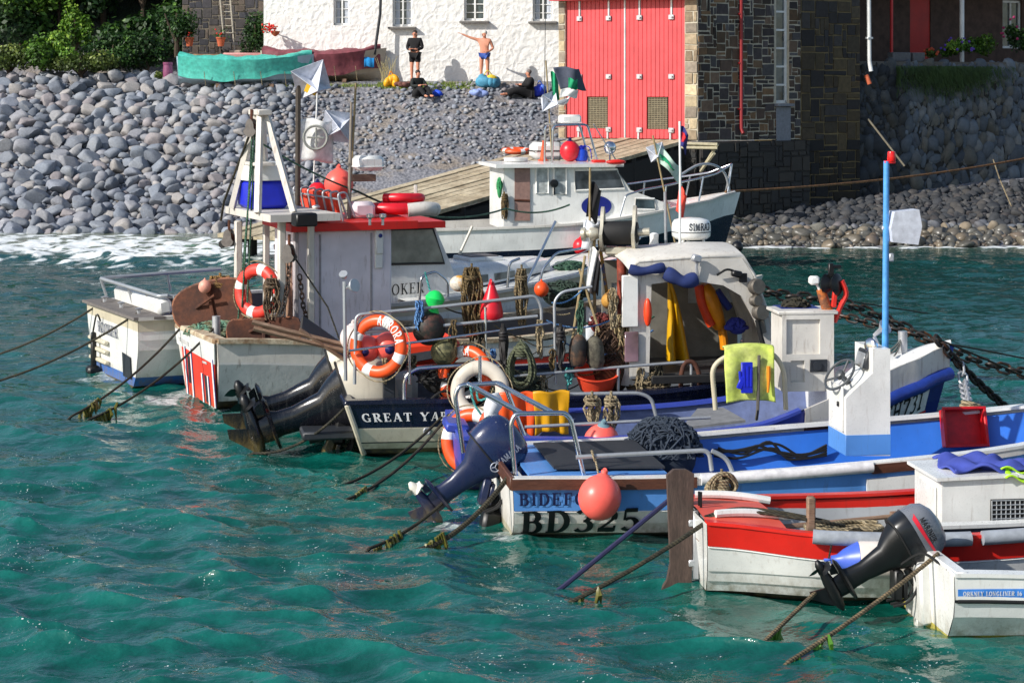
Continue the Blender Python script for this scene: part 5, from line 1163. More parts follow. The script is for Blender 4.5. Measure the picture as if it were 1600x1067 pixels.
b = MB(); hd_.deck(b, 4.15, 5.32, .012, .05); b.slab([(4.15,-.74,.62),(4.15,.74,.62),(4.15,.70,1.0),(4.15,-.70,1.0)], .03); b.build('foredeck', GRP, rd_)
b = MB(); b.tube([(5.12,0,1.3),(5.12,0,1.56)], .055, 10); b.build('samson_post', GALV, rd_)
lay = lambda u, v, k: hd_.pt(4.70+u, hd_.vz(4.70+u, hd_.par(4.70+u)[2]-.67+v), .02+k*.001)
b = MB(); b.grid(lambda s, t: lay(-.02+.52*s, -.03+.30*t, 0), 12, 5); pl_ = b.build('number_board', WT, rd_)
b = MB(); text(b, 'EH731', lambda u, v, k: lay(.02+u, .02+v, 2+k), .22, .50, 1.2, .12, even=True); b.build('registration', BK, pl_)
b = MB(); b.grid(lambda s, t: lay(-.035+.55*s, -.055+.022*t, 1), 12, 2); b.build('red_edge', REDP, pl_)
# wheel shelter console
P0 = fd_.at(1222,612,-.25); P1 = fd_.at(1303,490,-.25); w_ = P1.x-P0.x; h_ = P1.z-P0.z; dpt = .5
b = MB(); hl = [(.05*w_/.6, h_*.48, .44*w_/.6, h_*.93), (.10*w_/.6, h_*.12, .26*w_/.6, h_*.40)]
panel(b, P0, Vector((1,0,0)), w_, h_, .04, hl); b.box((P0.x+w_/2, P0.y+dpt, P0.z+h_/2), (w_,.03,h_), bev=.004); b.box((P0.x+w_/2, P0.y+dpt/2+.02, P0.z+h_+.012), (w_+.1,dpt+.06,.04), bev=.012)
for xx in (.016, w_-.016): b.box((P0.x+xx, P0.y+dpt/2+.02, P0.z+h_/2), (.03,dpt-.06,h_-.004), bev=.004)
b.box((P0.x+w_/2, P0.y+dpt/2+.02, P0.z+h_*.45), (w_-.07,dpt-.08,.03)); cs_ = b.build('console', OLDWHITE, rd_)
b = MB(); b.box((P0.x+w_/2, P0.y+dpt-.03, P0.z+h_*.5), (w_-.08,.02,h_-.08)); b.build('back_board', paint('pinkish inner board', rgb(176,120,116), .6, .3), cs_)
b = MB(); b.box((P0.x+.27*w_/.6, P0.y+.1, P0.z+h_*.70), (.22,.02,h_*.34)); b.box((P0.x+.27*w_/.6, P0.y+.085, P0.z+h_*.72), (.13,.02,h_*.16)); b.build('instrument_panel', GRP, cs_)
b = MB(); b.box((P0.x+.42*w_/.6, P0.y-.01, P0.z+h_*.33), (.2,.02,.14), bev=.006); b.lathe([(.05,0),(.05,.02),(.03,.022)], (P0.x+.40*w_/.6, P0.y-.02, P0.z+h_*.33), (0,-1,0), 16); b.build('gauge', DGREY, cs_)
b = MB(); pb_ = [fd_.at(1300,497,-.1), fd_.at(1283,440,-.1), fd_.at(1296,425,-.1)]
b.tube([fd_.at(1298,497,-.1), fd_.at(1288,470,-.1), fd_.at(1282,452,-.1)], [.07,.06,.05], 10); b.build('hauler_arm', twotone('orange rusty arm', rgb(190,104,40), rgb(120,74,48), 5), rd_)
b = MB(); hc_ = fd_.at(1300,445,-.12); b.lathe([(.0,-.10),(.09,-.10),(.13,-.07),(.06,0),(.13,.07),(.09,.10),(.0,.10)], hc_, (.7,-.7,.1), 20); b.box(hc_+Vector((0,.05,.16)), (.06,.06,.16)); b.box(hc_+Vector((.06,.05,.2)), (.12,.05,.04)); b.build('pot_hauler', BLACK, rd_)
b = MB(); b.tube(curve([hc_+Vector((.1,-.05,.05)), hc_+Vector((.15,-.05,-.1)), hc_+Vector((.08,-.05,-.25)), hc_+Vector((.03,0,-.42))], 5), .03, 8); b.box(hc_+Vector((.02,-.04,-.12)), (.05,.06,.26), (0,.1,0)); b.build('hauler_guard', plain('red steel guard', rgb(206,44,34), .45), rd_)
b = MB(); b.box(fd_.at(1272,438,-.1), (.12,.10,.10), bev=.025); b.tube([fd_.at(1275,442,-.1), fd_.at(1282,456,-.1)], .015, 6); b.build('work_light', GRP, rd_)
b = MB(); b.box(fd_.at(1245,486,.2), (.5,.45,.10), bev=.03); b.build('console_cover', DBLUE, cs_)
heap(fd_.w(fd_.at(1243,480,.2)), .17, .14, .10, ROPED, 'grey rope bundle lying on top of the white console', 30, .014, 'rope_bundle', 'rope')
# hi-vis jacket on its hoop
steel(rd_, [[fd_.at(1118,640,-.55), fd_.at(1112,572,-.55), fd_.at(1140,553,-.55), fd_.at(1205,548,-.55), fd_.at(1225,575,-.55), fd_.at(1228,640,-.55)]], .028, 'hoop', paint('cream tube', rgb(206,196,168), .5, .5), fil=.2)
JK = twotone('hi-vis yellow fabric', rgb(196,212,92), rgb(186,190,120), 2.2, .4, .7, .8)
t = thing('hi_vis_jacket', 'dirty lime yellow jacket draped over a hoop with blue glove on it', 'jacket', fd_.w(fd_.at(1172,635,-.6)))
pA = fd_.at(1134,556,-.58); pB = fd_.at(1208,553,-.58); hgt = (pA.z-fd_.at(1134,634,-.58).z)
def jk(s, u):
    x = pA.x-.02*math.sin(u*3)+(pB.x-pA.x+.02)*s; z = pA.z+.06; a = u*1.25
    if a < .25: y = -.58+.16-.16*a/.25; zz = z+.02*math.sin(a/.25*PI)
    else: y = -.585-.05*math.sin((a-.25)*2.2)-.012*math.sin(s*13); zz = z-(a-.25)*(hgt+.02)
    return fd_.w((x, y+.01*math.sin(s*9+u*7), zz+.03*math.sin(s*3.1)))
cloth(jk, 30, 34, JK, 'body', None, None, .02, t)
b = MB(); b.box(fd_.at(1167,590,-.70), (.13,.03,.34), (0,0,.05), .012); b.box(fd_.at(1158,598,-.71), (.06,.03,.14), (0,.4,0), .012); 
for k in range(4): b.tube([fd_.at(1158+k*5,604,-.71), fd_.at(1156+k*6,572+abs(k-2)*4,-.71)], .016, 6)
b.v = [tuple(fd_.w(p)) for p in b.v]; b.build('glove', ROYAL, t, world=True)
b = MB(); b.tube([fd_.w(fd_.at(1201,572,-.68)), fd_.w(fd_.at(1201,592,-.68))], .022, 8); b.tube([fd_.w(fd_.at(1201,592,-.68)), fd_.w(fd_.at(1200,613,-.68))], [.02,.012], 8); b.build('knife', plain('orange handle', rgb(236,140,30), .4), t, world=True)
b = MB(); b.tube([fd_.w(fd_.at(1186,555,-.66)), fd_.w(fd_.at(1184,640,-.68)), fd_.w(fd_.at(1182,655,-.5))], .018, 6); o_ = b.build('strap', plain('grey strap', rgb(90,86,78), .8), t, world=True)
b = MB(); b.slab([fd_.at(1065,672,-.2), fd_.at(1165,660,-.2), fd_.at(1130,640,.6), fd_.at(1090,642,.6)], .03); b.build('deck_board', plain('grey deck board', rgb(120,122,126), .7), rd_)
# rails of D with hung oilskins
steel(rd_, [[fd_.at(836,700,.72), fd_.at(832,640,.72), fd_.at(850,620,.72), fd_.at(870,616,.72), fd_.at(1000,614,.72), fd_.at(1018,622,.72), fd_.at(1025,650,.72)]], .022, 'deck_rail', GREYTUBE)
steel(rd_, [[fd_.at(820,667,-.78), fd_.at(1110,652,-.78)]], .018, 'side_rail', GREYTUBE)
def oil(x0, x1, y0, y1, m, name, label, ph):
    A = fd_.at(x0, y0, .66); B = fd_.at(x1, y0, .66); C_ = fd_.at(x0, y1, .66); hh = A.z-C_.z
    return cloth(lambda s, u: fd_.w((A.x+(B.x-A.x)*(s+(.05*math.sin(u*4+ph))*(s-.5)), .66-.035*math.sin(s*15+ph)*u-.03*math.sin(s*6)-.02, A.z+.01*math.sin(s*10)-hh*u*(1+.06*math.sin(s*7+ph)))), 34, 18, m, name, label, 'oilskin', .012)
OILO = plain('orange oilskin', rgb(232,84,26), .42, scale=4, var=.15, bump=.25); OILY = plain('ochre yellow oilskin', rgb(206,150,10), .42, scale=4, var=.2, bump=.25)
oil(781, 834, 613, 679, OILO, 'oilskin_trousers', 'orange oilskin hanging beside the yellow one on a low rail', .3)
oil(834, 889, 611, 676, OILY, 'oilskin_trousers', 'ochre yellow oilskin hanging over the low rail beside the orange one', 1.7)
for (px, py, w, h, lab) in ((925,640,.17,.33,'pale rope hank tied beside the small pink buoy, nearer the stern'), (955,640,.18,.36,'pale rope hank tied beside the small pink buoy, nearer the bow')):
    hank(fd_.w(fd_.at(px, py-22, -.74)), w, h, ROPE, lab, 16, .013)
ball(fd_.w(fd_.at(940,692,-.80)), .20, PINK, 'small pink buoy with grey and blue rope on the violet gunwale', axis=(.1,-.2,1), cap=plain('grey eye', rgb(110,140,150), .5))
lifebuoy(fd_.w(fd_.at(737,690,.12)), (-.38,-1,.18), 'big orange lifebuoy standing over the stern beside the navy outboard', spin=.5, group='lifebuoys hung on the boats')
b = MB(); b.box(fd_.at(712,664,-.2), (.26,.5,.10), (0,.15,0), .03); b.build('stern_locker', PURP, rd_)
b = MB(); b.box(fd_.at(712,768,.3), (.18,.3,.35), (0,.2,0), .05); b.tube([fd_.at(700,770,.2), fd_.at(690,792,.2)], [.06,.09], 8); b.build('outdrive', BLACK, rd_)
bag = cloth(lambda s, u: fc_.w(fc_.at(760+18*s+3*math.sin(u*9)-5*(s-.5)*math.cos(u*12), 614+66*u, .55)+Vector((0, -.05*math.sin(PI*s)*(.6+.4*math.sin(u*5)), .0))), 12, 20, plain('white plastic bag', rgb(214,218,224), .45, scale=7, var=.12, bump=.5), 'plastic_bag', 'crumpled white plastic bag tied under the steel stern hoops', 'bag', .03)
b = MB(); b.tube(curve([fc_.w(fc_.at(735,604,.6)), fc_.w(fc_.at(741,630,.58)), fc_.w(fc_.at(752,648,.56))], 5), .012, 6); b.tube(curve([fc_.w(fc_.at(745,602,.6)), fc_.w(fc_.at(748,625,.58)), fc_.w(fc_.at(768,618,.56))], 5), .012, 6); o_ = b.build('twine', ROPET); tag(o_, 'turquoise twine knotted round the far stern hoop', 'rope')
# ================================================================== E  GREAT YARMOUTH, navy and cream with shelter and hauler
fe = Frame(572, 716, 1.16, 10); re_ = fe.root('fishing_boat', 'navy and cream fishing boat with white arched shelter, radar dome and twin tilted outboards', 'boat')
he = Hull([(0,-.3,1.25,.66,1.0), (1.6,-.4,1.32,.66,1.0), (3.4,-.4,1.34,.70,.98), (4.6,-.3,1.18,.78,.84), (5.4,-.1,.62,.86,.6), (5.75,.1,.02,.9,.4)], 5.75, -.36, .2)
hullobj(he, re_, [('v',0), ('z',.03), ('z',.09), ('z',.165), ('z',.18), ('d',.315), ('d',.30), ('d',.06), ('v',1)], [2,2,0,3,0,0,1,1], [CREAM, NAVY, BOTTOM, DGREY], tm=[2,2,0,0,0,0,1,1])
b = MB(); he.inner(b, .08, .15, .10, 5.3, 0, 1); b.build('interior', [plain('grey moulded interior', rgb(78,84,92), .6), GREYIN], re_)
b = MB(); he.rail(b, 0, 5.7, .15, .05, -.01, .03); b.box((-.20,0,.65), (.13,2.46,.08), bev=.02); b.build('gunwale', NAVY, re_)
b = MB(); b.tube([he.pt(0,he.rowv(0,('z',.02))), he.pt(0,he.rowv(0,('d',.3))), he.pt(0,he.rowv(0,('d',.02)))], .035, 8); b.build('corner_post', CREAM, re_)
b = MB(); b.box((.28,-1.06,.83), (.14,.10,.34), bev=.01); b.build('mooring_post', DGREY, re_)
b = MB(); he.letters(b, 'GREAT YARMOUTH', .10, .44, .10, 1.0, 1.2, 0, .012, 0, .22); b.build('lettering', WT, re_)
b = MB(); b.torus(he.pt(.72, he.vz(.72,.31), .015), .035, .012, (0,1,0), 14, 6); b.build('mooring_eye', GALV, re_)
YWH = paint('cream cowl top', rgb(214,208,192), .3, .25, coat=.4); YNV = paint('dark navy engine paint', rgb(7,9,18), .22, .2, (.12,.12,.12), coat=.35)
for lt, yy in ((.78, 0.), (-.42, .02)): outboard(re_, Vector((-.26+yy,lt,.22)), 71, 1.28, YWH, YNV, BLACK, -4, None, False, 1.12)
for k, lt in enumerate((.78,-.42)):
    b = MB(); b.box((-.22,lt,.36), (.16,.34,.6), (0,.2,0), .04); b.tube([(-.30,lt-.12,.2),(-.62,lt-.1,.12)], .05, 8); b.build('engine_bracket', BLACK, re_)
b = MB(); b.box((-.42,0,.24), (.62,1.9,.10), bev=.03); b.build('bathing_platform', DGREY, re_)
# plywood hatch board lying tilted over the motors
t = thing('hatch_board', 'long dark board with pale edges propped tilted over the twin outboards', 'board', fe.w(fe.at(540,590,-.6)))
A = fe.at(468,518,-.55); B = fe.at(620,622,-.55); A2 = A+Vector((.10,1.15,.02)); B2 = B+Vector((.10,1.15,.0))
b = MB(); b.slab([fe.w(p) for p in (A, B, B2, A2)], .05); b.build('panel', plain('dark underside board', rgb(46,42,38), .7), t, world=True)
b = MB()
for dz, x0 in ((.03, 394), (-.03, 396)):
    a_ = fe.at(x0, 503 if dz > 0 else 513, -.52); e_ = fe.at(560, 558, -.60); e_.z += dz
    b.tube([fe.w(a_), fe.w(fe.at(545, 541 if dz > 0 else 550, -.58))], .03, 4)
b.tube([fe.w(A+Vector((0,-.02,.03))), fe.w(B+Vector((0,-.02,.03)))], .022, 4); b.build('batten', OAK, t, world=True)
b = MB(); b.box((.35,.2,.66), (.7,1.5,.5), bev=.08); b.build('engine_cover', paint('grey white engine cover', rgb(190,190,188), .35, .3), re_)
# shelter with its open working side facing the camera
LN = -1.10; LF = .42
roof = [fe.at(982,420,LN), fe.at(1040,398,LN), fe.at(1165,418,LN)]
out_ = [(984,592),(984,424),(1000,412),(1110,404),(1160,404),(1176,430),(1196,485),(1212,535),(1222,592)]
inn = [(1206,592),(1196,545),(1180,500),(1158,462),(1130,446),(1090,440),(1050,440),(1018,444),(1014,592)]
side = MB()
O_ = [fe.at(px, py, LN) for px, py in out_]; I_ = [fe.at(px, py, LN) for px, py in inn][::-1]
vs = O_+I_+[p+Vector((0,.07,0)) for p in O_]+[p+Vector((0,.07,0)) for p in I_]; nO = len(O_); fs = []
for i in range(nO-1):
    fs += [(i, i+1, nO+i+1, nO+i), (2*nO+i, 3*nO+i, 3*nO+i+1, 2*nO+i+1), (i, 2*nO+i, 2*nO+i+1, i+1), (nO+i, nO+i+1, 3*nO+i+1, 3*nO+i)]
side.add(vs, fs)
sh_ = side.build('shelter_side', OLDWHITE, re_, angle=30)
prof = [(p.x, p.z) for p in O_[1:]]
b = MB(); n_ = len(prof); g_ = []
for j in range(9):
    u = j/8; y = LN+.005+(LF-LN)*u; cr = .10*math.sin(PI*u)
    for (x, z) in prof: g_.append(Vector((x+.0, y, z+(cr if z > 1.2 else 0))))
fs = [(j*n_+i, (j+1)*n_+i, (j+1)*n_+i+1, j*n_+i+1) for j in range(8) for i in range(n_-1)]; b.add(g_, fs); o_ = b.build('shelter_roof', OLDWHITE, sh_, angle=50); md = o_.modifiers.new('panel thickness', 'SOLIDIFY'); md.thickness = .04; md.offset = -1
x0, z0 = prof[0][0], O_[0].z; x1 = O_[-1].x
b = MB(); hx = (fe.at(1075,470,LF).x, fe.at(1155,470,LF).x); hz = (fe.at(1075,474,LF).z, fe.at(1075,440,LF).z)
panel(b, Vector((x0, LF, z0)), Vector((1,0,0)), x1-x0-.12, prof[0][1]-z0, .05, [(hx[0]-x0, hz[0]-z0, hx[1]-x0, hz[1]-z0), (.12, hz[0]-z0, .62, hz[1]-z0)])
b.build('far_side', plain('drab inner panel', rgb(126,124,116), .7, scale=4, var=.3), sh_)
for (a, c) in ((hx[0], hx[1]), (x0+.12, x0+.62)): b = MB(); b.add([(a,LF+.03,hz[0]), (c,LF+.03,hz[0]), (c,LF+.03,hz[1]), (a,LF+.03,hz[1])], [(0,1,2,3)]); b.build('window_pane', plain('hazy pane', rgb(190,200,204), .25), sh_)
b = MB(); b.box(((x0+x1)/2, (LN+LF)/2, z0+.02), (x1-x0, 1.44, .05)); b.build('shelter_sole', plain('dark wet sole', rgb(44,44,46), .6), sh_)
b = MB(); b.box((x0+.05, LN+.10, (z0+prof[0][1])/2), (.05,.14,prof[0][1]-z0-.05), bev=.02); b.build('door_post', GRP, sh_)
b = MB(); dw = fe.at(986,470,LN); b.box((dw.x-.02, LN-.03, dw.z), (.2,.04,.62), bev=.06); b.build('side_board', GRP, sh_); 
b = MB(); b.box((dw.x+.0, LN-.03, dw.z-.55), (.17,.03,.36), bev=.03); b.build('side_glass', glass_mat('pinkish glass', (.10,.06,.07)), sh_)
# blue canvas rolls, oilskins inside
def roll(pts, r, label):
    b = MB(); P = curve([fe.w(fe.at(*p)) for p in pts], 6); b.tube(P, [r*(.95+.14*math.sin(i*.5)) for i in range(len(P))], 12); o = b.build('canvas_roll', plain('blue canvas', rgb(32,48,100), .85, scale=6, var=.3, bump=.5)); tag(o, label, 'canvas')
roll([(983,420,LN-.05),(1000,424,LN-.08),(1020,421,LN-.1),(1036,418,LN-.06)], .06, 'blue canvas rolled along the stern corner of the shelter roof')
roll([(1040,426,LN-.05),(1055,434,LN-.1),(1070,440,LN-.12),(1086,436,LN-.08)], .085, 'bunched blue canvas hanging over the middle of the shelter opening')
cloth(lambda s, u: fe.w(fe.at(1046+(2+30*u**.8)*s*1.0+ (-2+1*math.sin(u*5))*1.0, 440+126*u, .1)+Vector((.0, -.10*math.sin(s*9)*u, 0))), 24, 24, plain('yellow oilskin', rgb(212,160,8), .4, scale=4, var=.2, bump=.2), 'oilskin_apron', 'long plain yellow oilskin hanging inside the dark shelter', 'oilskin', .02)
t = thing('oilskin_jacket', 'orange yellow padded oilskin jacket hanging at the bow end of the shelter', 'oilskin', fe.w(fe.at(1120,540,-.2)))
OY = plain('amber oilskin', rgb(226,140,14), .45, scale=6, var=.25, bump=.4)
b = MB(); P = [fe.w(fe.at(px, py, -.2)) for px, py in ((1100,444),(1108,465),(1117,490),(1125,512))]; b.tube(curve(P, 5), [.10,.13,.15,.17,.18,.19,.19,.19,.19,.18,.18,.17,.16,.15,.14,.12], 14, flat=.6); b.build('body', OY, t, world=True)
b = MB(); P = [fe.w(fe.at(px, py, -.3)) for px, py in ((1092,446),(1096,470),(1104,492),(1112,508))]; b.tube(curve(P, 4), [.06]*13, 10); b.build('sleeve', plain('red orange sleeve', rgb(206,60,20), .5), t, world=True)
b = MB(); P = [fe.w(fe.at(px, py, -.2)) for px, py in ((1126,508),(1130,525),(1132,545))]; b.tube(curve(P, 4), .09, 10, flat=.6); b.build('trouser_leg', OY, t, world=True)
b = MB(); P = [fe.w(fe.at(px, py, -.25)) for px, py in ((1120,454),(1131,470),(1140,482))]; b.tube(curve(P, 4), .05, 8); b.build('sleeve', DBLUE, t, world=True)
heap(fe.w(fe.at(1152,512,-.4)), .13,.10,.10, plain('blue rags', rgb(40,50,140), .85), 'blue cloth bundle inside the bow end of the shelter', 20, .03, 'cloth_bundle', 'cloth')
b = MB(); b.ell(fe.w(fe.at(1012,488,LN-.04)), (.05,.05,.17)); o_ = b.build('fender', plain('orange red vinyl', rgb(238,70,30), .4)); tag(o_, 'small orange red fender hanging at the stern post of the shelter', 'fender')
# roof gear
def rf(px, py, l): return fe.at(px, py, l)
b = MB(); c_ = rf(1080,376,.2); b.lathe([(.0,-.0),(.20,.0),(.245,.04),(.25,.10),(.25,.15),(.245,.20),(.22,.245),(.12,.27),(0,.275)], c_+Vector((0,0,.02)), UP, 32); rad = b.build('radar_dome', GRP, sh_, angle=60)
b = MB(); b.torus(c_+Vector((0,0,.115)), .249, .006, UP, 32, 6); b.build('dome_seam', DGREY, rad)
b = MB(); fl = lambda u, v, k: c_+Vector((.253*math.sin(u/.25-.60), -.253*math.cos(u/.25-.60), .165+v)) + Vector((math.sin(u/.25-.6), -math.cos(u/.25-.6), 0))*(.001*k)
text(b, 'SIMRAD', lambda u, v, k: fl(u+.06, v-.02, k), .085, .72, 1.4, .14, even=True); b.build('lettering', plain('grey lettering', rgb(60,66,76), .5, bump=0.), rad)
b = MB()
for dx, dy in ((-.13,-.1),(.13,-.1),(0,.15)): b.tube([c_+Vector((dx,dy,.03)), c_+Vector((dx*1.3,dy*1.3,-.28))], .02, 8)
b.build('radar_mount', GRP, rad)
b = MB(); p_ = rf(1022,398,.4); b.lathe([(.09,-.05),(.085,0),(.055,.18),(.06,.26),(.03,.28),(0,.285)], p_, UP, 14); b.build('gps_antenna', GRP, sh_)
b = MB(); b.tube([rf(1041,404,.5), rf(1039,300,.5)], .02, 8); b.build('aerial', GREYTUBE, sh_)
b = MB(); b.tube([rf(1062,404,-.3), rf(1063,260,-.3)], .016, 8); b.build('flag_staff', GRP, sh_)
b = MB(); b.ell(rf(1152,386,-.3), .075, n=16, m=10); b.tube([rf(1152,392,-.3), rf(1148,410,-.3)], .02, 6); b.lathe([(.08,0),(.07,.02),(.0,.03)], rf(1148,410,-.3), UP, 12); b.build('loudspeaker', BLACK, sh_)
b = MB(); b.ell(rf(1115,386,.5), (.11,.11,.05)); b.build('satellite_dome', GRP, sh_)
b = MB(); b.tube([rf(1052,440,LN-.03)+Vector((.3,0,.05)), rf(1088,418,LN-.05), rf(1090,402,LN-.05)], .02, 6); b.box(rf(1088,404,LN-.08), (.12,.08,.09), (0,.3,.2), .03); b.build('flood_light', GALV, sh_)
b = MB(); b.box(rf(1151,428,LN-.08), (.13,.09,.08), (0,.2,0), .03); b.box(rf(1161,434,LN-.08), (.10,.03,.11), bev=.01); b.tube(fillet([rf(1120,430,LN-.05), rf(1136,420,LN-.08), rf(1148,424,LN-.08)], .05), .014, 6); b.build('flood_light', BLACK, sh_)
b = MB(); 
for q, (px, py, s) in enumerate(((1182,448,.10),(1181,470,.07),(1188,488,.10))): b.lathe([(s*.9,-.06),(s,-.03),(s*.6,0),(s,.03),(s*.9,.06)], rf(px, py, LN-.10), (.3,-1,.1), 18)
b.tube([rf(1178,440,LN-.05), rf(1192,520,LN-.05)], .05, 6); b.build('line_hauler', plain('grey hauler iron', rgb(110,104,96), .5, .5), sh_)
b = MB(); b.tube(curve([rf(1232,500,-.6), rf(1225,520,-.7), rf(1214,550,-.8), rf(1205,575,-.9)], 6), .022, 8); b.tube(curve([rf(1183,500,LN-.1), rf(1190,530,LN-.1), rf(1200,560,LN-.1)], 6), .03, 8); b.build('hose', RUBBER, sh_)
# net hauler on its post
b = MB(); b.tube([rf(972,520,-.35), rf(971,385,-.35)], .06, 10); b.build('hauler_post', twotone('rust red post', rgb(150,66,48), rgb(112,52,40), 4), re_)
b = MB(); hx_ = rf(967,364,-.35); ax_ = Vector((.93,-.36,.05)).normalized()
b.lathe([(.12,-.24),(.15,-.2),(.15,.2),(.12,.24)], hx_, ax_, 22); nh_ = b.build('net_hauler', RUBBER, re_)
CAST = plain('cast alloy', rgb(196,190,172), .4, .5, var=.2)
for s_ in (-1, 1):
    b = MB(); c2 = hx_+ax_*(.2*s_); q = Vector((0,0,1)); u = ax_.cross(q).normalized(); poly = [(.21*math.cos(a)*(1 if math.sin(a) < .2 else .55), .23*math.sin(a)*(1. if math.sin(a) < 0 else 1.45)) for a in [2*PI*i/20 for i in range(20)]]
    b.prism(poly, c2-ax_*.02, -u, q, .04); b.build('cheek', CAST, nh_)
b = MB(); b.lathe([(.05,0),(.06,.02),(.09,.10),(.085,.13),(.05,.14),(.05,.18),(.085,.2),(.08,.24),(.03,.25)], hx_-ax_*.23, -ax_, 20); b.build('warping_end', CAST, nh_)
b = MB(); b.tube([hx_+ax_*.22, hx_+ax_*.38], .05, 12); b.box(hx_+Vector((0,0,-.22)), (.34,.16,.10), (0,0,-.36), .02); b.build('drive_motor', CAST, nh_)
# rails
steel(re_, [[fe.at(554,600,-1.1), fe.at(556,492,-1.1), fe.at(700,478,-1.1), fe.at(838,462,-1.1), fe.at(846,480,-1.1), fe.at(846,560,-1.1)], [fe.at(556,520,-1.1), fe.at(700,508,-1.1), fe.at(840,494,-1.1)]], .02, 'rail', GREYTUBE)
steel(re_, [[fe.at(545,548,-1.18), fe.at(700,528,-1.18), fe.at(860,505,-1.18)], [fe.at(640,600,-1.18), fe.at(640,535,-1.18)], [fe.at(760,600,-1.18), fe.at(758,480,-1.1)]], .016, 'rail')
steel(re_, [[fe.at(632,622,-1.15), fe.at(632,590,-1.15), fe.at(648,576,-1.15), fe.at(700,572,-1.15), fe.at(780,572,-1.15)]], .03, 'grab_rail')
steel(re_, [[fe.at(868,600,-1.15), fe.at(866,470,-1.1), fe.at(878,456,-1.1), fe.at(925,448,-1.1)], [fe.at(756,592,-1.2), fe.at(985,572,-1.2), fe.at(1080,565,-1.2), fe.at(1080,600,-1.2)], [fe.at(966,625,-1.2), fe.at(966,575,-1.2)]], .018, 'rail', GREYTUBE)
steel(re_, [[fe.at(1064,640,-1.2), fe.at(1064,585,-1.2), fe.at(1070,565,-1.2), fe.at(1084,565,-1.2), fe.at(1092,580,-1.2), fe.at(1095,640,-1.2)]], .03, 'davit', RUST)
b = MB(); b.tube(curve([fe.at(660,640,-1.22), fe.at(680,618,-1.24), fe.at(700,612,-1.22), fe.at(720,640,-1.1)], 6), .016, 6); b.build('hose', RUBBER, re_)
b = MB(); b.tube([fe.at(540,475,-1.05)+Vector((0,0,-.9)), fe.at(538,440,-1.05)], .022, 8); b.tube([fe.at(538,450,-1.05), fe.at(549,447,-1.05)], .018, 6)
b.lathe([(.03,-.04),(.055,.02),(.05,.03)], fe.at(537,430,-1.05), (-.2,-.6,.6), 14); b.lathe([(.04,-.04),(.085,.03),(.08,.04)], fe.at(551,447,-1.05), (.5,-.6,.2), 16); b.build('deck_lamp', GREYTUBE, re_)
b = MB(); b.box(fe.at(640,545,.2), (1.1,.9,.30), (0,-.05,.1), .12); o_ = thing('life_raft', 'orange red life raft bag behind the lifebuoys on the navy boat', 'life raft', fe.w(fe.at(640,575,.2)), fe.a); o_.location = (0,0,0); o_.rotation_euler = (0,0,0)
b.v = [tuple(fe.w(p)) for p in b.v]; b.build('bag', plain('fluorescent orange bag', rgb(250,70,36), .6, scale=3, var=.2, bump=.3), o_); o_.name = 'life_raft'
b = MB(); b.slab([fe.w(fe.at(596,575,-.35)), fe.w(fe.at(680,560,-.35)), fe.w(fe.at(676,548,-.3)), fe.w(fe.at(600,560,-.3))], .02); b.build('strap', DGREY, o_)
# lifebuoys and floats on the navy boat
lifebuoy(fe.w(fe.at(591,541,-1.22)), (-.45,-1,.12), 'orange lifebuoy lettered AURO hung above the twin outboards', word='AURORA', spin=.25, wa=48, R_=.30, r=.07)
lifebuoy(fe.w(fe.at(727,588,-1.15)), (-.55,-1,.25), 'orange lifebuoy with lettering partly behind the old white one', word='AURORA', spin=.9, wa=120, R_=.30, r=.07)
WOLD = paint('old white buoy', rgb(206,198,184), .55, .7, (.2,.13,.08)); lifebuoy(fe.w(fe.at(741,602,-1.15)+Vector((0,-.42,0))), (-.25,-1,.25), 'plain dirty white lifebuoy in front of an orange one', col=WOLD, bands=False, R_=.27, r=.085)
for px, py, r, lab, ax_ in ((606,541,.17,'pink buoy with navy eye behind the lettered lifebuoy, nearer the bow',(.2,-1,-.1)),(573,545,.16,'pink buoy with navy eye behind the lettered lifebuoy, nearer the stern',(-.1,-1,-.1))): ball(fe.w(fe.at(px, py, -.9)), r, PINK, lab, axis=ax_, cap=plain('navy eye', rgb(24,28,90), .4))
ball(fe.w(fe.at(552,528,-.6)), .16, plain('dull white float', rgb(214,200,196), .5), 'white buoy at the stern end behind the lettered lifebuoy')
ball(fe.w(fe.at(670,512,-1.0)), .20, twotone('weathered dark float', rgb(40,40,36), rgb(120,72,60), 5, .5, .75, .6), 'big dark weathered float tied under the rail of the navy boat', cap=BLACK)
ball(fe.w(fe.at(694,549,-1.05)), .16, twotone('mossy float', rgb(58,60,40), rgb(140,134,92), 6, .45, .6, .7), 'mossy green black float below the big dark one', axis=(.5,-.3,1))
GRN = plain('bright green float', rgb(30,214,96), .4, var=.1)
t = thing('float', 'bright green plastic float tied to the rail of the navy boat', 'float', fe.w(fe.at(676,498,-1.0)))
b = MB(); b.lathe([(.0,-.16),(.07,-.15),(.10,-.09),(.07,-.03),(.06,.0),(.10,.05),(.12,.11),(.08,.17),(.03,.2),(0,.2)], fe.w(fe.at(677,480,-1.0)), (.2,0,1), 18); b.build('body', GRN, t, world=True)
b = MB(); b.tube([fe.w(fe.at(676,470,-1.0)), fe.w(fe.at(668,440,-.9)), fe.w(fe.at(664,425,-.9))], .012, 5); b.build('twine', ROPET, t, world=True)
t = thing('pear_buoy', 'dark red pear shaped buoy hanging from the rail of the navy boat', 'buoy', fe.w(fe.at(768,505,-1.0)))
b = MB(); b.lathe([(0,-.18),(.08,-.175),(.135,-.13),(.14,-.06),(.115,.06),(.07,.18),(.045,.25),(.03,.3),(.0,.31)], fe.w(fe.at(768,480,-1.0)), (0,.05,1), 24); b.build('body', REDV, t, world=True, angle=70)
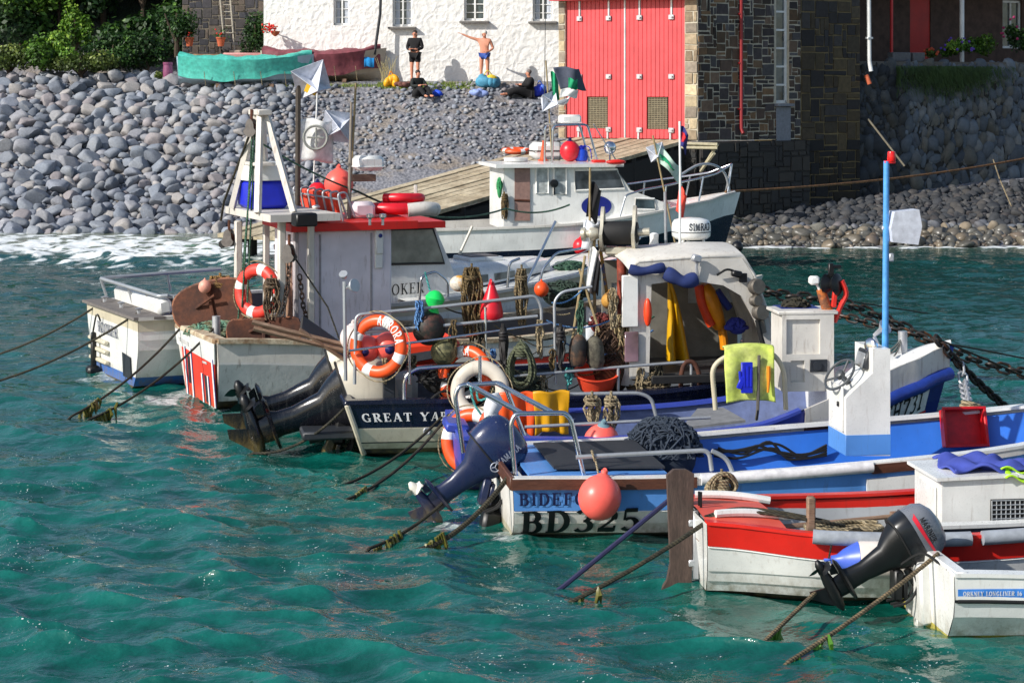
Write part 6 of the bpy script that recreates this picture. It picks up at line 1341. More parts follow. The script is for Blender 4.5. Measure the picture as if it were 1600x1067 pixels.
b = MB(); b.torus(fe.w(fe.at(767,441,-1.0)), .03, .012, (1,.3,0), 12, 6); b.build('eye', REDV, t, world=True)
NETB = rope_mat('brown net twine', rgb(126,104,66), rgb(78,64,42))
hank(fe.w(fe.at(737,418,-.9)), .24, .85, NETB, 'big brown net bundle hanging from the upper rail beside the red pear buoy', 46, .011, 'net_bundle', cat='fishing net')
hank(fe.w(fe.at(815,420,-.9)), .16, .70, rope_mat('tan twine', rgb(150,132,98), rgb(104,90,66)), 'slim tan rope hank hanging from the upper rail towards the bow', 26, .011)
coil(fe.w(fe.at(814,538,-1.25)), .38, .52, rope_mat('olive rope', rgb(112,118,88), rgb(70,76,58)), 'thick coil of olive green rope hanging on the low rail', (-.2,-1,0), 26, .015)
for px, py, lab in ((786,512,'dark shackles hanging from the rail left of the olive rope coil'),(876,512,'dark shackles hanging from the rail right of the olive rope coil')): hank(fe.w(fe.at(px, py, -1.2)), .10, .50, plain('black iron gear', rgb(34,32,32), .6), lab, 10, .018, 'shackle_bunch', cat='rigging')
t = thing('float', 'white and ochre foam float hung by the brown net bundle', 'float', fe.w(fe.at(718,455,-.7))); b = MB(); b.ell(fe.w(fe.at(718,443,-.7)), (.12,.12,.10)); b.build('body', twotone('white ochre foam', rgb(210,200,186), rgb(206,150,50), 6, .45, .55, .8), t, world=True)
for px, py, lab, m in ((903,548,'dark barnacled pot float hanging left of its grey twin',twotone('dark barnacled float', rgb(36,34,32), rgb(110,78,54), 6, .5, .7, .7)),(930,550,'grey speckled pot float hanging right of its dark twin',twotone('grey speckled float', rgb(96,92,78), rgb(56,52,44), 14, .4, .6, .8))):
    t = thing('pot_float', lab, 'float', fe.w(fe.at(px, py+20, -1.15))); b = MB(); b.lathe([(0,-.19),(.08,-.18),(.105,-.12),(.11,.05),(.09,.14),(.04,.19),(0,.195)], fe.w(fe.at(px, py, -1.15)), (jit(.1),0,1), 18); b.build('body', m, t, world=True, angle=60); b = MB(); b.tube([fe.w(fe.at(px,py-22,-1.15)), fe.w(fe.at(px+2,py-40,-1.1))], .012, 5); b.build('lanyard', ROPE, t, world=True)
heap(fe.w(fe.at(957,566,-.8)), .30, .3, .46, rope_mat('brown tangled net', rgb(104,76,54), rgb(60,44,36)), 'brown tangled netting heaped at the stern post of the shelter', 90, .012)
hank(fe.w(fe.at(975,492,-1.0)), .22, .62, rope_mat('straw twine', rgb(190,170,128), rgb(140,122,90)), 'straw coloured strands hanging at the stern post of the shelter', 30, .010, 'net_bundle', cat='fishing net')
heap(fe.w(fe.at(940,508,-.6)), .16, .16, .14, rope_mat('red brown net', rgb(150,50,46), rgb(80,50,44)), 'small red brown net bundle above the two pot floats', 36, .011)
t = thing('tub', 'low orange plastic tub on the deck of the navy boat', 'tub', fe.w(fe.at(932,606,-1.0))); c_ = fe.w(fe.at(932,606,-1.0)); b = MB(); b.lathe([(.20,0),(.26,.19),(.285,.20),(.285,.215),(.245,.205),(.19,.02)], c_, (0,-.28,1), 30, sq=1.); b.build('body', plain('red orange tub', rgb(226,74,44), .45, var=.12), t, world=True)
b = MB(); b.torus(c_+Vector((-.27,-.05,.19)), .05, .012, (1,0,.2), 12, 6); b.build('handle', ROPE, t, world=True)
t = thing('drum', 'dirty white plastic drum beside the orange tub', 'drum', fe.w(fe.at(985,598,-.9))); b = MB(); c_ = fe.w(fe.at(985,600,-.9)); b.lathe([(.16,0),(.17,.05),(.17,.3),(.15,.36),(.05,.37),(.05,.4),(0,.4)], c_, UP, 22); b.build('body', OLDWHITE, t, world=True)
b = MB(); b.box(he.pt(4.1,1.)+Vector((.1,-.03,.11)), (1.6,.05,.10), bev=.02); b.build('black_fender_board', RUBBER, re_)
# ================================================================== F  trawler with red and white transom
ff = Frame(346, 641, .98, 24); rf_ = ff.root('trawler', 'small trawler with red striped transom, white gallows and red roofed wheelhouse', 'boat', tilt=(0,0))
hf = Hull([(0,-.4,1.05,.92,1.0), (2,-.5,1.2,.80,1.0), (4.5,-.5,1.22,.76,1.0), (6.5,-.4,.95,.95,.8), (7.8,-.1,.45,1.2,.6), (8.5,.1,.02,1.4,.4)], 8.5, -.08, .4)
PINKW = paint('worn grey white hull paint', rgb(226,222,218), .5, .85, (.14,.09,.06), bump=.3)
hullobj(hf, rf_, [('v',0), ('z',.10), ('d',.30), ('d',.27), ('v',1)], [2,0,0,1], [PINKW, OLDWHITE, BOTTOM], tm=[1,1,1,1], name='hull')
# red topsides from midships forward
b = MB(); hf.rail(b, 2.6, 8.0, .02, .40, -.68, .02); b.build('red_topside', paint('red topside paint', rgb(226,52,30), .4, .35, (.1,.05,.04)), rf_)
b = MB(); hf.rail(b, 2.3, 8.2, .04, .26, -.26, .03); b.build('bulwark', paint('speckled white bulwark', rgb(214,206,198), .6, .95, (.06,.05,.05), bump=.5, scale=2), rf_)
b = MB(); hf.rail(b, 0, 8.3, .16, .06, -.01, .05); b.box((-.02,0,.93), (.2,2.06,.07), bev=.015); b.build('gunwale', twotone('worn cream timber', rgb(196,182,156), rgb(140,112,84), 4, .45, .62, .8), rf_)
b = MB(); hf.inner(b, .10, .35, .10, 8.0, 0, 1); b.build('interior', [paint('dark rusty interior', rgb(96,88,82), .7, .8), plain('dark deck', rgb(70,66,62), .9)], rf_)
REDS = paint('fluorescent red transom', rgb(236,64,44), .45, .3, (.12,.05,.04))
tx = lambda y, z, d=-.03: Vector((-.08*z+d-.004, y, z))
b = MB(); b.slab([tx(-.88,.02), tx(-.96,.62), tx(.72,.70), tx(.64,.02)], .012); tr_ = b.build('transom_panel', REDS, rf_)
for y0, y1, m in ((-.92,-.87,WT),(.18,.23,WT),(.50,.55,WT),(-.34,-.29,WT),(-.64,-.59,WT)):
    zt = .70 if y0 > 0 else (.42 if y0 > -.8 else .68); b = MB(); b.slab([tx(y0,.02,-.05), tx(y0,zt,-.05), tx(y1,zt,-.05), tx(y1,.02,-.05)], .008); b.slab([tx(y0-.016,.02,-.047), tx(y0-.016,zt,-.047), tx(y0,zt,-.047), tx(y0,.02,-.047)], .006, 1); b.build('stripe', [m, DBLUE], tr_)
b = MB(); b.slab([tx(-.56,.05,-.05), tx(-.56,.40,-.05), tx(-.46,.42,-.05), tx(-.46,.05,-.05)], .006); b.slab([tx(.30,.20,-.05), tx(.30,.58,-.05), tx(.40,.58,-.05), tx(.40,.20,-.05)], .006); b.build('dark_panel', DGREY, tr_)
b = MB(); b.slab([tx(-.98,.62), tx(-1.04,.90), tx(1.0,.90), tx(.95,.68)], .015); b.build('transom_top', GRP, rf_)
b = MB(); b.slab([tx(.30,.72,-.05), tx(.30,.78,-.05), tx(.80,.80,-.05), tx(.80,.74,-.05)], .006); b.slab([tx(-.62,.58,-.05), tx(-.60,.61,-.05), tx(-.40,.60,-.05), tx(-.42,.575,-.05)], .006); b.build('name_patch', plain('faded lettering patch', rgb(190,188,186), .6), tr_)
for yy in (.95, -.2): b = MB(); b.tube([(.15,yy,.9),(.15,yy,1.18)], .06, 10); b.build('mooring_post', GALV, rf_)
# gallows: two legs, top beam, A-shaped mast
WST = paint('rust streaked white steel', rgb(214,208,198), .5, .8, (.20,.11,.06), bump=.2)
def fq(px, py, l): return ff.at(px, py, l)
gx = fq(440,345,-.75); 
for (px, l) in ((440,-.75),(372,.85)):
    b = MB(); top = fq(px,345,l); b.box(Vector((top.x, l, (top.z+.8)/2)), (.10,.10,top.z-.8), bev=.015)
    b.box(Vector((top.x+.42, l, (top.z+.8)/2)), (.09,.09,top.z-.82), bev=.015)
    gal = b.build('gallows_leg', WST, rf_)
tp = fq(440,345,-.75); tq = fq(372,345,.85); b = MB()
b.slab([Vector((tp.x-.25,-1.05,tp.z)), Vector((tp.x+.75,-1.05,tp.z)), Vector((tp.x+.75,1.15,tp.z)), Vector((tp.x-.25,1.15,tp.z))], .10); b.build('top_platform', WST, gal)
zt = fq(404,176,.0).z; mx = fq(404,176,0.).x
b = MB()
for l0, l1 in ((-.55,.02),(.70,.22)):
    for dx in (-.18, .34): 
        b.tube([Vector((mx+dx,l0,tp.z+.1)), Vector((mx+.06+dx*.15,l1,zt))], .055, 4)
b.box((mx+.06,.12,zt), (.2,.5,.08), bev=.01); b.box((mx+.06,.12,tp.z+.75), (.3,.5,.05), bev=.01); b.build('mast', WST, gal)
b = MB(); b.box((tp.x+.1,.45,tp.z+.31), (.58,.62,.40), bev=.05); tub = thing('storage_tub', 'royal blue tub with a white lid on top of the gallows', 'tub', ff.w((tp.x+.2,.35,tp.z+.1))); b.v = [tuple(ff.w(p)) for p in b.v]; b.build('body', ROYAL, tub, world=True)
b = MB(); U = ff.h; 
b.loft([(ff.w((tp.x+.1,.45,tp.z+.51)), .31,.33,5,ff.h,ff.n), (ff.w((tp.x+.1,.45,tp.z+.56)), .31,.33,5,ff.h,ff.n), (ff.w((tp.x+.1,.45,tp.z+.72)), .28,.30,4,ff.h,ff.n), (ff.w((tp.x+.1,.45,tp.z+.77)), .2,.21,3,ff.h,ff.n)], 28); b.build('lid', GRP, tub, world=True)
# wheelhouse
LW = -.62; A = fq(464,362,LW); B = fq(612,356,LW); zr = A.z
b = MB(); wl_ = B.x-A.x; zb = .40
b.box(((A.x+B.x)/2, -.10, (zr+zb)/2), (wl_, 1.04, zr-zb), bev=.02); wh = b.build('wheelhouse', paint('shade tinted wheelhouse paint', rgb(236,226,232), .45, .55, (.2,.12,.08)), rf_)  # white paint with bluish shade and fill light put into its colour
b = MB()
for px in (500, 580): q = fq(px,450,LW); b.box((q.x, LW-.004, (zr+zb)/2), (.03,.012,zr-zb-.1), bev=.003)
b.box((A.x-.01, LW+.02, (zr+zb)/2), (.06,.08,zr-zb-.02), bev=.01); b.build('panel_joint', plain('grey joint', rgb(160,154,156), .6), wh)
b = MB(); b.box((A.x-.012,-.12,1.25), (.03,.62,1.5), bev=.01); b.build('door', twotone('worn brown door', rgb(150,120,98), rgb(116,92,78), 4), wh)
q = fq(591,378,LW); b = MB(); b.box((q.x, LW-.03, q.z), (.12,.06,.34), bev=.02); b.box((q.x, LW-.02, q.z-.25), (.11,.03,.24), bev=.01); b.build('light_box', GRP, wh); b = MB(); b.ell(q+Vector((.01,-.06,.09)), .03); b.build('lens', DBLUE, wh)
b = MB(); ov = .12
b.slab([Vector((A.x-.12,LW-ov,zr)), Vector((B.x+.35,LW-ov,zr)), Vector((B.x+.45,.62,zr+.03)), Vector((A.x-.12,.62,zr+.03))], .11); ro = b.build('wheelhouse_roof', paint('red roof paint', rgb(216,34,28), .4, .35), wh)
# roof furniture
rz = lambda px, py, l: fq(px, py, l)
def roofpt(px, py, z=None): return ff.atz(px, py, (z or zr+.12))
b = MB(); c_ = roofpt(565,341); b.box(c_+Vector((0,0,.12)), (.34,.3,.24), bev=.06); pb_ = b.build('plotter_box', plain('pinkish white plastic', rgb(226,210,214), .4, var=.08), ro)
b = MB(); c_ = roofpt(470,355); b.box(c_+Vector((.05,.0,.10)), (.30,.25,.18), bev=.02); b.build('battery_box', BLACK, ro)
b = MB(); c_ = roofpt(494,342); b.tube([c_, c_+Vector((0,0,.16))], .018, 6); b.ell(c_+Vector((0,0,.17)), (.06,.06,.03)); b.build('gps_antenna', GRP, ro)
for px in (578, 598): b = MB(); c_ = roofpt(px,352); b.tube([c_, c_+Vector((0,0,.10))], .02, 8); b.lathe([(.02,.08),(.05,.11),(.05,.15),(.0,.16)], c_, UP, 12); b.build('horn', CHROME, ro)
t = thing('deck_rack', 'white tube rack holding orange boards on the red wheelhouse roof', 'rack', ff.w(roofpt(500,338)))
b = MB(); k0 = roofpt(466,332); k1 = roofpt(536,345); fr_ = []
for i in range(7):
    p = k0.lerp(k1, i/6); b.tube(fillet([p, p+Vector((-.08,0,.38)), p+Vector((.05,.03,.40)), p+Vector((.18,.03,.05))], .05), .016, 7)
b.tube([k0+Vector((-.06,0,.30)), k1+Vector((-.06,0,.30))], .014, 6); b.v = [tuple(ff.w(p)) for p in b.v]; b.build('rack_bars', GREYTUBE, t, world=True)
b = MB()
for i in range(5): p = k0.lerp(k1, (i+.6)/6); b.box(p+Vector((.05,.02,.2)), (.05,.20,.34), (0,-.25,.3), .01)
b.v = [tuple(ff.w(p)) for p in b.v]; b.build('board', plain('orange red boards', rgb(226,76,50), .6), t, world=True)
ball(ff.w(roofpt(530,338)+Vector((.1,.3,.45))), .215, PINK, 'big salmon pink buoy on the red wheelhouse roof')
ball(ff.w(roofpt(503,336)+Vector((.0,.2,.33))), .14, REDV, 'small red buoy beside the big salmon one on the roof', cap=plain('navy eye', rgb(24,28,90), .4))
t = thing('life_ring_stack', 'stack of red horseshoe lifebuoys strapped on the red roof', 'lifebuoy', ff.w(roofpt(625,335)))
b = MB(); c_ = ff.w(roofpt(622,338)); b.tube(curve([c_+Vector(v) for v in ((-.35,-.1,.12),(-.1,-.22,.12),(.2,-.15,.12),(.3,.1,.12),(.1,.3,.12),(-.25,.25,.12))], 8), .085, 12); b.tube(curve([c_+Vector(v) for v in ((-.2,.05,.26),(.05,-.05,.27),(.3,.1,.26),(.3,.3,.25))], 8), .07, 12); b.build('ring', REDV, t, world=True)
b = MB(); b.tube(curve([c_+Vector(v) for v in ((.15,-.2,.10),(.4,-.15,.12),(.55,0,.1))], 6), .10, 12); b.box(c_+Vector((.25,.1,.36)), (.05,.05,.18)); b.build('strap', OLDWHITE, t, world=True)
def mk(px, l, y0, y1): return fq(px, y0, l), fq(px, y1, l)
b = MB(); b.tube([roofpt(545,342), fq(549,160,.3)], [.03,.018], 8); b.build('aerial_mast', plain('grey timber pole', rgb(130,120,108), .8), ro)
b = MB(); q = fq(575,255,.3); b.box(q, (.40,.34,.22), bev=.07); b.box(q+Vector((0,0,-.05)), (.42,.36,.015)); sc = b.build('radar_scanner', GRP, ro)
b = MB(); q2 = fq(566,278,.3); b.box(q2, (.36,.2,.10), bev=.01); b.build('scanner_bracket', OAK, ro)
# trawl doors, net, ropes, blocks on the gallows
def tdoor(cen, nrm, wdt, hgt, rot, label, half=False):
    t = thing('trawl_door', label, 'trawl door', ff.w(cen)-Vector((0,0,hgt/2))); c = ff.w(cen); nrm = Vector(nrm).normalized(); v0 = (UP-nrm*UP.dot(nrm)).normalized(); u0 = v0.cross(nrm); u = u0*math.cos(rot)+v0*math.sin(rot); v = v0*math.cos(rot)-u0*math.sin(rot)
    poly = [(wdt/2*math.copysign(abs(math.cos(a))**.75, math.cos(a)), hgt/2*math.copysign(abs(math.sin(a))**.75, math.sin(a))) for a in [2*PI*i/28 for i in range(28)]]
    if half: poly = [(x, y if y < hgt*.32 else hgt*.32) for x, y in poly]
    b = MB(); b.prism(poly, c, u, v, .05); b.build('plate', RUST, t, world=True)
    b = MB(); b.tube([c+nrm*.03+u*x+v*y for x, y in poly], .022, 6, closed=True); b.build('rim', twotone('bright rust', rgb(150,96,66), rgb(84,52,40), 6), t, world=True)
    b = MB(); b.tube([c+nrm*.07-v*hgt*.4, c+nrm*.07+v*hgt*.3], .03, 6); b.tube([c+nrm*.06-u*wdt*.2, c+nrm*.2+u*wdt*.1+v*.1], .022, 6); b.build('towing_bracket', RUST, t, world=True)
tdoor(fq(332,476,.55), (-.15,-1,.15), 1.15, .66, .25, 'oval rusty trawl door standing behind the striped transom')
tdoor(fq(413,517,-.75), (.05,-1,.10), 1.0, .50, .04, 'half oval rusty trawl door leaning over the near quarter of the trawler', True)
heap(ff.w(fq(350,520,.2)), .55, .35, .16, rope_mat('green trawl twine', rgb(96,150,128), rgb(120,110,80)), 'green and brown trawl net lying inside the striped transom', 70, .014)
hank(ff.w(fq(344,432,.6)), .34, .62, rope_mat('ochre rope strands', rgb(160,122,66), rgb(96,70,42)), 'thick ochre rope bundle hanging beside the oval trawl door', 60, .016, 'rope_bundle')
hank(ff.w(fq(424,435,-.8)), .22, .55, rope_mat('grey brown rope', rgb(130,108,84), rgb(84,68,54)), 'brown chain and rope bunch above the half oval trawl door', 22, .014, 'rope_bundle')
ball(ff.w(fq(320,448,.5)), .09, plain('pale salmon float', rgb(226,160,140), .5), 'tiny pale salmon float beside the oval trawl door')
lifebuoy(ff.w(fq(402,455,-.2)), (-.6,-1,.1), 'red lifebuoy hung between the legs of the white gallows', col=plain('red lifebuoy shell', rgb(222,62,50), .45), spin=.3, R_=.30, r=.085)
b = MB()
for (a, c_, s_) in (((394,210,.1),(378,480,-.1),.0),((398,210,.1),(386,480,-.1),.0),((396,230,0),(372,500,0),.0)): b.tube([ff.w(fq(*a)), ff.w(fq(*c_))], .014, 5)
o_ = b.build('tackle_rope', ROPEG); tag(o_, 'green tackle falling from the mast head of the gallows to the deck', 'rope')
b = MB(); b.tube(sag(ff.w(fq(410,225,.1)), ff.w(fq(560,300,.2)), .05), .014, 5); b.tube(sag(ff.w(fq(560,300,.2)), Q(790,326,34), .25), .016, 5); b.tube(sag(Q(790,326,34), Q(890,320,34.5), .1), .016, 5); o_ = b.build('stay_rope', ROPEG); tag(o_, 'long green rope from the gallows mast across to the boat behind', 'rope')
b = MB(); b.tube([ff.w(fq(392,205,.2)), ff.w(fq(350,315,.9)), ff.w(fq(345,345,1.))], .018, 6); o_ = b.build('tackle_rope', ROPED); tag(o_, 'dark tackle on the far side of the gallows mast', 'rope')
for k, (px, py, l, lab) in enumerate(((452,396,-.85,'big grey pulley block hanging at the near gallows leg'),(358,372,.9,'grey pulley block hanging at the far gallows leg'),(393,200,.12,'small block at the head of the gallows mast'))):
    t = thing('pulley_block', lab, 'pulley block', ff.w(fq(px,py+12,l))); c_ = ff.w(fq(px,py,l)); b = MB()
    for s_ in (-.05, .05): b.prism([(.10*math.cos(a)*(1 if math.sin(a) < 0 else .6), .13*math.sin(a)) for a in [2*PI*i/16 for i in range(16)]], c_+Vector((s_*.4,s_,0)), (1,-.2,0), (0,0,1), .015)
    b.build('cheek', plain('grey iron', rgb(120,114,110), .5, .6), t, world=True); b = MB(); b.lathe([(.07,-.03),(.05,0),(.07,.03)], c_, (.2,1,0), 14); b.tube([c_+UP*.08, c_+UP*.26], .02, 6); b.build('sheave', RUST, t, world=True)
def chain(pts, L_, r, m, name, label, cat='chain'):
    P = [Vector(p) for p in pts]; seg = [0]
    for i in range(len(P)-1): seg.append(seg[-1]+(P[i+1]-P[i]).length)
    pitch = L_*.72; N = int(seg[-1]/pitch); b = MB()
    def at(s):
        for i in range(len(P)-1):
            if s <= seg[i+1]: return P[i].lerp(P[i+1], (s-seg[i])/max(1e-6, seg[i+1]-seg[i]))
        return P[-1]
    for k in range(N):
        c = at((k+.5)*pitch); d = (at(min(seg[-1], (k+1)*pitch))-at(k*pitch)).normalized(); sd = d.cross(UP).normalized(); up = sd.cross(d)
        v = (sd if k % 2 else up)*math.cos(.3)+(up if k % 2 else -sd)*math.sin(.3); hw = L_*.30; hl_ = L_/2-hw
        ring = [c+d*(hl_*(1 if math.cos(a) > 0 else -1)+hw*math.cos(a))+v*hw*math.sin(a) for a in [2*PI*(i+.5)/12 for i in range(12)]]
        b.tube(ring, r, 6, closed=True)
    o = b.build(name, m); return tag(o, label, cat)
CH = twotone('rusty chain', rgb(60,50,44), rgb(120,74,40), 6, .5, .7, .7)
chain([ff.w(fq(452,410,-.88)), ff.w(fq(450,440,-.88)), ff.w(fq(440,500,-.9))], .10, .012, CH, 'chain', 'short chain hanging from the big pulley block to the trawl door')
chain([ff.w(fq(468,430,-.72)), ff.w(fq(474,480,-.74)), ff.w(fq(490,530,-.74))], .09, .010, CH, 'chain', 'thin chain hanging along the wheelhouse side')
b = MB(); b.tube([ff.w(fq(462,405,-.8)), ff.w(fq(512,480,-.9)), ff.w(fq(530,530,-1.1))], .012, 5); o_ = b.build('tackle_rope', ROPED); tag(o_, 'dark rope slanting down across the lilac white wheelhouse side', 'rope')
# ================================================================== G  white boat behind, lettered HOOKER
fg = Frame(219, 608, 1.30, 27); rg_ = fg.root('fishing_boat', 'white boat lettered HOOKER behind the trawler, with steel rails and blue waterline', 'boat')
hg = Hull([(0,-.4,1.36,1.00,1.0), (2,-.5,1.48,1.0,1.0), (4.5,-.5,1.52,1.05,.98), (6.5,-.4,1.36,1.22,.85), (8.4,-.2,.75,1.45,.6), (9.6,.1,.02,1.65,.35)], 9.6, -.05, .45)
GB_ = paint('beige gelcoat', rgb(206,196,172), .4, .5, (.2,.13,.07))
hullobj(hg, rg_, [('v',0), ('z',.0), ('z',.14), ('d',.45), ('d',.30), ('d',.17), ('v',1)], [3,2,0,0,0,1], [GRP, GB_, paint('blue boot top', rgb(50,110,190), .4, .4), BOTTOM], clink=.010, tm=[3,2,0,0,0,1])
b = MB(); hg.inner(b, .12, .45, .3, 4.2, 0, 1); b.build('interior', [plain('dark well', rgb(52,50,54), .8), plain('blue well sole', rgb(30,40,150), .6)], rg_)
b = MB(); hg.rail(b, 0, 9.4, .14, .05, -.01, .04); b.build('gunwale', OLDWHITE, rg_)
b = MB(); b.slab([(-.12,-1.39,1.0),(.34,-1.42,1.0),(.34,1.42,1.0),(-.12,1.39,1.0)], .04); b.build('stern_deck', plain('grey brown deck', rgb(110,104,100), .85), rg_)
b = MB(); b.box((.42,0,1.14), (.22,2.3,.24), (0,-.12,0), .05); b.build('locker', GRP, rg_)
for y in (-.9,.0,.9): b = MB(); b.tube([(.1,y,1.02),(.1,y,1.10)], .03, 8); b.lathe([(.05,0),(.06,.02),(.02,.03)], (.1,y,1.10), UP, 12); b.build('bollard', GALV, rg_)
TR = lambda y, z, d=-.02: Vector((-.05*z+d-.008, y, z))
for z in (.20,.36,.50): b = MB(); b.box(TR(.62,z,-.05), (.07,.9,.055), bev=.015); b.build('ladder_rung', CREAM, rg_)
b = MB(); fl = lambda u, v, k: TR(.75-u, .62+v, -.012-k*.0008); text(b, 'HOOKER', lambda u, v, k: fl(u*1.0, v, k), .16, 1.2, 1., .14); b.build('lettering', plain('faded navy lettering', rgb(50,56,84), .6, bump=0.), rg_)
b = MB(); b.slab([TR(-.55,.10,-.015), TR(-.55,.45,-.015), TR(-.95,.42,-.015), TR(-.95,.10,-.015)], -.006); b.build('exhaust_panel', DGREY, rg_)
b = MB(); b.box(TR(.72,.3,-.1), (.08,.08,.62), bev=.02); b.box(TR(.72,.02,-.12), (.2,.2,.16), bev=.05); b.tube(curve([TR(.5,.8,-.03), TR(.45,.9,-.1), TR(.7,.5,-.12)], 5), .014, 5); b.build('stern_gear', BLACK, rg_)
steel(rg_, [[fg.at(262,462,-1.15), fg.at(248,463,-1.1), fg.at(157,435,1.15), fg.at(345,420,1.25)]], .03, 'stern_rail', GREYTUBE, .05)
steel(rg_, [[fg.at(157,435,1.15), fg.at(166,462,1.15)], [fg.at(262,430,1.22), fg.at(266,455,1.22)], [fg.at(200,448,.2), fg.at(208,475,.2)], [fg.at(228,456,-.5), fg.at(238,488,-.5)], [fg.at(272,462,-1.15), fg.at(275,498,-1.15)], [fg.at(248,463,-1.1), fg.at(286,462,-1.15)]], .022, 'rail_post', GREYTUBE)
# its wheelhouse, windscreen and coachroof
LG = -.95; W0 = fg.at(611,358,LG); W1 = fg.at(690,358,LG)
zc = fg.at(640,414,LG).z; zt = fg.at(640,355,LG).z; xb = fg.at(699,411,LG).x
b = MB(); prof = [(W0.x-1.1, 1.0), (xb+.28, 1.0), (xb+.05, zc), (W1.x-.12, zt), (W0.x-1.1, zt)]
b.prism(prof, (0,.95,0), (1,0,0), (0,0,1), 1.9); wg = b.build('wheelhouse', GRP, rg_)
fw = lambda px, py: fg.at(px, py, LG-.012)
b = MB(); fr_ = [fw(609,359), fw(676,357), fw(694,411), fw(606,413)]; b.tube(fr_, .026, 4, closed=True); wd_ = b.build('side_window', BLACK, wg)
b = MB(); b.slab(fr_[::-1], .006); b.build('pane', plain('hazy window', rgb(150,148,132), .2, scale=3, var=.5, bump=.0), wd_)
b = MB(); b.slab([Vector((W0.x-1.2,-1.08,zt)), Vector((W1.x+.02,-1.05,zt-.02)), Vector((W1.x+.12,1.05,zt+.02)), Vector((W0.x-1.2,1.08,zt+.02))], .10); b.build('wheelhouse_roof', paint('red roof paint', rgb(216,34,28), .4, .35), wg)
b = MB(); b.slab([Vector((xb+.055,-.85,zc+.02)), Vector((W1.x-.10,-.8,zt-.05)), Vector((W1.x-.10,.8,zt-.05)), Vector((xb+.055,.85,zc+.02))], .012); b.build('windscreen', GLASS, wg)
C1 = fg.at(890,418,-.3).x
b = MB(); g_ = []
x0 = xb+.0; x1 = x0+2.1
for i in range(9):
    t = i/8; x = x0+(x1-x0)*t; hw_ = .98*(1-.55*t**1.6); z1 = hg.par(min(9.4, x))[2]+.06; hgt = .36*(1-.55*t)
    for (yy, zz) in ((-1.,0),(-.97,.6),(-.86,.95),(-.5,1.08),(0,1.12),(.5,1.08),(.86,.95),(.97,.6),(1.,0)): g_.append(Vector((x, hw_*yy, z1+hgt*zz)))
b.add(g_, [(i*9+j, (i+1)*9+j, (i+1)*9+j+1, i*9+j+1) for i in range(8) for j in range(8)]+[tuple(8*9+j for j in range(9))]); cr_ = b.build('coachroof', GRP, rg_, angle=40)
b = MB(); zz = hg.par(x0+.9)[2]+.06+.36*.76*1.1; b.box((x0+1.0,-.0,zz+.03), (.62,.62,.07), bev=.02); hh_ = b.build('deck_hatch', GRP, cr_); b = MB(); b.box((x0+1.0,0,zz+.07), (.5,.5,.02)); b.build('hatch_lid', plain('grey smoked lid', rgb(92,88,86), .5), hh_)
b = MB()
for k, (t0, t1) in enumerate(((.12,.36),(.42,.62),(.66,.80))):
    def sdp(t, w): 
        x = x0+(x1-x0)*t; hw_ = .98*(1-.55*t**1.6); z1 = hg.par(x)[2]+.06; hgt = .36*(1-.55*t); return Vector((x, -hw_*(1-.03*w/.6)-.012, z1+hgt*w))
    b.add([sdp(t0,.14), sdp(t1,.14), sdp(t1,.55), sdp(t0,.55)], [(0,1,2,3)])
b.build('cabin_window', glass_mat('brownish glass', (.05,.045,.035)), cr_)
b = MB(); hg.deck(b, 4.2, 9.4, .01, .03); b.build('foredeck', GRP, rg_)
b = MB(); lo = fg.at(583,464,LG-.01); text(b, 'HOOKER', flatmap(lo, (1,0,.03), (0,0,1), .012), .17, .92, .85, .12); b.build('lettering', BK, wg)
steel(rg_, [[fg.at(835,480,-1.2), fg.at(848,420,-1.2), fg.at(870,395,-1.2), fg.at(1000,372,-.6)], [fg.at(818,452,-1.2), fg.at(868,346,-.9)], [fg.at(655,480,-1.35), fg.at(658,432,-1.35), fg.at(680,424,-1.35), fg.at(700,440,-1.35), fg.at(700,470,-1.35)], [fg.at(792,460,-1.3), fg.at(796,410,-1.3), fg.at(812,404,-1.3)], [fg.at(870,480,-1.2), fg.at(880,440,-1.2), fg.at(925,415,-1.0), fg.at(1010,395,-.6)]], .022, 'pulpit_rail')
b = MB(); b.tube([fg.at(738,354,.8), fg.at(716,402,.8)], .025, 6); b.build('stanchion', CREAM, rg_)
heap(fg.w(fg.at(890,418,-.5)), .28, .25, .10, ROPEG, 'dark green rope heap on the foredeck of the white boat', 40, .014, 'rope_heap', 'rope')
# more working clutter on the middle boats
q_ = random.Random(77)
for k in range(16):
    x0 = q_.uniform(600, 940); x1 = x0+q_.uniform(40, 130); l0 = q_.uniform(-1.2, -.6); y0 = q_.uniform(470, 590); b = MB(); b.tube(sag(fe.w(fe.at(x0, y0, l0)), fe.w(fe.at(x1, y0-q_.uniform(-14, 22), l0+.1)), q_.uniform(.03, .16)), q_.uniform(.007, .013), 5)
    o_ = b.build('rope', q_.choice([ROPE, ROPED, ROPEG, ROPEB, NETB])); tag(o_, 'thin rope drooping loosely between the rails of the navy boat', 'rope', 'loose ropes strung between the rails')
for k, (px, py, h_, m_) in enumerate(((601,560,.3,ROPE),(655,470,.34,ROPEB),(708,500,.42,NETB),(752,505,.4,ROPED),(843,500,.45,ROPE),(862,545,.3,NETB),(908,470,.5,ROPEG),(958,450,.5,ROPE),(1000,575,.35,ROPE),(890,575,.25,ROPET),(1030,570,.28,ROPED),(645,555,.26,ROPED),(770,545,.3,ROPEB),(850,585,.26,ROPE))):
    b = MB(); strands(b, 9, fe.w(fe.at(px, py, -1.13)), .09, .07, h_, .011, .02); o_ = b.build('rope_tie', m_); tag(o_, 'short rope ends tied off on the rail of the navy boat', 'rope', 'rope ends tied along the rails')
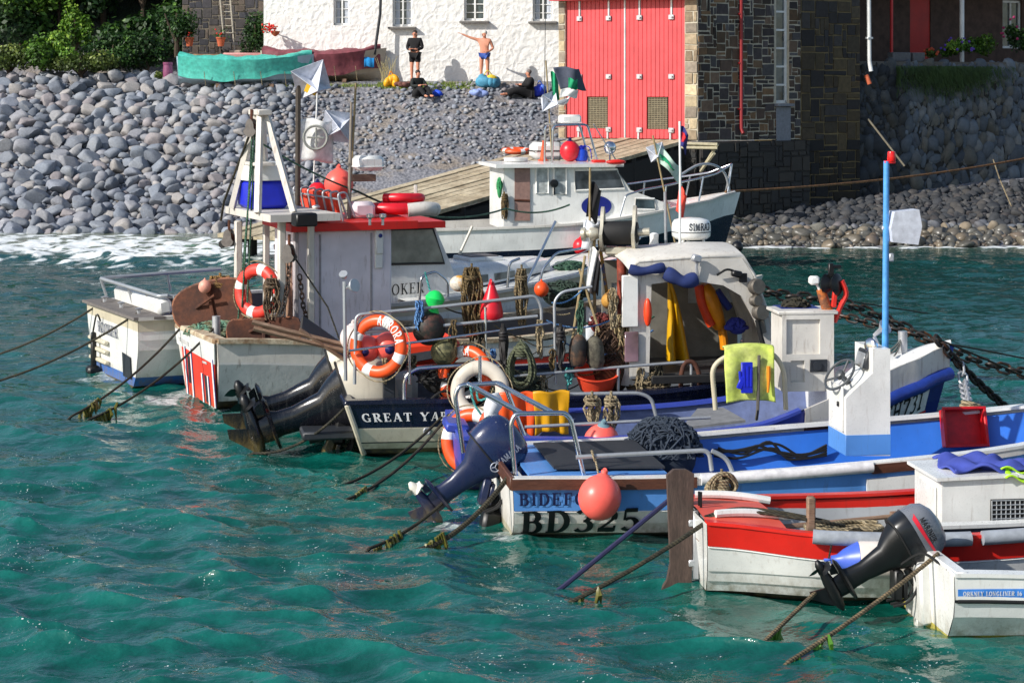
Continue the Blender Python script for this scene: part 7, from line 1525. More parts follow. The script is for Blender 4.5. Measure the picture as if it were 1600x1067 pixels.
for px, py, l, rx, rz, m_, lab in ((800,606,-.9,.42,.20,rope_mat('grey green net', rgb(96,104,84), rgb(54,60,52)),'grey green net heap on deck under the olive rope coil'),(700,596,-.8,.36,.2,rope_mat('black net', rgb(44,44,44), rgb(22,22,24)),'black net heap on deck behind the old white lifebuoy'),(1010,600,-.9,.30,.2,rope_mat('buff net', rgb(150,134,104), rgb(92,80,62)),'buff coloured net heap on deck inside the shelter opening'),(880,462,-.2,.3,.18,rope_mat('dark green net', rgb(52,74,60), rgb(30,42,36)),'dark green net heap near the foot of the hauler post')):
    heap(fe.w(fe.at(px, py, l)), rx, .3, rz, m_, lab, 60, .011)
for px, py, l, r, m_, lab in ((622,566,-.7,.11,plain('black float', rgb(26,26,28), .4),'small black float under the orange red raft bag'),(846,452,-.5,.09,ORANGE,'small orange float beside the slim tan rope hank'),(1000,470,-1.0,.09,plain('yellow float', rgb(226,180,50), .45),'small yellow float by the shelter side board'),(952,470,-.4,.10,twotone('ochre float', rgb(190,140,60), rgb(120,84,44), 6),'ochre float at the foot of the bamboo poles')): ball(fe.w(fe.at(px, py, l)), r, m_, lab, 'float', cat='float')
for x0, y0, x1, y1, lab in ((890,560,914,400,'second bamboo pole leaning at the stern of the shelter'),(952,566,905,420,'bamboo pole crossing the others at the stern of the shelter')): b = MB(); b.tube([fe.w(fe.at(x0, y0, -.9)), fe.w(fe.at(x1, y1, -.6))], .016, 6); o_ = b.build('bamboo_pole', plain('bamboo pole', rgb(150,132,96), .7)); tag(o_, lab, 'pole')
for (a_, c_) in (((700,478),(960,372)),((690,470),(905,440)),((880,456),(1012,400))):
    b = MB(); b.tube(sag(fg.w(fg.at(*a_, -1.3)), fg.w(fg.at(*c_, -.5)), .04), .010, 5); o_ = b.build('guard_wire', GREYTUBE); tag(o_, 'thin guard wire along the rails of the white boat behind', 'wire', 'guard wires of the white boat')
# ================================================================== H  white launch with cabin by the slipway
fh_ = Frame(668, 412, 1.2, 12); rh_ = fh_.root('cabin_launch', 'white cabin launch with navy hull and brown door moored beside the slipway', 'boat')
fh_.O = Vector((-2.15, 47.6, 0)); rh_.location = fh_.O
hh = Hull([(0,-.4,1.2,1.05,1.0), (1.6,-.5,1.3,1.08,1.0), (3.6,-.5,1.32,1.16,.98), (5.4,-.4,1.1,1.38,.8), (6.6,-.2,.55,1.6,.55), (7.3,.1,.02,1.78,.35)], 7.3, -.05, .3)
hullobj(hh, rh_, [('v',0), ('z',.0), ('d',.66), ('d',.56), ('d',.52), ('v',1)], [2,1,1,1,0], [GRP, NAVY, BOTTOM], tm=[2,1,1,1,0])
b = MB(); hh.rail(b, 0, 7.2, .14, .05, -.01, .05, sides=(-1,)); b.build('rubbing_rail', OLDWHITE, rh_); b = MB(); hh.rail(b, 0, 7.2, .14, .05, -.01, .05, sides=(1,)); b.build('rubbing_rail', OLDWHITE, rh_)
b = MB(); hh.inner(b, .12, .5, .2, 3.2, 0, 1); b.build('interior', [OLDWHITE, GREYIN], rh_)
b = MB(); hh.deck(b, 3.1, 7.2, .01, .05); b.build('foredeck', GRP, rh_)
LH = -.82
A = fh_.at(787,348,LH); B = fh_.at(905,348,LH); zt = fh_.at(800,262,LH).z; zb = A.z-.15; xm_ = fh_.at(960,258,LH).x; xf = fh_.at(985,300,LH).x; x9 = fh_.at(1046,300,LH).x
b = MB(); zc = fh_.at(980,297,LH).z
b.prism([(A.x, zb), (x9+.3, zb), (x9, zc-.35), (xf, zc), (xm_, zt), (A.x, zt)], (0,-LH,0), (1,0,0), (0,0,1), -2*LH); cb_ = b.build('cabin', GRP, rh_)
b = MB(); b.slab([Vector((fh_.at(772,255,LH).x,-1.05,zt)), Vector((xm_+.18,-1.0,zt)), Vector((xm_+.22,1.0,zt)), Vector((fh_.at(772,255,LH).x,1.05,zt))], .08); rr = b.build('cabin_roof', GRP, cb_)
on = lambda px, py, d=.012: fh_.at(px, py, LH-d)
def quadwin(pts, fm, m, name='window'):
    P = [on(*p) for p in pts]; b = MB(); b.tube(P, .03, 4, closed=True); w_ = b.build(name, fm, cb_); b = MB(); b.slab(P[::-1], .006); b.build('pane', m, w_); return w_
BRT = plain('painted reflection pane', rgb(176,180,178), .3, scale=7, var=.6, bump=0.)  # pale mottled colour stands for bright reflections on the cabin panes
quadwin([(838,262),(857,262),(857,302),(838,302)], GRP, BRT); quadwin([(866,263),(885,263),(885,304),(866,303)], GRP, BRT)
quadwin([(898,266),(964,265),(976,295),(899,298)], GRP, glass_mat('dim cabin glass', (.03,.035,.04)), 'window')
quadwin([(993,310),(1022,311),(1024,328),(993,327)], GRP, GLASS, 'window')
b = MB(); P = [on(804,258), on(828,258), on(828,345), on(804,345)]; b.slab(P[::-1], .02); dr_ = b.build('door', plain('mauve brown door', rgb(150,118,108), .55), cb_)
b = MB(); b.tube([on(804,313,.03), on(828,314,.03)], .03, 4); b.build('kick_rail', BROWN, dr_)
b = MB(); c_ = on(932,322,.02); b.prism([(.36*math.cos(a), .235*math.sin(a)) for a in [2*PI*i/36 for i in range(36)]], c_, (1,0,0), (0,0,1), .012); b.build('oval_badge', plain('deep blue badge', rgb(24,34,120), .4), cb_)
b = MB(); b.slab([Vector((xm_+.03,-.85,zt-.06)), Vector((xf-.02,-.85,zc+.04)), Vector((xf-.02,.85,zc+.04)), Vector((xm_+.03,.85,zt-.06))], .012); b.build('windscreen', GLASS, cb_)
def onroof(px, py, dz=.09): return fh_.atz(px, py, zt+dz)
# gear lying on the cabin roof
wr = lambda p: fh_.w(p)
t = thing('raft_canister', 'white strapped life raft box on the launch cabin roof', 'life raft', wr(onroof(858,250))); c_ = onroof(858,250); b = MB(); b.box(c_+Vector((.0,.1,.22)), (.85,.6,.42), bev=.09); b.v = [tuple(wr(p)) for p in b.v]; b.build('case', GRP, t, world=True)
b = MB()
for dx in (-.2,.22): b.tube([wr(c_+Vector((dx,.1+sy*.308,.22+sz*.217))) for sy, sz in ((-1,-1),(-1,1),(1,1),(1,-1))], .012, 4, closed=True)
b.tube([wr(c_+Vector((sx*.435,.1+sy*.31,.22))) for sx, sy in ((-1,-1),(1,-1),(1,1),(-1,1))], .014, 4, closed=True); b.build('strap', RUBBER, t, world=True)
t = lifebuoy(wr(onroof(808,246)+Vector((0,.1,.16))), (.02,-.06,1), 'orange lifebuoy lying flat on the launch cabin roof', R_=.29, r=.085); 
b = MB(); b.lathe([(.28,0),(.30,.08),(.26,.09)], onroof(806,252), UP, 20); b.build('roof_box', GRP, rr)
t = thing('gas_bottle', 'small blue gas bottle on the launch cabin roof', 'gas bottle', wr(onroof(908,252))); c_ = wr(onroof(908,252)); b = MB(); b.lathe([(.12,0),(.15,.03),(.155,.20),(.13,.27),(.06,.30),(.0,.30)], c_, UP, 20); b.build('body', plain('cobalt blue steel', rgb(30,70,190), .35, bump=.05), t, world=True)
b = MB(); b.lathe([(.09,.28),(.095,.36),(.09,.36)], c_, UP, 14); b.tube([c_+UP*.3, c_+UP*.38], .025, 8); b.tube(curve([c_+UP*.36, c_+Vector((.2,0,.32)), c_+Vector((.25,0,.05))], 6), .012, 5); b.build('valve', ROYAL, t, world=True)
b = MB(); p_ = onroof(953,252); b.ell(p_+Vector((0,0,.32)), (.15,.13,.16), n=18, m=12); b.tube([p_, p_+Vector((0,0,.2))], .02, 6); b.torus(p_+Vector((0,0,.30)), .17, .012, (.9,-.3,0), 20, 6); b.build('searchlight', CHROME, rr)
b = MB(); b.box(onroof(880,255)*1+Vector((.9,.2,.03)), (.3,.2,.06), bev=.02); b.build('red_vent', REDP, rr); b = MB(); b.ell(onroof(966,256)+Vector((0,.2,.03)), (.24,.12,.06)); b.build('red_vent', REDP, rr)
# radar arch and scanner
ar = MB(); a0 = onroof(838,250); 
for yy in (-.35,.45): ar.tube(fillet([Vector((a0.x,yy,zt+.08)), Vector((a0.x+.02,yy,zt+.95)), Vector((a0.x+.85,yy,zt+.98)), Vector((a0.x+1.1,yy,zt+.08))], .12), .028, 8)
for xx in (.05,.8): ar.tube([Vector((a0.x+xx,-.35,zt+.97)), Vector((a0.x+xx,.45,zt+.97))], .024, 8)
ac_ = ar.build('radar_arch', STEEL, rr); b = MB(); b.box((a0.x+.52,.05,zt+1.10), (.48,.46,.20), bev=.07); b.box((a0.x+.52,.05,zt+1.02), (.50,.48,.02)); b.build('radar_scanner', GRP, ac_)
b = MB(); b.tube([onroof(965,252)+Vector((0,.1,0)), Vector((a0.x+1.0,-.35,zt+.98))], .016, 6); b.build('stay', GREYTUBE, rr)
for k, (dx, lab) in enumerate(((.30,'faded red float on the launch roof under the radar arch'),)):
    ball(wr(Vector((a0.x+.6,.35,zt+.33))), .24, REDV, lab, cap=plain('navy eye', rgb(24,28,90), .4))
ck = thing('traffic_cone', 'small orange cone on the launch cabin roof left of the raft box', 'cone', wr(Vector((a0.x+.05,.8,zt+.1)))); b = MB(); b.lathe([(.13,0),(.13,.02),(.08,.03),(.02,.48),(0,.48)], wr(Vector((a0.x+.05,.8,zt+.09))), UP, 14); b.build('body', ORANGE, ck, world=True)
# bow rail
ra1 = lambda x, s, h_: Vector((hh.pt(x,1.).x, s*(abs(hh.pt(x,1.).y)-.08), hh.pt(x,1.).z+h_))
for s_ in (-1,1):
    pts = [ra1(4.5,s_,.05), ra1(4.65,s_,.52)]+[ra1(4.65+i*.43,s_,.58) for i in range(1,6)]+[ra1(7.15,s_,.7)]
    steel(rh_, [pts, [ra1(5.6,s_,.0), ra1(5.65,s_,.58)], [ra1(6.4,s_,.0), ra1(6.5,s_,.6)], [ra1(7.05,s_,.0), ra1(7.15,s_,.7)]], .024, 'bow_rail')
b = MB(); b.tube(curve([ra1(7.1,-1,.05), ra1(7.0,-1,.5), ra1(6.75,-1,.8), ra1(6.4,-1,.9), ra1(6.0,-1,.75)], 6), .03, 8); b.build('anchor_davit', GALV, rh_)
b = MB(); b.tube(curve([on(792,300,.05), on(787,330,.1), on(785,350,.1)], 6), .03, 6); o_ = b.build('rope', NETB); o_.data.transform(Matrix.Identity(4)); 
o_.location = (0,0,0); bpy.data.objects.remove(o_)
hank(wr(on(788,303,.08)), .16, .6, NETB, 'brown rope hank hanging at the stern corner of the launch cabin', 14, .016)
heap(wr(on(786,285,.0))+Vector((-.08,.0,-.15)), .07, .07, .26, plain('green net', rgb(50,140,84), .8), 'scrap of bright green net at the stern corner of the launch cabin', 26, .012)
ball(wr(fh_.at(908,385,-1.55)), .19, REDV, 'red buoy hanging on the navy side of the launch')
b = MB(); b.lathe([(.0,-.06),(.09,-.05),(.10,0),(.09,.05),(0,.06)], on(866,287,.05), (0,1,0), 14); b.tube([on(866,290,.05), on(866,305,.05)], .02, 6); b.build('deck_speaker', BLACK, cb_)
# ================================================================== marker poles and flags
def flagcloth(A, dx, dy_, m, name, ph=0., rip=.12):
    A = Vector(A); dx = Vector(dx); dy_ = Vector(dy_)
    return lambda s, u: A+dx*s+dy_*u+Vector((.0, rip*math.sin(s*6+u*2.2+ph)*s, .06*math.sin(s*5+ph)*s))
def dan(base_, top, label, flags=(), refl=(), m=None, r=.018, name='marker_pole'):
    t = thing(name, label, 'marker pole', base_); b = MB(); b.tube([base_, top], r, 8); b.build('pole', m or plain('bamboo pole', rgb(150,132,96), .7), t, world=True)
    for (p, dx, dy_, mm, ph) in flags: cloth(flagcloth(p, dx, dy_, mm, '', ph), 16, 12, mm, 'flag', None, None, .004, t)
    for (p, r_, rot) in refl:
        b = MB(); octa(b, p, r_, rot); b.build('reflector', REFL, t, world=True, smooth=False)
    return t
FBK = plain('black flag cloth', rgb(20,20,24), .8); FWH = plain('white flag cloth', rgb(214,214,212), .8); FGR = plain('green flag cloth', rgb(20,150,100), .8)
YA = 30.2
t = dan(Q(465,345,YA), Q(466,128,YA), 'tarred pole with a yellow white reflector and pale flag behind the gallows', [(Q(464,188,YA-.02), (.50,.1,.03), (.02,0,-.62), FWH, .4)], [(Q(486,125,YA), .36, (.5,.35,.6))], plain('dark timber pole', rgb(70,62,54), .8), .04)
b = MB(); b.box(Q(487,127,YA)+Vector((0,-.06,-.12)), (.18,.02,.14), (0,.4,0)); b.build('yellow_patch', plain('yellow patch', rgb(226,180,40), .5), t, world=True)
b = MB(); b.torus(Q(494,215,YA)+Vector((0,-.10,0)), .17, .022, (0,1,0), 22, 5); b.tube([Q(480,215,YA-.1), Q(506,216,YA-.1)], .015, 5); b.tube([Q(494,200,YA-.1), Q(494,230,YA-.1)], .015, 5); b.build('emblem', plain('grey emblem', rgb(140,142,136), .7), t, world=True)
dan(Q(490,285,30.6), Q(496,140,30.6), 'thin white pole behind the pale flag', m=WT, r=.012)
dan(Q(546,330,30.4), Q(556,130,30.4), 'slender bamboo pole with one white paper reflector above the salmon buoy', (), [(Q(528,198,30.4), .32, (.2,.9,.35))])
YB = 25.6
bz = [((908,600),(946,290)), ((924,590),(918,360)), ((950,600),(930,420)), ((938,600),(900,430))]
t = dan(Q(920,540,YB), Q(922,262,YB), 'pole with drooping black flag at the stern of the shelter boat', [(Q(922,284,YB), (.14,.05,-.06), (-.05,.05,-.44), FBK, .2)], r=.014)
cloth(flagcloth(Q(912,345,YB-.1), (.18,.03,-.0), (-.03,0,-.36), None, '', 1.), 12, 12, plain('white plastic bag', rgb(214,218,224), .45), 'white_bag', None, None, .03, t)
t = dan(Q(930,560,YB-.1), Q(928,370,YB-.1), 'bamboo pole with black and white streamer flag near the hauler', [(Q(922,388,YB-.15), (.12,.02,.02), (-.06,.0,-.56), FWH, .7), (Q(930,402,YB-.18), (.07,.02,.0), (-.03,0,-.44), FBK, .2)], r=.02)
dan(Q(966,580,YB), Q(936,375,YB), 'leaning bamboo pole wrapped in yellow and blue tape near the hauler', m=twotone('taped bamboo', rgb(176,140,70), rgb(70,110,170), 3, .52, .56, .6), r=.022)
cloth(flagcloth(Q(915,478,YB-.2), (.24,.0,-.12), (.02,0,-.42), None, '', 2.), 12, 12, plain('white plastic bag', rgb(214,218,224), .45), 'plastic_bag', 'torn white plastic bag caught among the bamboo poles', 'bag', .04)
# flags on the shelter roof staff and the launch
t = dan(Q(1063,300,26.2), Q(1062,190,26.2), 'white staff with a small red and blue ensign above the radar dome', [(Q(1063,197,26.2), (.10,.02,-.06), (-.02,0,-.26), plain('ensign blue', rgb(40,40,110), .8), 0.), (Q(1066,207,26.18), (.05,.02,-.02), (-.01,0,-.13), plain('ensign red', rgb(210,40,50), .8), .5)], m=WT, r=.014)
t = dan(Q(1058,395,26.6), Q(1020,212,26.6), 'leaning pole with pale green and white flag above the shelter', [(Q(1022,222,26.6), (.34,.1,-.28), (.04,0,-.26), plain('pale green flag', rgb(190,214,200), .8), .6), (Q(1030,240,26.56), (.22,.1,-.18), (.03,0,-.08), FGR, .6)], [(Q(1026,238,26.7), .16, (.4,.4,.2))], r=.012)
cloth(flagcloth(Q(1062,288,26.3), (.10,.02,-.12), (-.05,0,-.34), None, '', .8), 12, 12, plain('red orange flag cloth', rgb(226,70,50), .8), 'signal_flag', 'small red and white flag drooping below the pale green flag', 'flag', .004)
YC = 48.6
t = dan(Q(862,240,YC), Q(853,95,YC), 'pole on the launch carrying black, white and green flags and a reflector', [(Q(864,106,YC), (.62,.1,.02), (.18,0,-.52), plain('charcoal flag', rgb(70,76,92), .8), .2), (Q(860,112,YC), (.16,.1,-.02), (.06,0,-.62), FGR, .9), (Q(876,140,YC-.1), (.42,.05,.04), (-.03,0,-.20), FWH, .2), (Q(888,122,YC-.15), (.22,.05,-.03), (.0,0,-.24), FGR, 1.4)], [(Q(858,158,YC), .30, (.3,.5,.9))])
dan(Q(850,200,YC+.3), Q(853,-40,YC+.3), 'very thin aerial whip rising in front of the cottage', m=plain('dark wire', rgb(50,52,56), .6), r=.008, name='aerial')
# a gull on the launch scanner
gul = thing('gull', 'gull perched above the radar scanner of the launch', 'bird', Q(882,172,49.5)); b = MB(); g0 = Q(882,170,49.5)
b.loft([(g0+Vector((-.16,0,.10)), .01,.01,2,(0,1,0),(0,0,1)), (g0+Vector((-.10,0,.13)), .05,.05,2,(0,1,0),(0,0,1)), (g0+Vector((0,0,.16)), .075,.075,2,(0,1,0),(0,0,1)), (g0+Vector((.08,0,.20)), .06,.06,2,(0,1,0),(0,0,1)), (g0+Vector((.12,0,.27)), .038,.04,2,(0,1,0),(0,0,1)), (g0+Vector((.15,0,.32)), .04,.04,2,(0,1,0),(0,0,1)), (g0+Vector((.185,0,.32)), .018,.018,2,(0,1,0),(0,0,1)), (g0+Vector((.23,0,.31)), .004,.004,2,(0,1,0),(0,0,1))], 12); b.build('body', plain('gull white', rgb(226,226,224), .8), gul, world=True, angle=80)
b = MB(); b.tube([g0+Vector((.0,.02,.10)), g0+Vector((.0,.02,-.02))], .008, 5); b.tube([g0+Vector((.02,-.02,.10)), g0+Vector((.02,-.02,-.02))], .008, 5); b.build('legs', ORANGE, gul, world=True)
b = MB(); b.ell(g0+Vector((-.05,-.07,.17)), (.15,.02,.05), (0,-.35,0)); b.ell(g0+Vector((-.05,.07,.17)), (.15,.02,.05), (0,-.35,0)); b.build('wings', plain('gull grey', rgb(150,156,164), .8), gul, world=True)
# ================================================================== covered boats ashore and things by the cottage
def gp(px, py):                          # the ground point seen at a pixel
    d = ray(px, py); o = Vector((0,0,H)); lo, hi = 55., 90.
    t = lo; f = lambda t: H+d.z*t-gz1(d.x*t, t)
    while t < hi and f(t) > 0: t += .5
    a, b_ = t-.5, t
    for _ in range(14):
        m = (a+b_)/2
        if f(m) > 0: a = m
        else: b_ = m
    return o+d*b_
def covered_boat(p0, p1, beam, hgt, hullm, tarpm, label, tk, endm=None, sag_=.10, ties=True, skirt=.55, sheer=.22):
    p0 = Vector(p0); p1 = Vector(p1); L = (p1-p0).length; ang = math.atan2(p1.y-p0.y, p1.x-p0.x); t = thing('covered_boat', label, 'boat', p0, ang)
    hl = Hull([(0,.05,beam*.35,hgt*1.02,.8), (L*.25,.0,beam*.48,hgt*.92,.95), (L*.6,.0,beam*.5,hgt*.9,.95), (L*.85,.05,beam*.34,hgt*1.0,.7), (L,.1,.03,hgt*1.12,.4)], L, -.05, .2, 24)
    hullobj(hl, t, [('v',0), ('v',.4), ('v',.8), ('v',1)], [0,0,0], [hullm], clink=.01)
    b = MB(); g_ = []; nx, ny = 40, 17
    for i in range(nx):
        x = L*(.0+1.0*i/(nx-1)); zs = hl.par(x)[2]; ys = max(.03, hl.par(x)[1])
        for j in range(ny):
            u = -1+2*j/(ny-1); fold = .02*math.sin(x*9+u*3)+.015*math.sin(x*23+u*9)
            if abs(u) < .6: k = u/.6; g_.append(Vector((x, (ys*1.02+.06)*k, zs+.05+sheer*(1-k*k)*(1-.3*abs(2*i/(nx-1)-1))-sag_*(1-abs(k))*abs(math.sin(x*2.3))+fold)))
            else: k = (abs(u)-.6)/.4; dr = skirt*hgt*(.86+.10*math.sin(x*1.3+(1 if u > 0 else 0))+.04*math.sin(x*5.1)) ; yy = abs(hl.pt(x, max(.05, 1-k*.6)).y); g_.append(Vector((x, math.copysign(max(yy, ys*.80)+.085+fold*.6, u), zs+.05-k*dr)))
    b.add(g_, [(i*ny+j, (i+1)*ny+j, (i+1)*ny+j+1, i*ny+j+1) for i in range(nx-1) for j in range(ny-1)]+[tuple(range(ny))]); b.build('tarpaulin', tarpm, t, angle=70)
    if ties:
        b = MB()
        for x in (L*.2, L*.42, L*.62, L*.8): b.tube([Vector((x, -beam*.52, hgt*.5)), Vector((x+.05, -beam*.45, .02))], .012, 5)
        b.build('tie', ROPE, t)
    b = MB(); b.box((L*.3,0,.02), (.15,beam*.8,.12)); b.box((L*.7,0,.02), (.15,beam*.8,.12)); b.build('chock', OAK, t)
    return t
TURQ = twotone('turquoise tarpaulin', rgb(64,186,166), rgb(96,200,184), 1.2, .2, .8, .55, bump=.3); MARO = twotone('maroon tarpaulin', rgb(116,54,64), rgb(136,72,80), 1.0, .2, .8, .7, bump=.3)
a_ = gp(282,134); c_ = gp(498,134); 
covered_boat(a_+Vector((0,-.2,-.02)), c_+Vector((-.25,.2,.0)), 1.8, .98, paint('white blue hull', rgb(176,200,214), .5, .3), TURQ, 'boat under a turquoise tarpaulin on the beach in front of the cottage', 0, sheer=.16, skirt=.82)
a2 = gp(405,131)+Vector((0,1.3,0)); c2 = gp(592,131)+Vector((0,.9,0)); a2.z = gz1(a2.x,a2.y); c2.z = gz1(c2.x,c2.y)
covered_boat(a2, c2, 1.8, 1.02, paint('cream hull ashore', rgb(196,184,166), .5, .4), MARO, 'boat under a maroon tarpaulin behind the turquoise one', 0, skirt=.9, sheer=.18)
tw = Q(577,96,c2.y-.55); cloth(lambda s, u: tw+Vector((.34*(s-.5), .02*math.sin(s*9)-.05*math.sin(u*PI), .12-.32*u+.02*math.sin(s*6))), 12, 10, plain('blue towel', rgb(30,130,196), .95), 'towel', 'bright blue towel hung over the end of the maroon cover', 'towel', .01)
br = gp(263,131); t = thing('barrel', 'small faded purple barrel left of the turquoise cover', 'barrel', br); b = MB(); b.lathe([(.13,0),(.16,.06),(.17,.3),(.15,.5),(.165,.52),(.165,.6),(.13,.6)], br+Vector((0,-.1,.12)), UP, 18); b.build('body', plain('purple plastic', rgb(130,66,100), .6, var=.2), t, world=True)
pk = gp(40,128); b = MB(); b.tube([pk+Vector((0,0,.06)), pk+Vector((.55,-.1,.05))], .035, 8); o_ = b.build('pipe', plain('white pipe', rgb(190,190,190), .6)); tag(o_, 'short white pipe lying on the earth below the bushes', 'pipe')
# ladder, planters and low wall left of the cottage
Yl = 72.6
t = thing('ladder', 'narrow timber ladder leaning on the stone wall left of the cottage', 'ladder', Q(366,80,Yl-.6)); b = MB(); s0, s1 = Q(362,54,Yl-.45), Q(345,0,Yl); b.tube([Q(367,84,Yl-.7), Q(359,-10,Yl)], .03, 6); b.tube([Q(349,54,Yl-.6), Q(343,-10,Yl)], .03, 6); b.build('rail', plain('pale ladder timber', rgb(160,152,138), .8), t, world=True)
b = MB()
for k in range(5): y_ = 8+k*11; b.tube([Q(344.5+k*.9,y_,Yl-.1-.1*k), Q(360+k*1.0,y_,Yl-.1-.1*k)], .022, 6)
b.build('rung', plain('pale ladder timber', rgb(160,152,138), .8), t, world=True)
wl = Q(285,130,73.2); wl.z = 4.3; lwall = thing('rubble_wall', 'grey rubble wall behind the ladder left of the cottage', 'wall', wl); b = MB(); panel(b, wl, Vector((1,-.02,0)), 2.95, 4.2, .4); b.build('wall_core', plain('grey brown mortar', rgb(120,112,98), .9), lwall, world=True)
ms = MB(); masonry(ms, wl+Vector((0,-.004,0)), Vector((1,-.02,0)), 2.95, 3.6, [rgb(74,70,70), rgb(62,60,64), rgb(88,78,70), rgb(58,58,64)], rnd, .12); ms.build('stone_facing', MSTONE, lwall, world=True, angle=25)
w2 = Q(288,82,71.9); w2.z = 4.45; t = thing('planter_wall', 'low tan stone wall carrying terracotta pots left of the cottage', 'wall', w2); b = MB(); b.box(w2+Vector((.75,0,.48)), (1.55,.4,.96), bev=.02); b.build('core', plain('tan stone', rgb(150,122,92), .9, scale=5, var=.4), t, world=True); ms = MB(); masonry(ms, w2+Vector((-.02,-.206,0)), Vector((1,0,0)), 1.54, .94, [rgb(140,112,84), rgb(120,96,76), rgb(160,132,100)], rnd, .13); ms.build('stone_facing', MSTONE, t, world=True, angle=25)
w3 = Q(360,84,72.0); w3.z = 4.45; b = MB(); b.box(w3+Vector((.6,0,.55)), (1.25,.3,1.1), bev=.02); o_ = b.build('garden_wall', plain('rendered pinkish wall', rgb(170,152,138), .9)); tag(o_, 'smooth pinkish rendered low wall beside the cottage corner', 'wall')
for k, (px, lab) in enumerate(((296,'left terracotta pot on the low tan wall'),(345,'right terracotta pot on the low tan wall'))):
    c_ = Q(px,72,71.7); t = thing('flower_pot', lab, 'flower pot', c_); b = MB(); b.lathe([(.10,0),(.15,.26),(.17,.27),(.17,.32),(.14,.32)], c_+Vector((0,0,-.02)), UP, 18); b.build('pot', TERRA, t, world=True); b = MB()
    for _ in range(50): p = c_+Vector((rs.gauss(0,.12), rs.gauss(0,.1), .40+rs.gauss(0,.1))); d = Vector((rs.gauss(0,1), rs.gauss(0,1), rs.gauss(0,1))).normalized()*.06; e_ = d.orthogonal().normalized()*.025; b.add([p-d, p+e_, p+d, p-e_], [(0,1,2,3)])
    b.build('foliage', MG, t, world=True)
    b = MB()
    for _ in range(7): b.ell(c_+Vector((rs.gauss(0,.12), -.08+rs.gauss(0,.06), .42+rs.gauss(0,.08))), .03, n=6, m=4)
    b.build('flowers', MR, t, world=True)
t = thing('tarp_bundle', 'faded pink tarpaulin bundle behind the turquoise covered boat', 'tarpaulin', Q(380,86,71.3)); b = MB(); b.box(Q(385,88,71.3), (1.6,.6,.22), (0,0,.05), .1); b.build('bundle', plain('faded pink tarp', rgb(196,140,136), .8), t, world=True)
# ================================================================== people on the shingle
def skin(edges, J, rad, m, name, parent, sub=2, root='pelvis'):
    names = []; 
    for a, c in edges:
        for q in (a, c):
            if q not in names: names.append(q)
    me = bpy.data.meshes.new(name); me.from_pydata([J[q] for q in names], [(names.index(a), names.index(c)) for a, c in edges], []); o = bpy.data.objects.new(name, me); tsc = bpy.data.scenes.new('skinning'); tsc.collection.objects.link(o)
    o.modifiers.new('skin', 'SKIN'); lay = me.skin_vertices[0].data
    for i, q in enumerate(names):
        r_ = rad[q]; lay[i].radius = r_ if isinstance(r_, tuple) else (r_, r_); lay[i].use_root = (q == root) or (root not in names and i == 0)
    md = o.modifiers.new('smooth', 'SUBSURF'); md.levels = sub; md.render_levels = sub
    tsc.view_layers[0].update(); dg = tsc.view_layers[0].depsgraph; nm = bpy.data.meshes.new_from_object(o.evaluated_get(dg)); bpy.data.objects.remove(o); bpy.data.scenes.remove(tsc); bpy.data.meshes.remove(me)
    nm.materials.clear(); nm.materials.append(m); nm.polygons.foreach_set('use_smooth', [True]*len(nm.polygons)); nm.name = name; ob = bpy.data.objects.new(name, nm); COL.objects.link(ob); ob.parent = parent; return ob
SK = plain('sunlit skin', rgb(206,140,112), .55, scale=9, var=.1, bump=.05)
RADB = dict(pelvis=(.15,.11), spine=(.14,.10), chest=(.17,.115), neck=.055, jaw=(.062,.07), head=(.078,.095), crown=(.05,.06), shL=.065, shR=.065, elL=.045, elR=.045, wrL=.032, wrR=.032, haL=(.042,.02), haR=(.042,.02), hiL=.095, hiR=.095, knL=.062, knR=.062, anL=.042, anR=.042, foL=(.04,.03), foR=(.04,.03))
EB = [('pelvis','spine'),('spine','chest'),('chest','neck'),('neck','jaw'),('jaw','head'),('head','crown'),('chest','shL'),('chest','shR'),('shL','elL'),('elL','wrL'),('wrL','haL'),('shR','elR'),('elR','wrR'),('wrR','haR'),('pelvis','hiL'),('pelvis','hiR'),('hiL','knL'),('knL','anL'),('anL','foL'),('hiR','knR'),('knR','anR'),('anR','foR')]
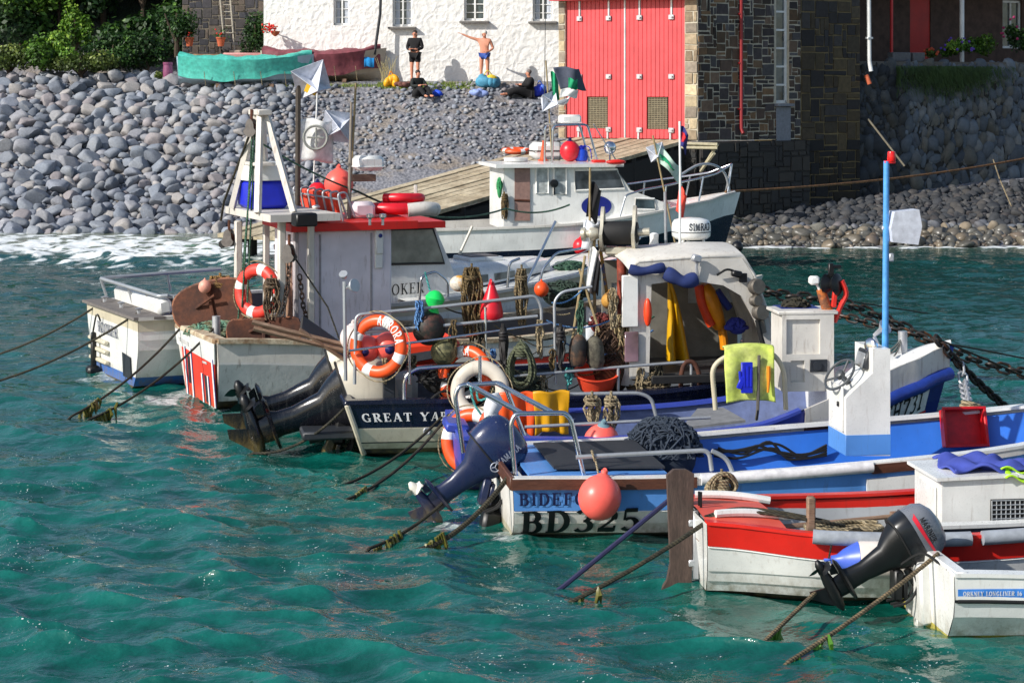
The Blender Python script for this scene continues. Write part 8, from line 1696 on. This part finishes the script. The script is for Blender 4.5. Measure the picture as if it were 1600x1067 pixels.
def person(label, loc, rz, J, hairm, clothes=(), skinm=SK, face=(0,-1,0), hair=.085, long=False):
    t = thing('person', label, 'person', loc, rz); J = {k: Vector(v) for k, v in J.items()}
    body = skin(EB, J, RADB, skinm, 'body', t); f = Vector(face).normalized(); hc_ = J['head'].lerp(J['jaw'], .35); sd = f.cross(UP).normalized()
    b = MB(); b.ell(hc_+f*.095+Vector((0,0,-.005)), (.016,.02,.022)); 
    for s in (-1,1): b.ell(hc_+f*.01+sd*s*.078, (.014,.02,.03))
    for e_, w_ in (('haL','wrL'),('haR','wrR')):
        d = (J[e_]-J[w_]).normalized(); q = d.cross(UP).normalized() if abs(d.z) < .9 else Vector((1,0,0)); n2 = d.cross(q)
        for k, ln in enumerate((.065,.078,.082,.072,.055)):
            if k == 0: b.tube([J[e_]-d*.01+q*.03, J[e_]+d*.03+q*.055, J[e_]+d*.06+q*.05], [.011,.010,.008], 6)
            else: o_ = J[e_]+d*.03+q*(.025-.017*(k-1)); b.tube([o_, o_+d*ln*.55+n2*.006, o_+d*ln+n2*.022], [.0095,.009,.007], 6)
    ft = b.build('face_and_fingers', skinm, body)
    b = MB()
    for s in (-1,1): b.ell(hc_+f*.083+sd*s*.03+Vector((0,0,.022)), (.009,.009,.006), n=8, m=6)
    b.tube([hc_+f*.088+sd*-.024-UP*.045, hc_+f*.094-UP*.048, hc_+f*.088+sd*.024-UP*.045], .005, 5); b.build('eyes_and_mouth', plain('dark features', rgb(70,40,36), .6), body)
    b = MB(); cr = J['head'].lerp(J['crown'], .4)-f*.018; b.ell(cr, (hair,hair*1.08,hair), n=16, m=12)
    if long: b.ell(hc_-f*.07-UP*.03, (.07,.06,.12)); 
    b.build('hair', hairm, t)
    for (nm, edges, rad, m) in clothes: skin(edges, J, rad, m, nm, t)
    return t
def rr_(**k): d = dict(RADB); d.update(k); return d
UPP = [('pelvis','spine'),('spine','chest'),('chest','shL'),('chest','shR'),('shL','elL'),('elL','wrL'),('shR','elR'),('elR','wrR'),('chest','neck')]
def pick(J, **mid): J = dict(J); return J
BKC = plain('black clothing', rgb(22,21,24), .9, scale=6, var=.3, bump=.3); HAIRB = plain('dark hair', rgb(46,32,26), .6); HAIRG = plain('white hair', rgb(206,200,190), .6)
st = dict(pelvis=(0,0,.95), spine=(0,0,1.14), chest=(0,0,1.34), neck=(0,-.01,1.48), jaw=(0,-.03,1.55), head=(0,-.02,1.64), crown=(0,-.01,1.71), hiL=(.10,0,.90), hiR=(-.10,0,.90), knL=(.11,-.02,.50), knR=(-.11,-.02,.50), anL=(.12,.02,.08), anR=(-.12,.02,.08), foL=(.13,-.12,.03), foR=(-.13,-.12,.03), shL=(.19,0,1.41), shR=(-.19,0,1.41), elL=(.27,.0,1.14), elR=(-.27,0,1.14), wrL=(.13,-.20,1.08), wrR=(-.13,-.20,1.08), haL=(.06,-.25,1.10), haR=(-.06,-.25,1.10))
J1 = dict(st); J1['thL'] = (.105,-.01,.62); J1['thR'] = (-.105,-.01,.62)
rc = rr_(pelvis=(.19,.14), spine=(.18,.13), chest=(.20,.14), shL=.09, shR=.09, elL=.07, elR=.07, wrL=.05, wrR=.05, neck=.075); rsx = rr_(pelvis=(.175,.135), hiL=.12, hiR=.12); rsx['thL'] = rsx['thR'] = .105
J1['nk'] = (0,-.005,1.46)
p1 = gp(648,128); p1.y += .2; p1.z = gz1(p1.x,p1.y)
person('standing person in black hooded top and shorts in front of the cottage', p1, R(-15), J1, HAIRB, [('hooded_top', UPP, rc, BKC), ('shorts', [('pelvis','hiL'),('hiL','thL'),('pelvis','hiR'),('hiR','thR')], rsx, BKC)], long=True)
J2 = dict(st); J2.update(shR=(-.19,-.0,1.42), elR=(-.46,-.06,1.50), wrR=(-.70,-.10,1.60), haR=(-.79,-.11,1.64), elL=(.29,.06,1.14), wrL=(.16,-.15,1.02), haL=(.08,-.2,1.02)); J2['thL'] = (.105,-.01,.80); J2['thR'] = (-.105,-.01,.80)
p2 = gp(757,131); p2.y += .1; p2.z = gz1(p2.x,p2.y); rt = rr_(pelvis=(.165,.125), hiL=.112, hiR=.112); rt['thL'] = rt['thR'] = .10
person('bare chested person in blue swimming trunks pointing left', p2, R(-12), J2, HAIRG, [('swimming_trunks', [('pelvis','hiL'),('hiL','thL'),('pelvis','hiR'),('hiR','thR')], rt, plain('blue swimming trunks', rgb(60,90,170), .8))], face=(-.6,-.8,0))
se = dict(pelvis=(0,0,.14), spine=(0,.03,.32), chest=(0,.04,.52), neck=(0,.02,.66), jaw=(0,-.02,.73), head=(0,-.01,.82), crown=(0,0,.89), hiL=(.11,-.04,.13), hiR=(-.11,-.04,.13), knL=(.16,-.38,.36), knR=(-.12,-.40,.34), anL=(.14,-.72,.06), anR=(-.08,-.76,.06), foL=(.15,-.88,.06), foR=(-.08,-.92,.05), shL=(.19,.03,.58), shR=(-.19,.03,.58), elL=(.26,-.1,.38), elR=(-.26,-.1,.38), wrL=(.16,-.32,.42), wrR=(-.12,-.32,.40), haL=(.10,-.38,.43), haR=(-.06,-.38,.42))
J3 = dict(se); p3 = gp(653,153); rl = rr_(hiL=.12, hiR=.12, knL=.09, knR=.09, anL=.065, anR=.065)
LEG = [('pelvis','hiL'),('hiL','knL'),('knL','anL'),('pelvis','hiR'),('hiR','knR'),('knR','anR')]
person('person in black jacket sitting on the shingle below the standing one', p3, R(28), J3, HAIRB, [('jacket', UPP, rc, plain('black green jacket', rgb(24,30,28), .8, var=.4)), ('trousers', LEG, rl, BKC)])
J4 = dict(se); J4.update(knL=(.10,-.42,.26), knR=(-.10,-.44,.24), anL=(.06,-.80,.10), anR=(-.06,-.84,.08), foL=(.07,-.94,.12), foR=(-.06,-.98,.10)); p4 = gp(826,152); rl4 = rr_(hiL=.15, hiR=.15, knL=.14, knR=.14, anL=.11, anR=.11, pelvis=(.2,.16))
person('grey haired person in a long black robe sitting near the red doors', p4, R(-72), J4, plain('grey hair', rgb(120,108,102), .6), [('robe_top', UPP, rr_(pelvis=(.21,.17), spine=(.2,.16), chest=(.21,.16), shL=.1, shR=.1, elL=.08, elR=.08, wrL=.055, wrR=.055, neck=.08), BKC), ('robe_skirt', LEG, rl4, BKC)])
def bag_(px, py, size, m, name, label, cat, m2=None, n=5):
    c_ = gp(px, py); t = thing(name, label, cat, c_); b = MB(); rnd2 = random.Random(px)
    for _ in range(n): b.ell(c_+Vector((rnd2.uniform(-.35,.35)*size[0], rnd2.uniform(-.3,.3)*size[1], size[2]*rnd2.uniform(.3,.6))), (size[0]*.4, size[1]*.4, size[2]*.45), (jit(.5), jit(.5), jit(2)))
    b.build('body', m, t, world=True)
    if m2:
        b = MB(); b.ell(c_+Vector((size[0]*.2, -size[1]*.35, size[2]*.6)), (size[0]*.25, size[1]*.2, size[2]*.3), (.4,.3,.2)); b.tube(curve([c_+Vector((-.2*size[0],0,size[2]*.7)), c_+Vector((0,-.1,size[2]*1.2)), c_+Vector((.25*size[0],0,size[2]*.7))], 6), .018, 6); b.build('flap', m2, t, world=True)
bag_(611,135,(.42,.3,.42), plain('yellow dry bag', rgb(240,170,20), .5), 'dry_bag', 'yellow swim float bag left of the standing person in black', 'bag', plain('amber patch', rgb(226,140,30), .5))
bag_(628,137,(.5,.35,.2), plain('brown clothes', rgb(110,72,64), .9), 'clothes_pile', 'brown clothes pile next to the yellow bag', 'clothes')
bag_(684,150,(.36,.3,.2), plain('bright blue bag', rgb(30,80,220), .6), 'bag', 'bright blue bag beside the sitting person in the black jacket', 'bag')
bag_(762,136,(.75,.45,.46), plain('teal striped bag', rgb(70,140,170), .7, scale=4, var=.5), 'beach_bag', 'bulging teal beach bag at the feet of the pointing person', 'bag', plain('yellow towel', rgb(230,200,60), .9))
bag_(747,151,(.55,.35,.24), plain('pale blue towel', rgb(140,160,214), .9), 'towel_pile', 'pale lilac blue towel pile on the shingle below the pointing person', 'towel')
bag_(843,150,(.5,.4,.42), plain('royal blue bag', rgb(36,60,200), .6), 'rucksack', 'royal blue bag right behind the grey haired sitting person', 'bag', plain('light blue strap', rgb(90,130,220), .6))
# ================================================================== bushes and plants
def leaf_mat(name, a, b_, c_):
    if name in MC: return MC[name]
    n = NT(name); at = n.n('ShaderNodeAttribute'); at.attribute_name = 'tint'; sp = n.n('ShaderNodeSeparateColor'); n.l(at.outputs['Color'], sp.inputs[0])
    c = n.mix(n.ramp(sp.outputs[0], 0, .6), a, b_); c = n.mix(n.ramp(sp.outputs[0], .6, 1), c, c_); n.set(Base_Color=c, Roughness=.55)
    tr = n.n('ShaderNodeBsdfTranslucent'); n.l(c, tr.inputs[0]); mx = n.n('ShaderNodeMixShader'); mx.inputs[0].default_value = .25; n.l(n.b.outputs[0], mx.inputs[1]); n.l(tr.outputs[0], mx.inputs[2]); n.l(mx.outputs[0], n.t.nodes['Material Output'].inputs[0])
    MC[name] = n.m; return n.m
LF1 = leaf_mat('bush leaf', rgb(40,66,18), rgb(92,136,38), rgb(170,200,80)); LF2 = leaf_mat('dark ivy leaf', rgb(20,42,16), rgb(48,84,32), rgb(100,140,56)); LF3 = leaf_mat('olive leaf', rgb(44,58,22), rgb(96,116,46), rgb(170,180,90))
nr = np.random.RandomState(21)
def leaves(c, rad, n, size, clumps=14):
    c = np.array(c); rad = np.array(rad); cl = []
    for _ in range(clumps):
        d = nr.normal(size=3); d /= np.linalg.norm(d); d[2] = abs(d[2])*1.0-.15; cl.append((d*nr.uniform(.35, .85), nr.uniform(.28, .5), nr.uniform(-.25, .25)))
    k = nr.randint(clumps, size=n); ctr = np.array([q[0] for q in cl])[k]; rr0 = np.array([q[1] for q in cl])[k]; tn = np.array([q[2] for q in cl])[k]
    d = nr.normal(size=(n,3)); d /= np.linalg.norm(d, axis=1)[:,None]; rr1 = rr0*nr.uniform(.55, 1.05, n); P = (ctr+d*rr1[:,None])
    out = d*.8+nr.normal(size=(n,3))*.55+np.array([0,0,.3]); out /= np.linalg.norm(out, axis=1)[:,None]
    t1 = np.cross(out, nr.normal(size=(n,3))); t1 /= np.linalg.norm(t1, axis=1)[:,None]; t2 = np.cross(out, t1); s = size*nr.uniform(.6, 1.3, n)[:,None]
    W_ = c+P*rad; V_ = np.stack([W_-t1*s, W_+t2*s*.55, W_+t1*s, W_-t2*s*.55], 1)
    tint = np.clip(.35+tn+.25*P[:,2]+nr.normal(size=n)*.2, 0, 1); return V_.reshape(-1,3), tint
def bush(name, label, cat, base_, rad, n, size, m, clumps=14, trunk=True, lift=.85, group=None):
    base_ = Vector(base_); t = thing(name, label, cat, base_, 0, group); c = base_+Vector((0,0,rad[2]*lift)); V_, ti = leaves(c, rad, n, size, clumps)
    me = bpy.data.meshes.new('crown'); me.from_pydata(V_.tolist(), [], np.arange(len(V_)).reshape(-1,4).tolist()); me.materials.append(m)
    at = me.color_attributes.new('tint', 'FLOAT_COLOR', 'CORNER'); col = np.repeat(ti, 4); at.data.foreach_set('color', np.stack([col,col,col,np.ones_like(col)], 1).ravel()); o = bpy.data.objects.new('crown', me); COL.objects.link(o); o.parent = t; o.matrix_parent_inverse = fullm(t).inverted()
    if trunk:
        b = MB()
        for k in range(4):
            a = k*1.6; top = c+Vector((math.cos(a)*rad[0]*.55, math.sin(a)*rad[1]*.5, rad[2]*.45)); b.tube(curve([base_-UP*.1, base_+Vector((0,0,rad[2]*.35)), base_.lerp(top, .6)+Vector((0,0,.1)), top], 4), [.09*(1-.06*i) for i in range(13)], 7)
        b.build('trunk', plain('bark', rgb(70,58,46), .9), t, world=True)
    return t
def gbush(px, py, dy, rad, *a, **k):
    if py < 100: p = Q(px, 130, 71.4+dy*.1); p.z = 4.5+(.9 if px < 300 else 0); return p
    p = gp(px, py); p.y += dy; p.z = gz1(p.x, p.y); return p
BU = [(20,118,1.2,(2.0,1.2,2.1),LF1,'tree','big glossy leaved tree with bright clumps at the left edge',.10,6500),
 (75,122,2.0,(1.7,1.2,2.6),LF1,'tree','tall green leaved tree right of the left edge tree',.10,6500),
 (140,122,2.6,(1.7,1.2,2.7),LF2,'tree','tall dark leaved tree in the middle of the left thicket',.085,6500),
 (205,122,2.4,(1.5,1.1,2.5),LF2,'tree','dark ivy covered tree above the purple barrel',.075,6500),
 (262,122,2.3,(1.1,.9,2.4),LF2,'tree','dark tree beside the ladder wall',.075,5500),
 (62,128,.5,(1.1,.7,.95),LF1,'bush','sunlit green bush low at the foot of the left trees',.075,3600),
 (10,128,.4,(1.0,.7,.8),LF3,'bush','olive bramble bush at the left edge by the bare earth',.07,3200),
 (122,130,.4,(1.3,.7,.62),LF3,'bush','pale olive bramble patch spreading over the top of the boulders',.06,3600),
 (110,124,.9,(.7,.6,1.2),LF1,'bush','bright green upright bush behind the olive bramble',.075,2600),
 (170,128,.8,(1.2,.7,.95),LF2,'bush','dark low bush between the bramble and the barrel',.065,3400),
 (222,129,.9,(1.1,.7,1.15),LF2,'bush','dark rounded bush right beside the purple barrel',.065,3400),
 (276,60,3.4,(.75,.5,1.1),LF2,'bush','dark ivy clump hanging on the rubble wall left of the ladder',.06,1800),
 (398,40,6.,(.55,.4,1.5),LF2,'bush','dark green shrub between the ladder and the cottage corner',.06,2200),
 (250,134,.2,(.35,.25,.24),LF3,'plant','small yellow green weed on the shingle below the purple barrel',.05,350)]
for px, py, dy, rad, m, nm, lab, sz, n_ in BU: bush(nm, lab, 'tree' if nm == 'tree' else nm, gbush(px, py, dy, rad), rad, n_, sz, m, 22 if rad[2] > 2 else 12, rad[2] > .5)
# scrub covering the hillside behind
vs = []; ti = []
for _ in range(26):
    x = nr.uniform(-22, -6); y = nr.uniform(76.5, 84); V_, t_ = leaves((x, y, gz1(x, y)+1.0), (1.6,1.2,1.6), 1500, .13, 10); vs.append(V_); ti.append(t_)
V_ = np.concatenate(vs); tt = np.repeat(np.concatenate(ti), 4); me = bpy.data.meshes.new('hillside_scrub'); me.from_pydata(V_.tolist(), [], np.arange(len(V_)).reshape(-1,4).tolist()); me.materials.append(LF2)
at = me.color_attributes.new('tint', 'FLOAT_COLOR', 'CORNER'); at.data.foreach_set('color', np.stack([tt,tt,tt,np.ones_like(tt)], 1).ravel()); o_ = bpy.data.objects.new('hillside_scrub', me); COL.objects.link(o_); tag(o_, 'dark scrub covering the bank behind the left hand trees', 'scrub', kind='stuff')
# turf strip at the foot of the cottage
b = MB(); 
for _ in range(2600):
    px = rs.uniform(590, 740) if rs.random() < .6 else rs.uniform(330, 600); p = gp(px, rs.uniform(130, 140) if px > 590 else rs.uniform(133, 137)); h_ = rs.uniform(.04, .12); a = rs.uniform(0, 6.28); d = Vector((math.cos(a), math.sin(a), 0))*.012; b.add([p-d, p+d, p+Vector((rs.gauss(0,.03), rs.gauss(0,.03), h_))], [(0,1,2)])
o_ = b.build('grass', plain('short turf', rgb(120,140,50), .8), smooth=False); tag(o_, 'short yellow green grass along the foot of the cottage', 'grass', kind='stuff')
t = thing('weeds', 'dry thin weeds against the cottage wall left of the standing person', 'weeds', gp(605,131)); b = MB()
for _ in range(26):
    p = gp(rs.uniform(590,616), 131)+Vector((0,.3,0)); b.tube(curve([p, p+Vector((jit(.08),0,.3)), p+Vector((jit(.2),0,rs.uniform(.5,.95)))], 3), .008, 4)
b.build('stems', plain('dry weed', rgb(170,160,120), .9), t, world=True)
# garden plants on the terrace
VIO = plain('violet petals', rgb(90,64,160), .7); PNK = plain('magenta petals', rgb(150,40,90), .7)
def tplant(px, py, rad, n, m, lab, fl=None, nf=14, dz=0.):
    d = ray(px, py); C = Vector((0,0,H)); q = GB-gn*.55; tt_ = (q-C).dot(gn)/d.dot(gn); p = C+d*tt_; p.z = gt; t = bush('garden_plant', lab, 'plant', p, rad, n, .06, m, 9, False); c = p+Vector((0,0,rad[2]*.85))
    if fl:
        b = MB()
        for _ in range(nf): dd = Vector((rs.gauss(0,1), -abs(rs.gauss(0,1)), abs(rs.gauss(0,.8)))).normalized(); b.ell(c+Vector((dd.x*rad[0], dd.y*rad[1], dd.z*rad[2])), .045, n=7, m=5)
        b.build('flowers', fl, t, world=True)
tplant(1495, 92, (.55,.35,.42), 900, LF1, 'leafy plant with violet flowers left of the white veranda post', VIO, 12)
tplant(1540, 92, (.6,.35,.55), 1100, LF1, 'bright green leafy plant right of the white veranda post')
tplant(1590, 92, (.55,.35,.8), 1000, LF2, 'tall plant with pink and red flowers at the right edge', PNK, 18)
tplant(1455, 92, (.25,.25,.25), 350, LF3, 'small rusty green plant by the red door', plain('rust petals', rgb(170,70,40), .8), 10)
for k, (px, lab) in enumerate(((1405,'long grey planter box left of the red door'),(1432,'grey planter box in front of the red door'))):
    d = ray(px, 92); C = Vector((0,0,H)); q = GB-gn*.3; tt_ = (q-C).dot(gn)/d.dot(gn); p = C+d*tt_; p.z = gt; b = MB(); b.box(p+UP*.14, (.75 if k == 0 else .5,.25,.28), Matrix.Rotation(math.atan2(gu.y,gu.x),3,'Z'), .02); o_ = b.build('planter', plain('grey planter', rgb(96,96,98), .8)); tag(o_, lab, 'planter')
b = MB()
for _ in range(5200):
    a = min(6.5, max(1.6, rs.gauss(3.6, 1.0))); z_ = gt-.12-abs(rs.gauss(0,.34))*(1.0-.05*abs(a-3.5)); p = GB+gu*a+UP*z_+gn*rs.uniform(.08,.26); L_ = rs.uniform(.10,.24); d = gu*.012; b.add([p-d, p+d, p+gn*rs.uniform(.03,.10)-UP*L_+gu*jit(.05)], [(0,1,2)])
o_ = b.build('hanging_grass', plain('shaded hanging grass', rgb(52,74,28), .85, var=.5, scale=3), smooth=False); tag(o_, 'green grass hanging over the top of the garden wall', 'grass', kind='stuff')
d = ray(1356,186); t = thing('leaning_pole', 'thin pale pole leaning on the dark wall below the terracotta pipe', 'pole', on_nb(1380,255,.7)); b = MB(); b.tube([on_nb(1352,186,.12), on_nb(1381,258,.9)], .03, 6); b.build('pole', plain('pale driftwood', rgb(130,122,104), .8), t, world=True)
# ================================================================== mooring lines, chains
def weed(b, p, n=14, L_=.22, sp=.35, d=None):
    for _ in range(n):
        q = p+(d or Vector((1,0,0)))*jit(sp); b.tube([q, q+Vector((jit(.04),jit(.04),-L_*random.uniform(.3,1)*.5)), q+Vector((jit(.08),jit(.06),-L_*random.uniform(.4,1)))], [.018,.024,.006], 5)
WEED = plain('brown olive seaweed', rgb(96,92,30), .4, var=.4); WEEDG = plain('bright green weed', rgb(76,128,34), .5)
def mooring(a, px, py, label, r=.017, m=ROPED, s=.15, w=True, wm=WEED, wn=16):
    a = Vector(a); e_ = W(px, py, 0.0); t = thing('mooring_rope', label, 'rope', e_); d = (e_-a); e2 = e_+d.normalized()*.5; e2.z = -.25-.0*d.length
    b = MB(); pts = sag(a, e_, s, 16)+[e2]; b.tube(pts, r, 7); b.build('line', m, t, world=True)
    if w: b = MB(); weed(b, a.lerp(e_, .90)-UP*s*.36, wn, .26, .28, d.normalized()); b.build('seaweed', wm, t, world=True)
mooring(fg.w((.1,.9,1.06)), -70, 570, 'uppermost weedy mooring rope leaving the picture on the left edge', w=False)
mooring(fg.w((.1,-.9,1.06)), -60, 610, 'lower mooring rope leaving the picture on the left edge', w=False)
mooring(ff.w((.15,.95,1.12)), 112, 650, 'weedy mooring rope from the far post of the striped transom')
mooring(ff.w((.15,-.2,1.05)), 138, 656, 'weedy mooring rope from the near side of the striped transom')
mooring(fe.w(fe.at(538,638,-1.1)), 396, 708, 'mooring rope passing under the twin tilted outboards', w=False)
mooring(fe.w(fe.at(690,652,-1.35)), 492, 770, 'weedy mooring rope below the lettered navy stern, upper one')
mooring(fd_.w((-.05,.5,.62)), 530, 784, 'weedy mooring rope with hanging kelp below the lettered navy stern', wn=26)
mooring(fc_.w((-.02,.75,.60)), 578, 856, 'short weedy mooring rope behind the navy outboard skeg')
mooring(fc_.w((-.02,-.70,.62)), 640, 862, 'weedy mooring rope from the near corner of the boat numbered BD325', .026)
mooring(fb.w((-.1,.25,.80)), 880, 916, 'tight dark blue strap running down past the wooden rudder', .022, plain('navy strap', rgb(30,30,70), .7), 0., False)
mooring(fb.w((.0,-.40,.66)), 892, 940, 'rope from the near corner of the red topped clinker boat', .02, ROPED, .03, True, WEED, 6)
mooring(fa.w(MA@Vector((-.32,0,-.93))), 1186, 1010, 'rope with green weed running down below the tilted grey outboard', .018, rope_mat('tan rope', rgb(130,112,84), rgb(80,70,54)), .0, True, WEEDG, 10)
mooring(fa.w((.02,-.30,.62)), 1236, 1031, 'rope with green weed from the transom of the bottom right boat', .018, rope_mat('tan rope', rgb(130,112,84), rgb(80,70,54)), .03, True, WEEDG, 8)
CHB = twotone('brown wet chain', rgb(44,36,30), rgb(130,76,32), 7, .55, .7, .5)
def Qs(l): return [Q(*p) for p in l]
chain(curve(Qs([(1185,452,29.0),(1230,463,29.2),(1310,472,29.5),(1400,506,29.8),(1480,545,30.0),(1540,568,30.2),(1640,592,30.5)]), 6),   .24, .022, CHB, 'chain', 'heavy rusty chain hanging across the water from the navy boat to the right edge')
chain(curve(Qs([(1300,490,27.4),(1360,505,27.2),(1430,524,27.1),(1480,544,27.0)]), 6), .16, .018, CHB, 'chain', 'lighter rusty chain below the heavy one behind the blue pole')
chain(curve(Qs([(1462,528,23.3),(1490,560,23.5),(1520,590,23.8),(1560,626,24.2),(1600,660,24.6)]), 6), .15, .020, CHB, 'chain', 'chain running down from the bow of the blue boat into the water')
chain(Qs([(1502,570,23.6),(1506,600,23.4),(1512,632,22.4)]), .18, .014, GALV, 'chain', 'short pale chain hanging above the red fish box')
b = MB(); b.torus(fc_.w(fc_.at(1516,634,1.0)), .10, .02, UP, 20, 6); b.torus(fc_.w(fc_.at(1514,630,1.0)), .07, .02, (.2,0,1), 20, 6); o_ = b.build('rope_coil', ROPE); tag(o_, 'small pale rope knot on the gunwale above the red fish box', 'rope')
b = MB()
for k in range(3): b.tube(sag(fd_.w((5.12,0,1.5)), fd_.w(fd_.at(1385+k*6, 548+k*4, -.2)), .03), .010, 5)
o_ = b.build('rope', rope_mat('grey rope', rgb(140,140,134), rgb(90,90,88))); tag(o_, 'grey ropes from the bow post of the blue boat back to its console', 'rope')
for k, (pts, lab) in enumerate(((((1466,535,23.3),(1540,548,25.),(1700,580,30.)),'upper thin dark line from the bow post to the right edge'),(((1466,530,23.3),(1560,570,24.),(1680,625,25.)),'lower thin dark line from the bow post to the right edge'),(((1190,455,29.),(1320,470,30.),(1450,490,33.)),'thin dark line above the heavy chain'))):
    b = MB(); b.tube(curve(Qs(pts), 8), .012, 5); o_ = b.build('mooring_rope', ROPED); tag(o_, lab, 'rope')
b = MB(); b.tube(sag(fh_.w((7.4,-.1,1.8)), Q(1640,240,63.), .18, 24), .030, 6); o_ = b.build('shore_rope', rope_mat('orange brown rope', rgb(150,104,62), rgb(100,72,46))); tag(o_, 'long brown rope from the launch bow across to the garden wall', 'rope')
b = MB(); b.tube([Q(1552,250,62.2), Q(1562,280,60.), Q(1580,322,57.5)], .022, 5); o_ = b.build('rope', ROPE); tag(o_, 'short pale rope dropping from the long brown one to the stones', 'rope')
b = MB(); b.tube(sag(fh_.w((7.2,-.1,1.3)), Q(1205,352,55.5), .02), .02, 5); o_ = b.build('rope', ROPE); tag(o_, 'pale rope from the launch bow to the water edge stones', 'rope')
# ================================================================== CAMERA, LIGHT
cam = bpy.data.cameras.new('camera'); cam.sensor_width = 36; cam.lens = F/1600*36; cam.shift_y = -(533.5-YH)/1600; cam.clip_end = 2000; cam.clip_start = .1
co_ = bpy.data.objects.new('camera', cam); COL.objects.link(co_); co_.location = (0,0,H); co_.rotation_euler = (PI/2,0,0); S.camera = co_
w = bpy.data.worlds.new('World'); S.world = w; w.use_nodes = True; nt = w.node_tree; bg = nt.nodes['Background']; sk = nt.nodes.new('ShaderNodeTexSky'); sk.sky_type = 'NISHITA'; sk.sun_disc = False
sk.sun_elevation = SUN_EL; sk.sun_rotation = math.atan2(SUN_AZ.x, SUN_AZ.y); nt.links.new(sk.outputs[0], bg.inputs[0]); bg.inputs[1].default_value = .135
sl = bpy.data.lights.new('sun', 'SUN'); sl.energy = 5.0; sl.angle = R(.5); sl.color = (1,.955,.88); so = bpy.data.objects.new('sun', sl); COL.objects.link(so)
dv = Vector((SUN_AZ.x*math.cos(SUN_EL), SUN_AZ.y*math.cos(SUN_EL), math.sin(SUN_EL))); so.rotation_euler = dv.to_track_quat('Z', 'Y').to_euler(); so.location = dv*60
S.view_settings.view_transform = 'Standard'; S.view_settings.look = 'None'; S.view_settings.exposure = 0; S.view_settings.gamma = 1
S.render.engine = 'CYCLES'; S.cycles.max_bounces = 6

GROUPS = dict(mooring_rope='mooring ropes running into the water', marker_pole='marker poles standing on the boats', buoy='round buoys on the boats', float='small floats tied to the boats', pot_float='pot floats hanging at the shelter', oilskin_trousers='oilskins hung over the low rail', tree='trees in the left hand thicket', bush='low bushes above the boulders', flower_pot='flower pots on the low tan wall', pulley_block='pulley blocks on the gallows', trawl_door='trawl doors on the trawler', chain='chains between the boats', garden_plant='plants on the garden terrace', covered_boat='boats under tarpaulins ashore', planter='planters on the garden terrace', rope_hank='rope hanks hung on rails', rope_bundle='rope bundles on the trawler', net_bundle='net bundles hung on the navy boat', shackle_bunch='shackle bunches on the rail', tackle_rope='tackle ropes of the gallows', person='people by the cottage', fishing_boat='fishing boats on their moorings', canvas_roll='blue canvas rolls on the shelter', jacket='jackets laid out on the boats', tub='tubs on the boats', fishing_net='nets heaped on the boats')
tops = [o for o in COL.objects if o.parent is None and 'category' in o]
for k, g_ in GROUPS.items():
    q = [o for o in tops if o.name.split('.')[0] == k and 'group' not in o]
    if len(q) > 1:
        for o in q: o['group'] = g_
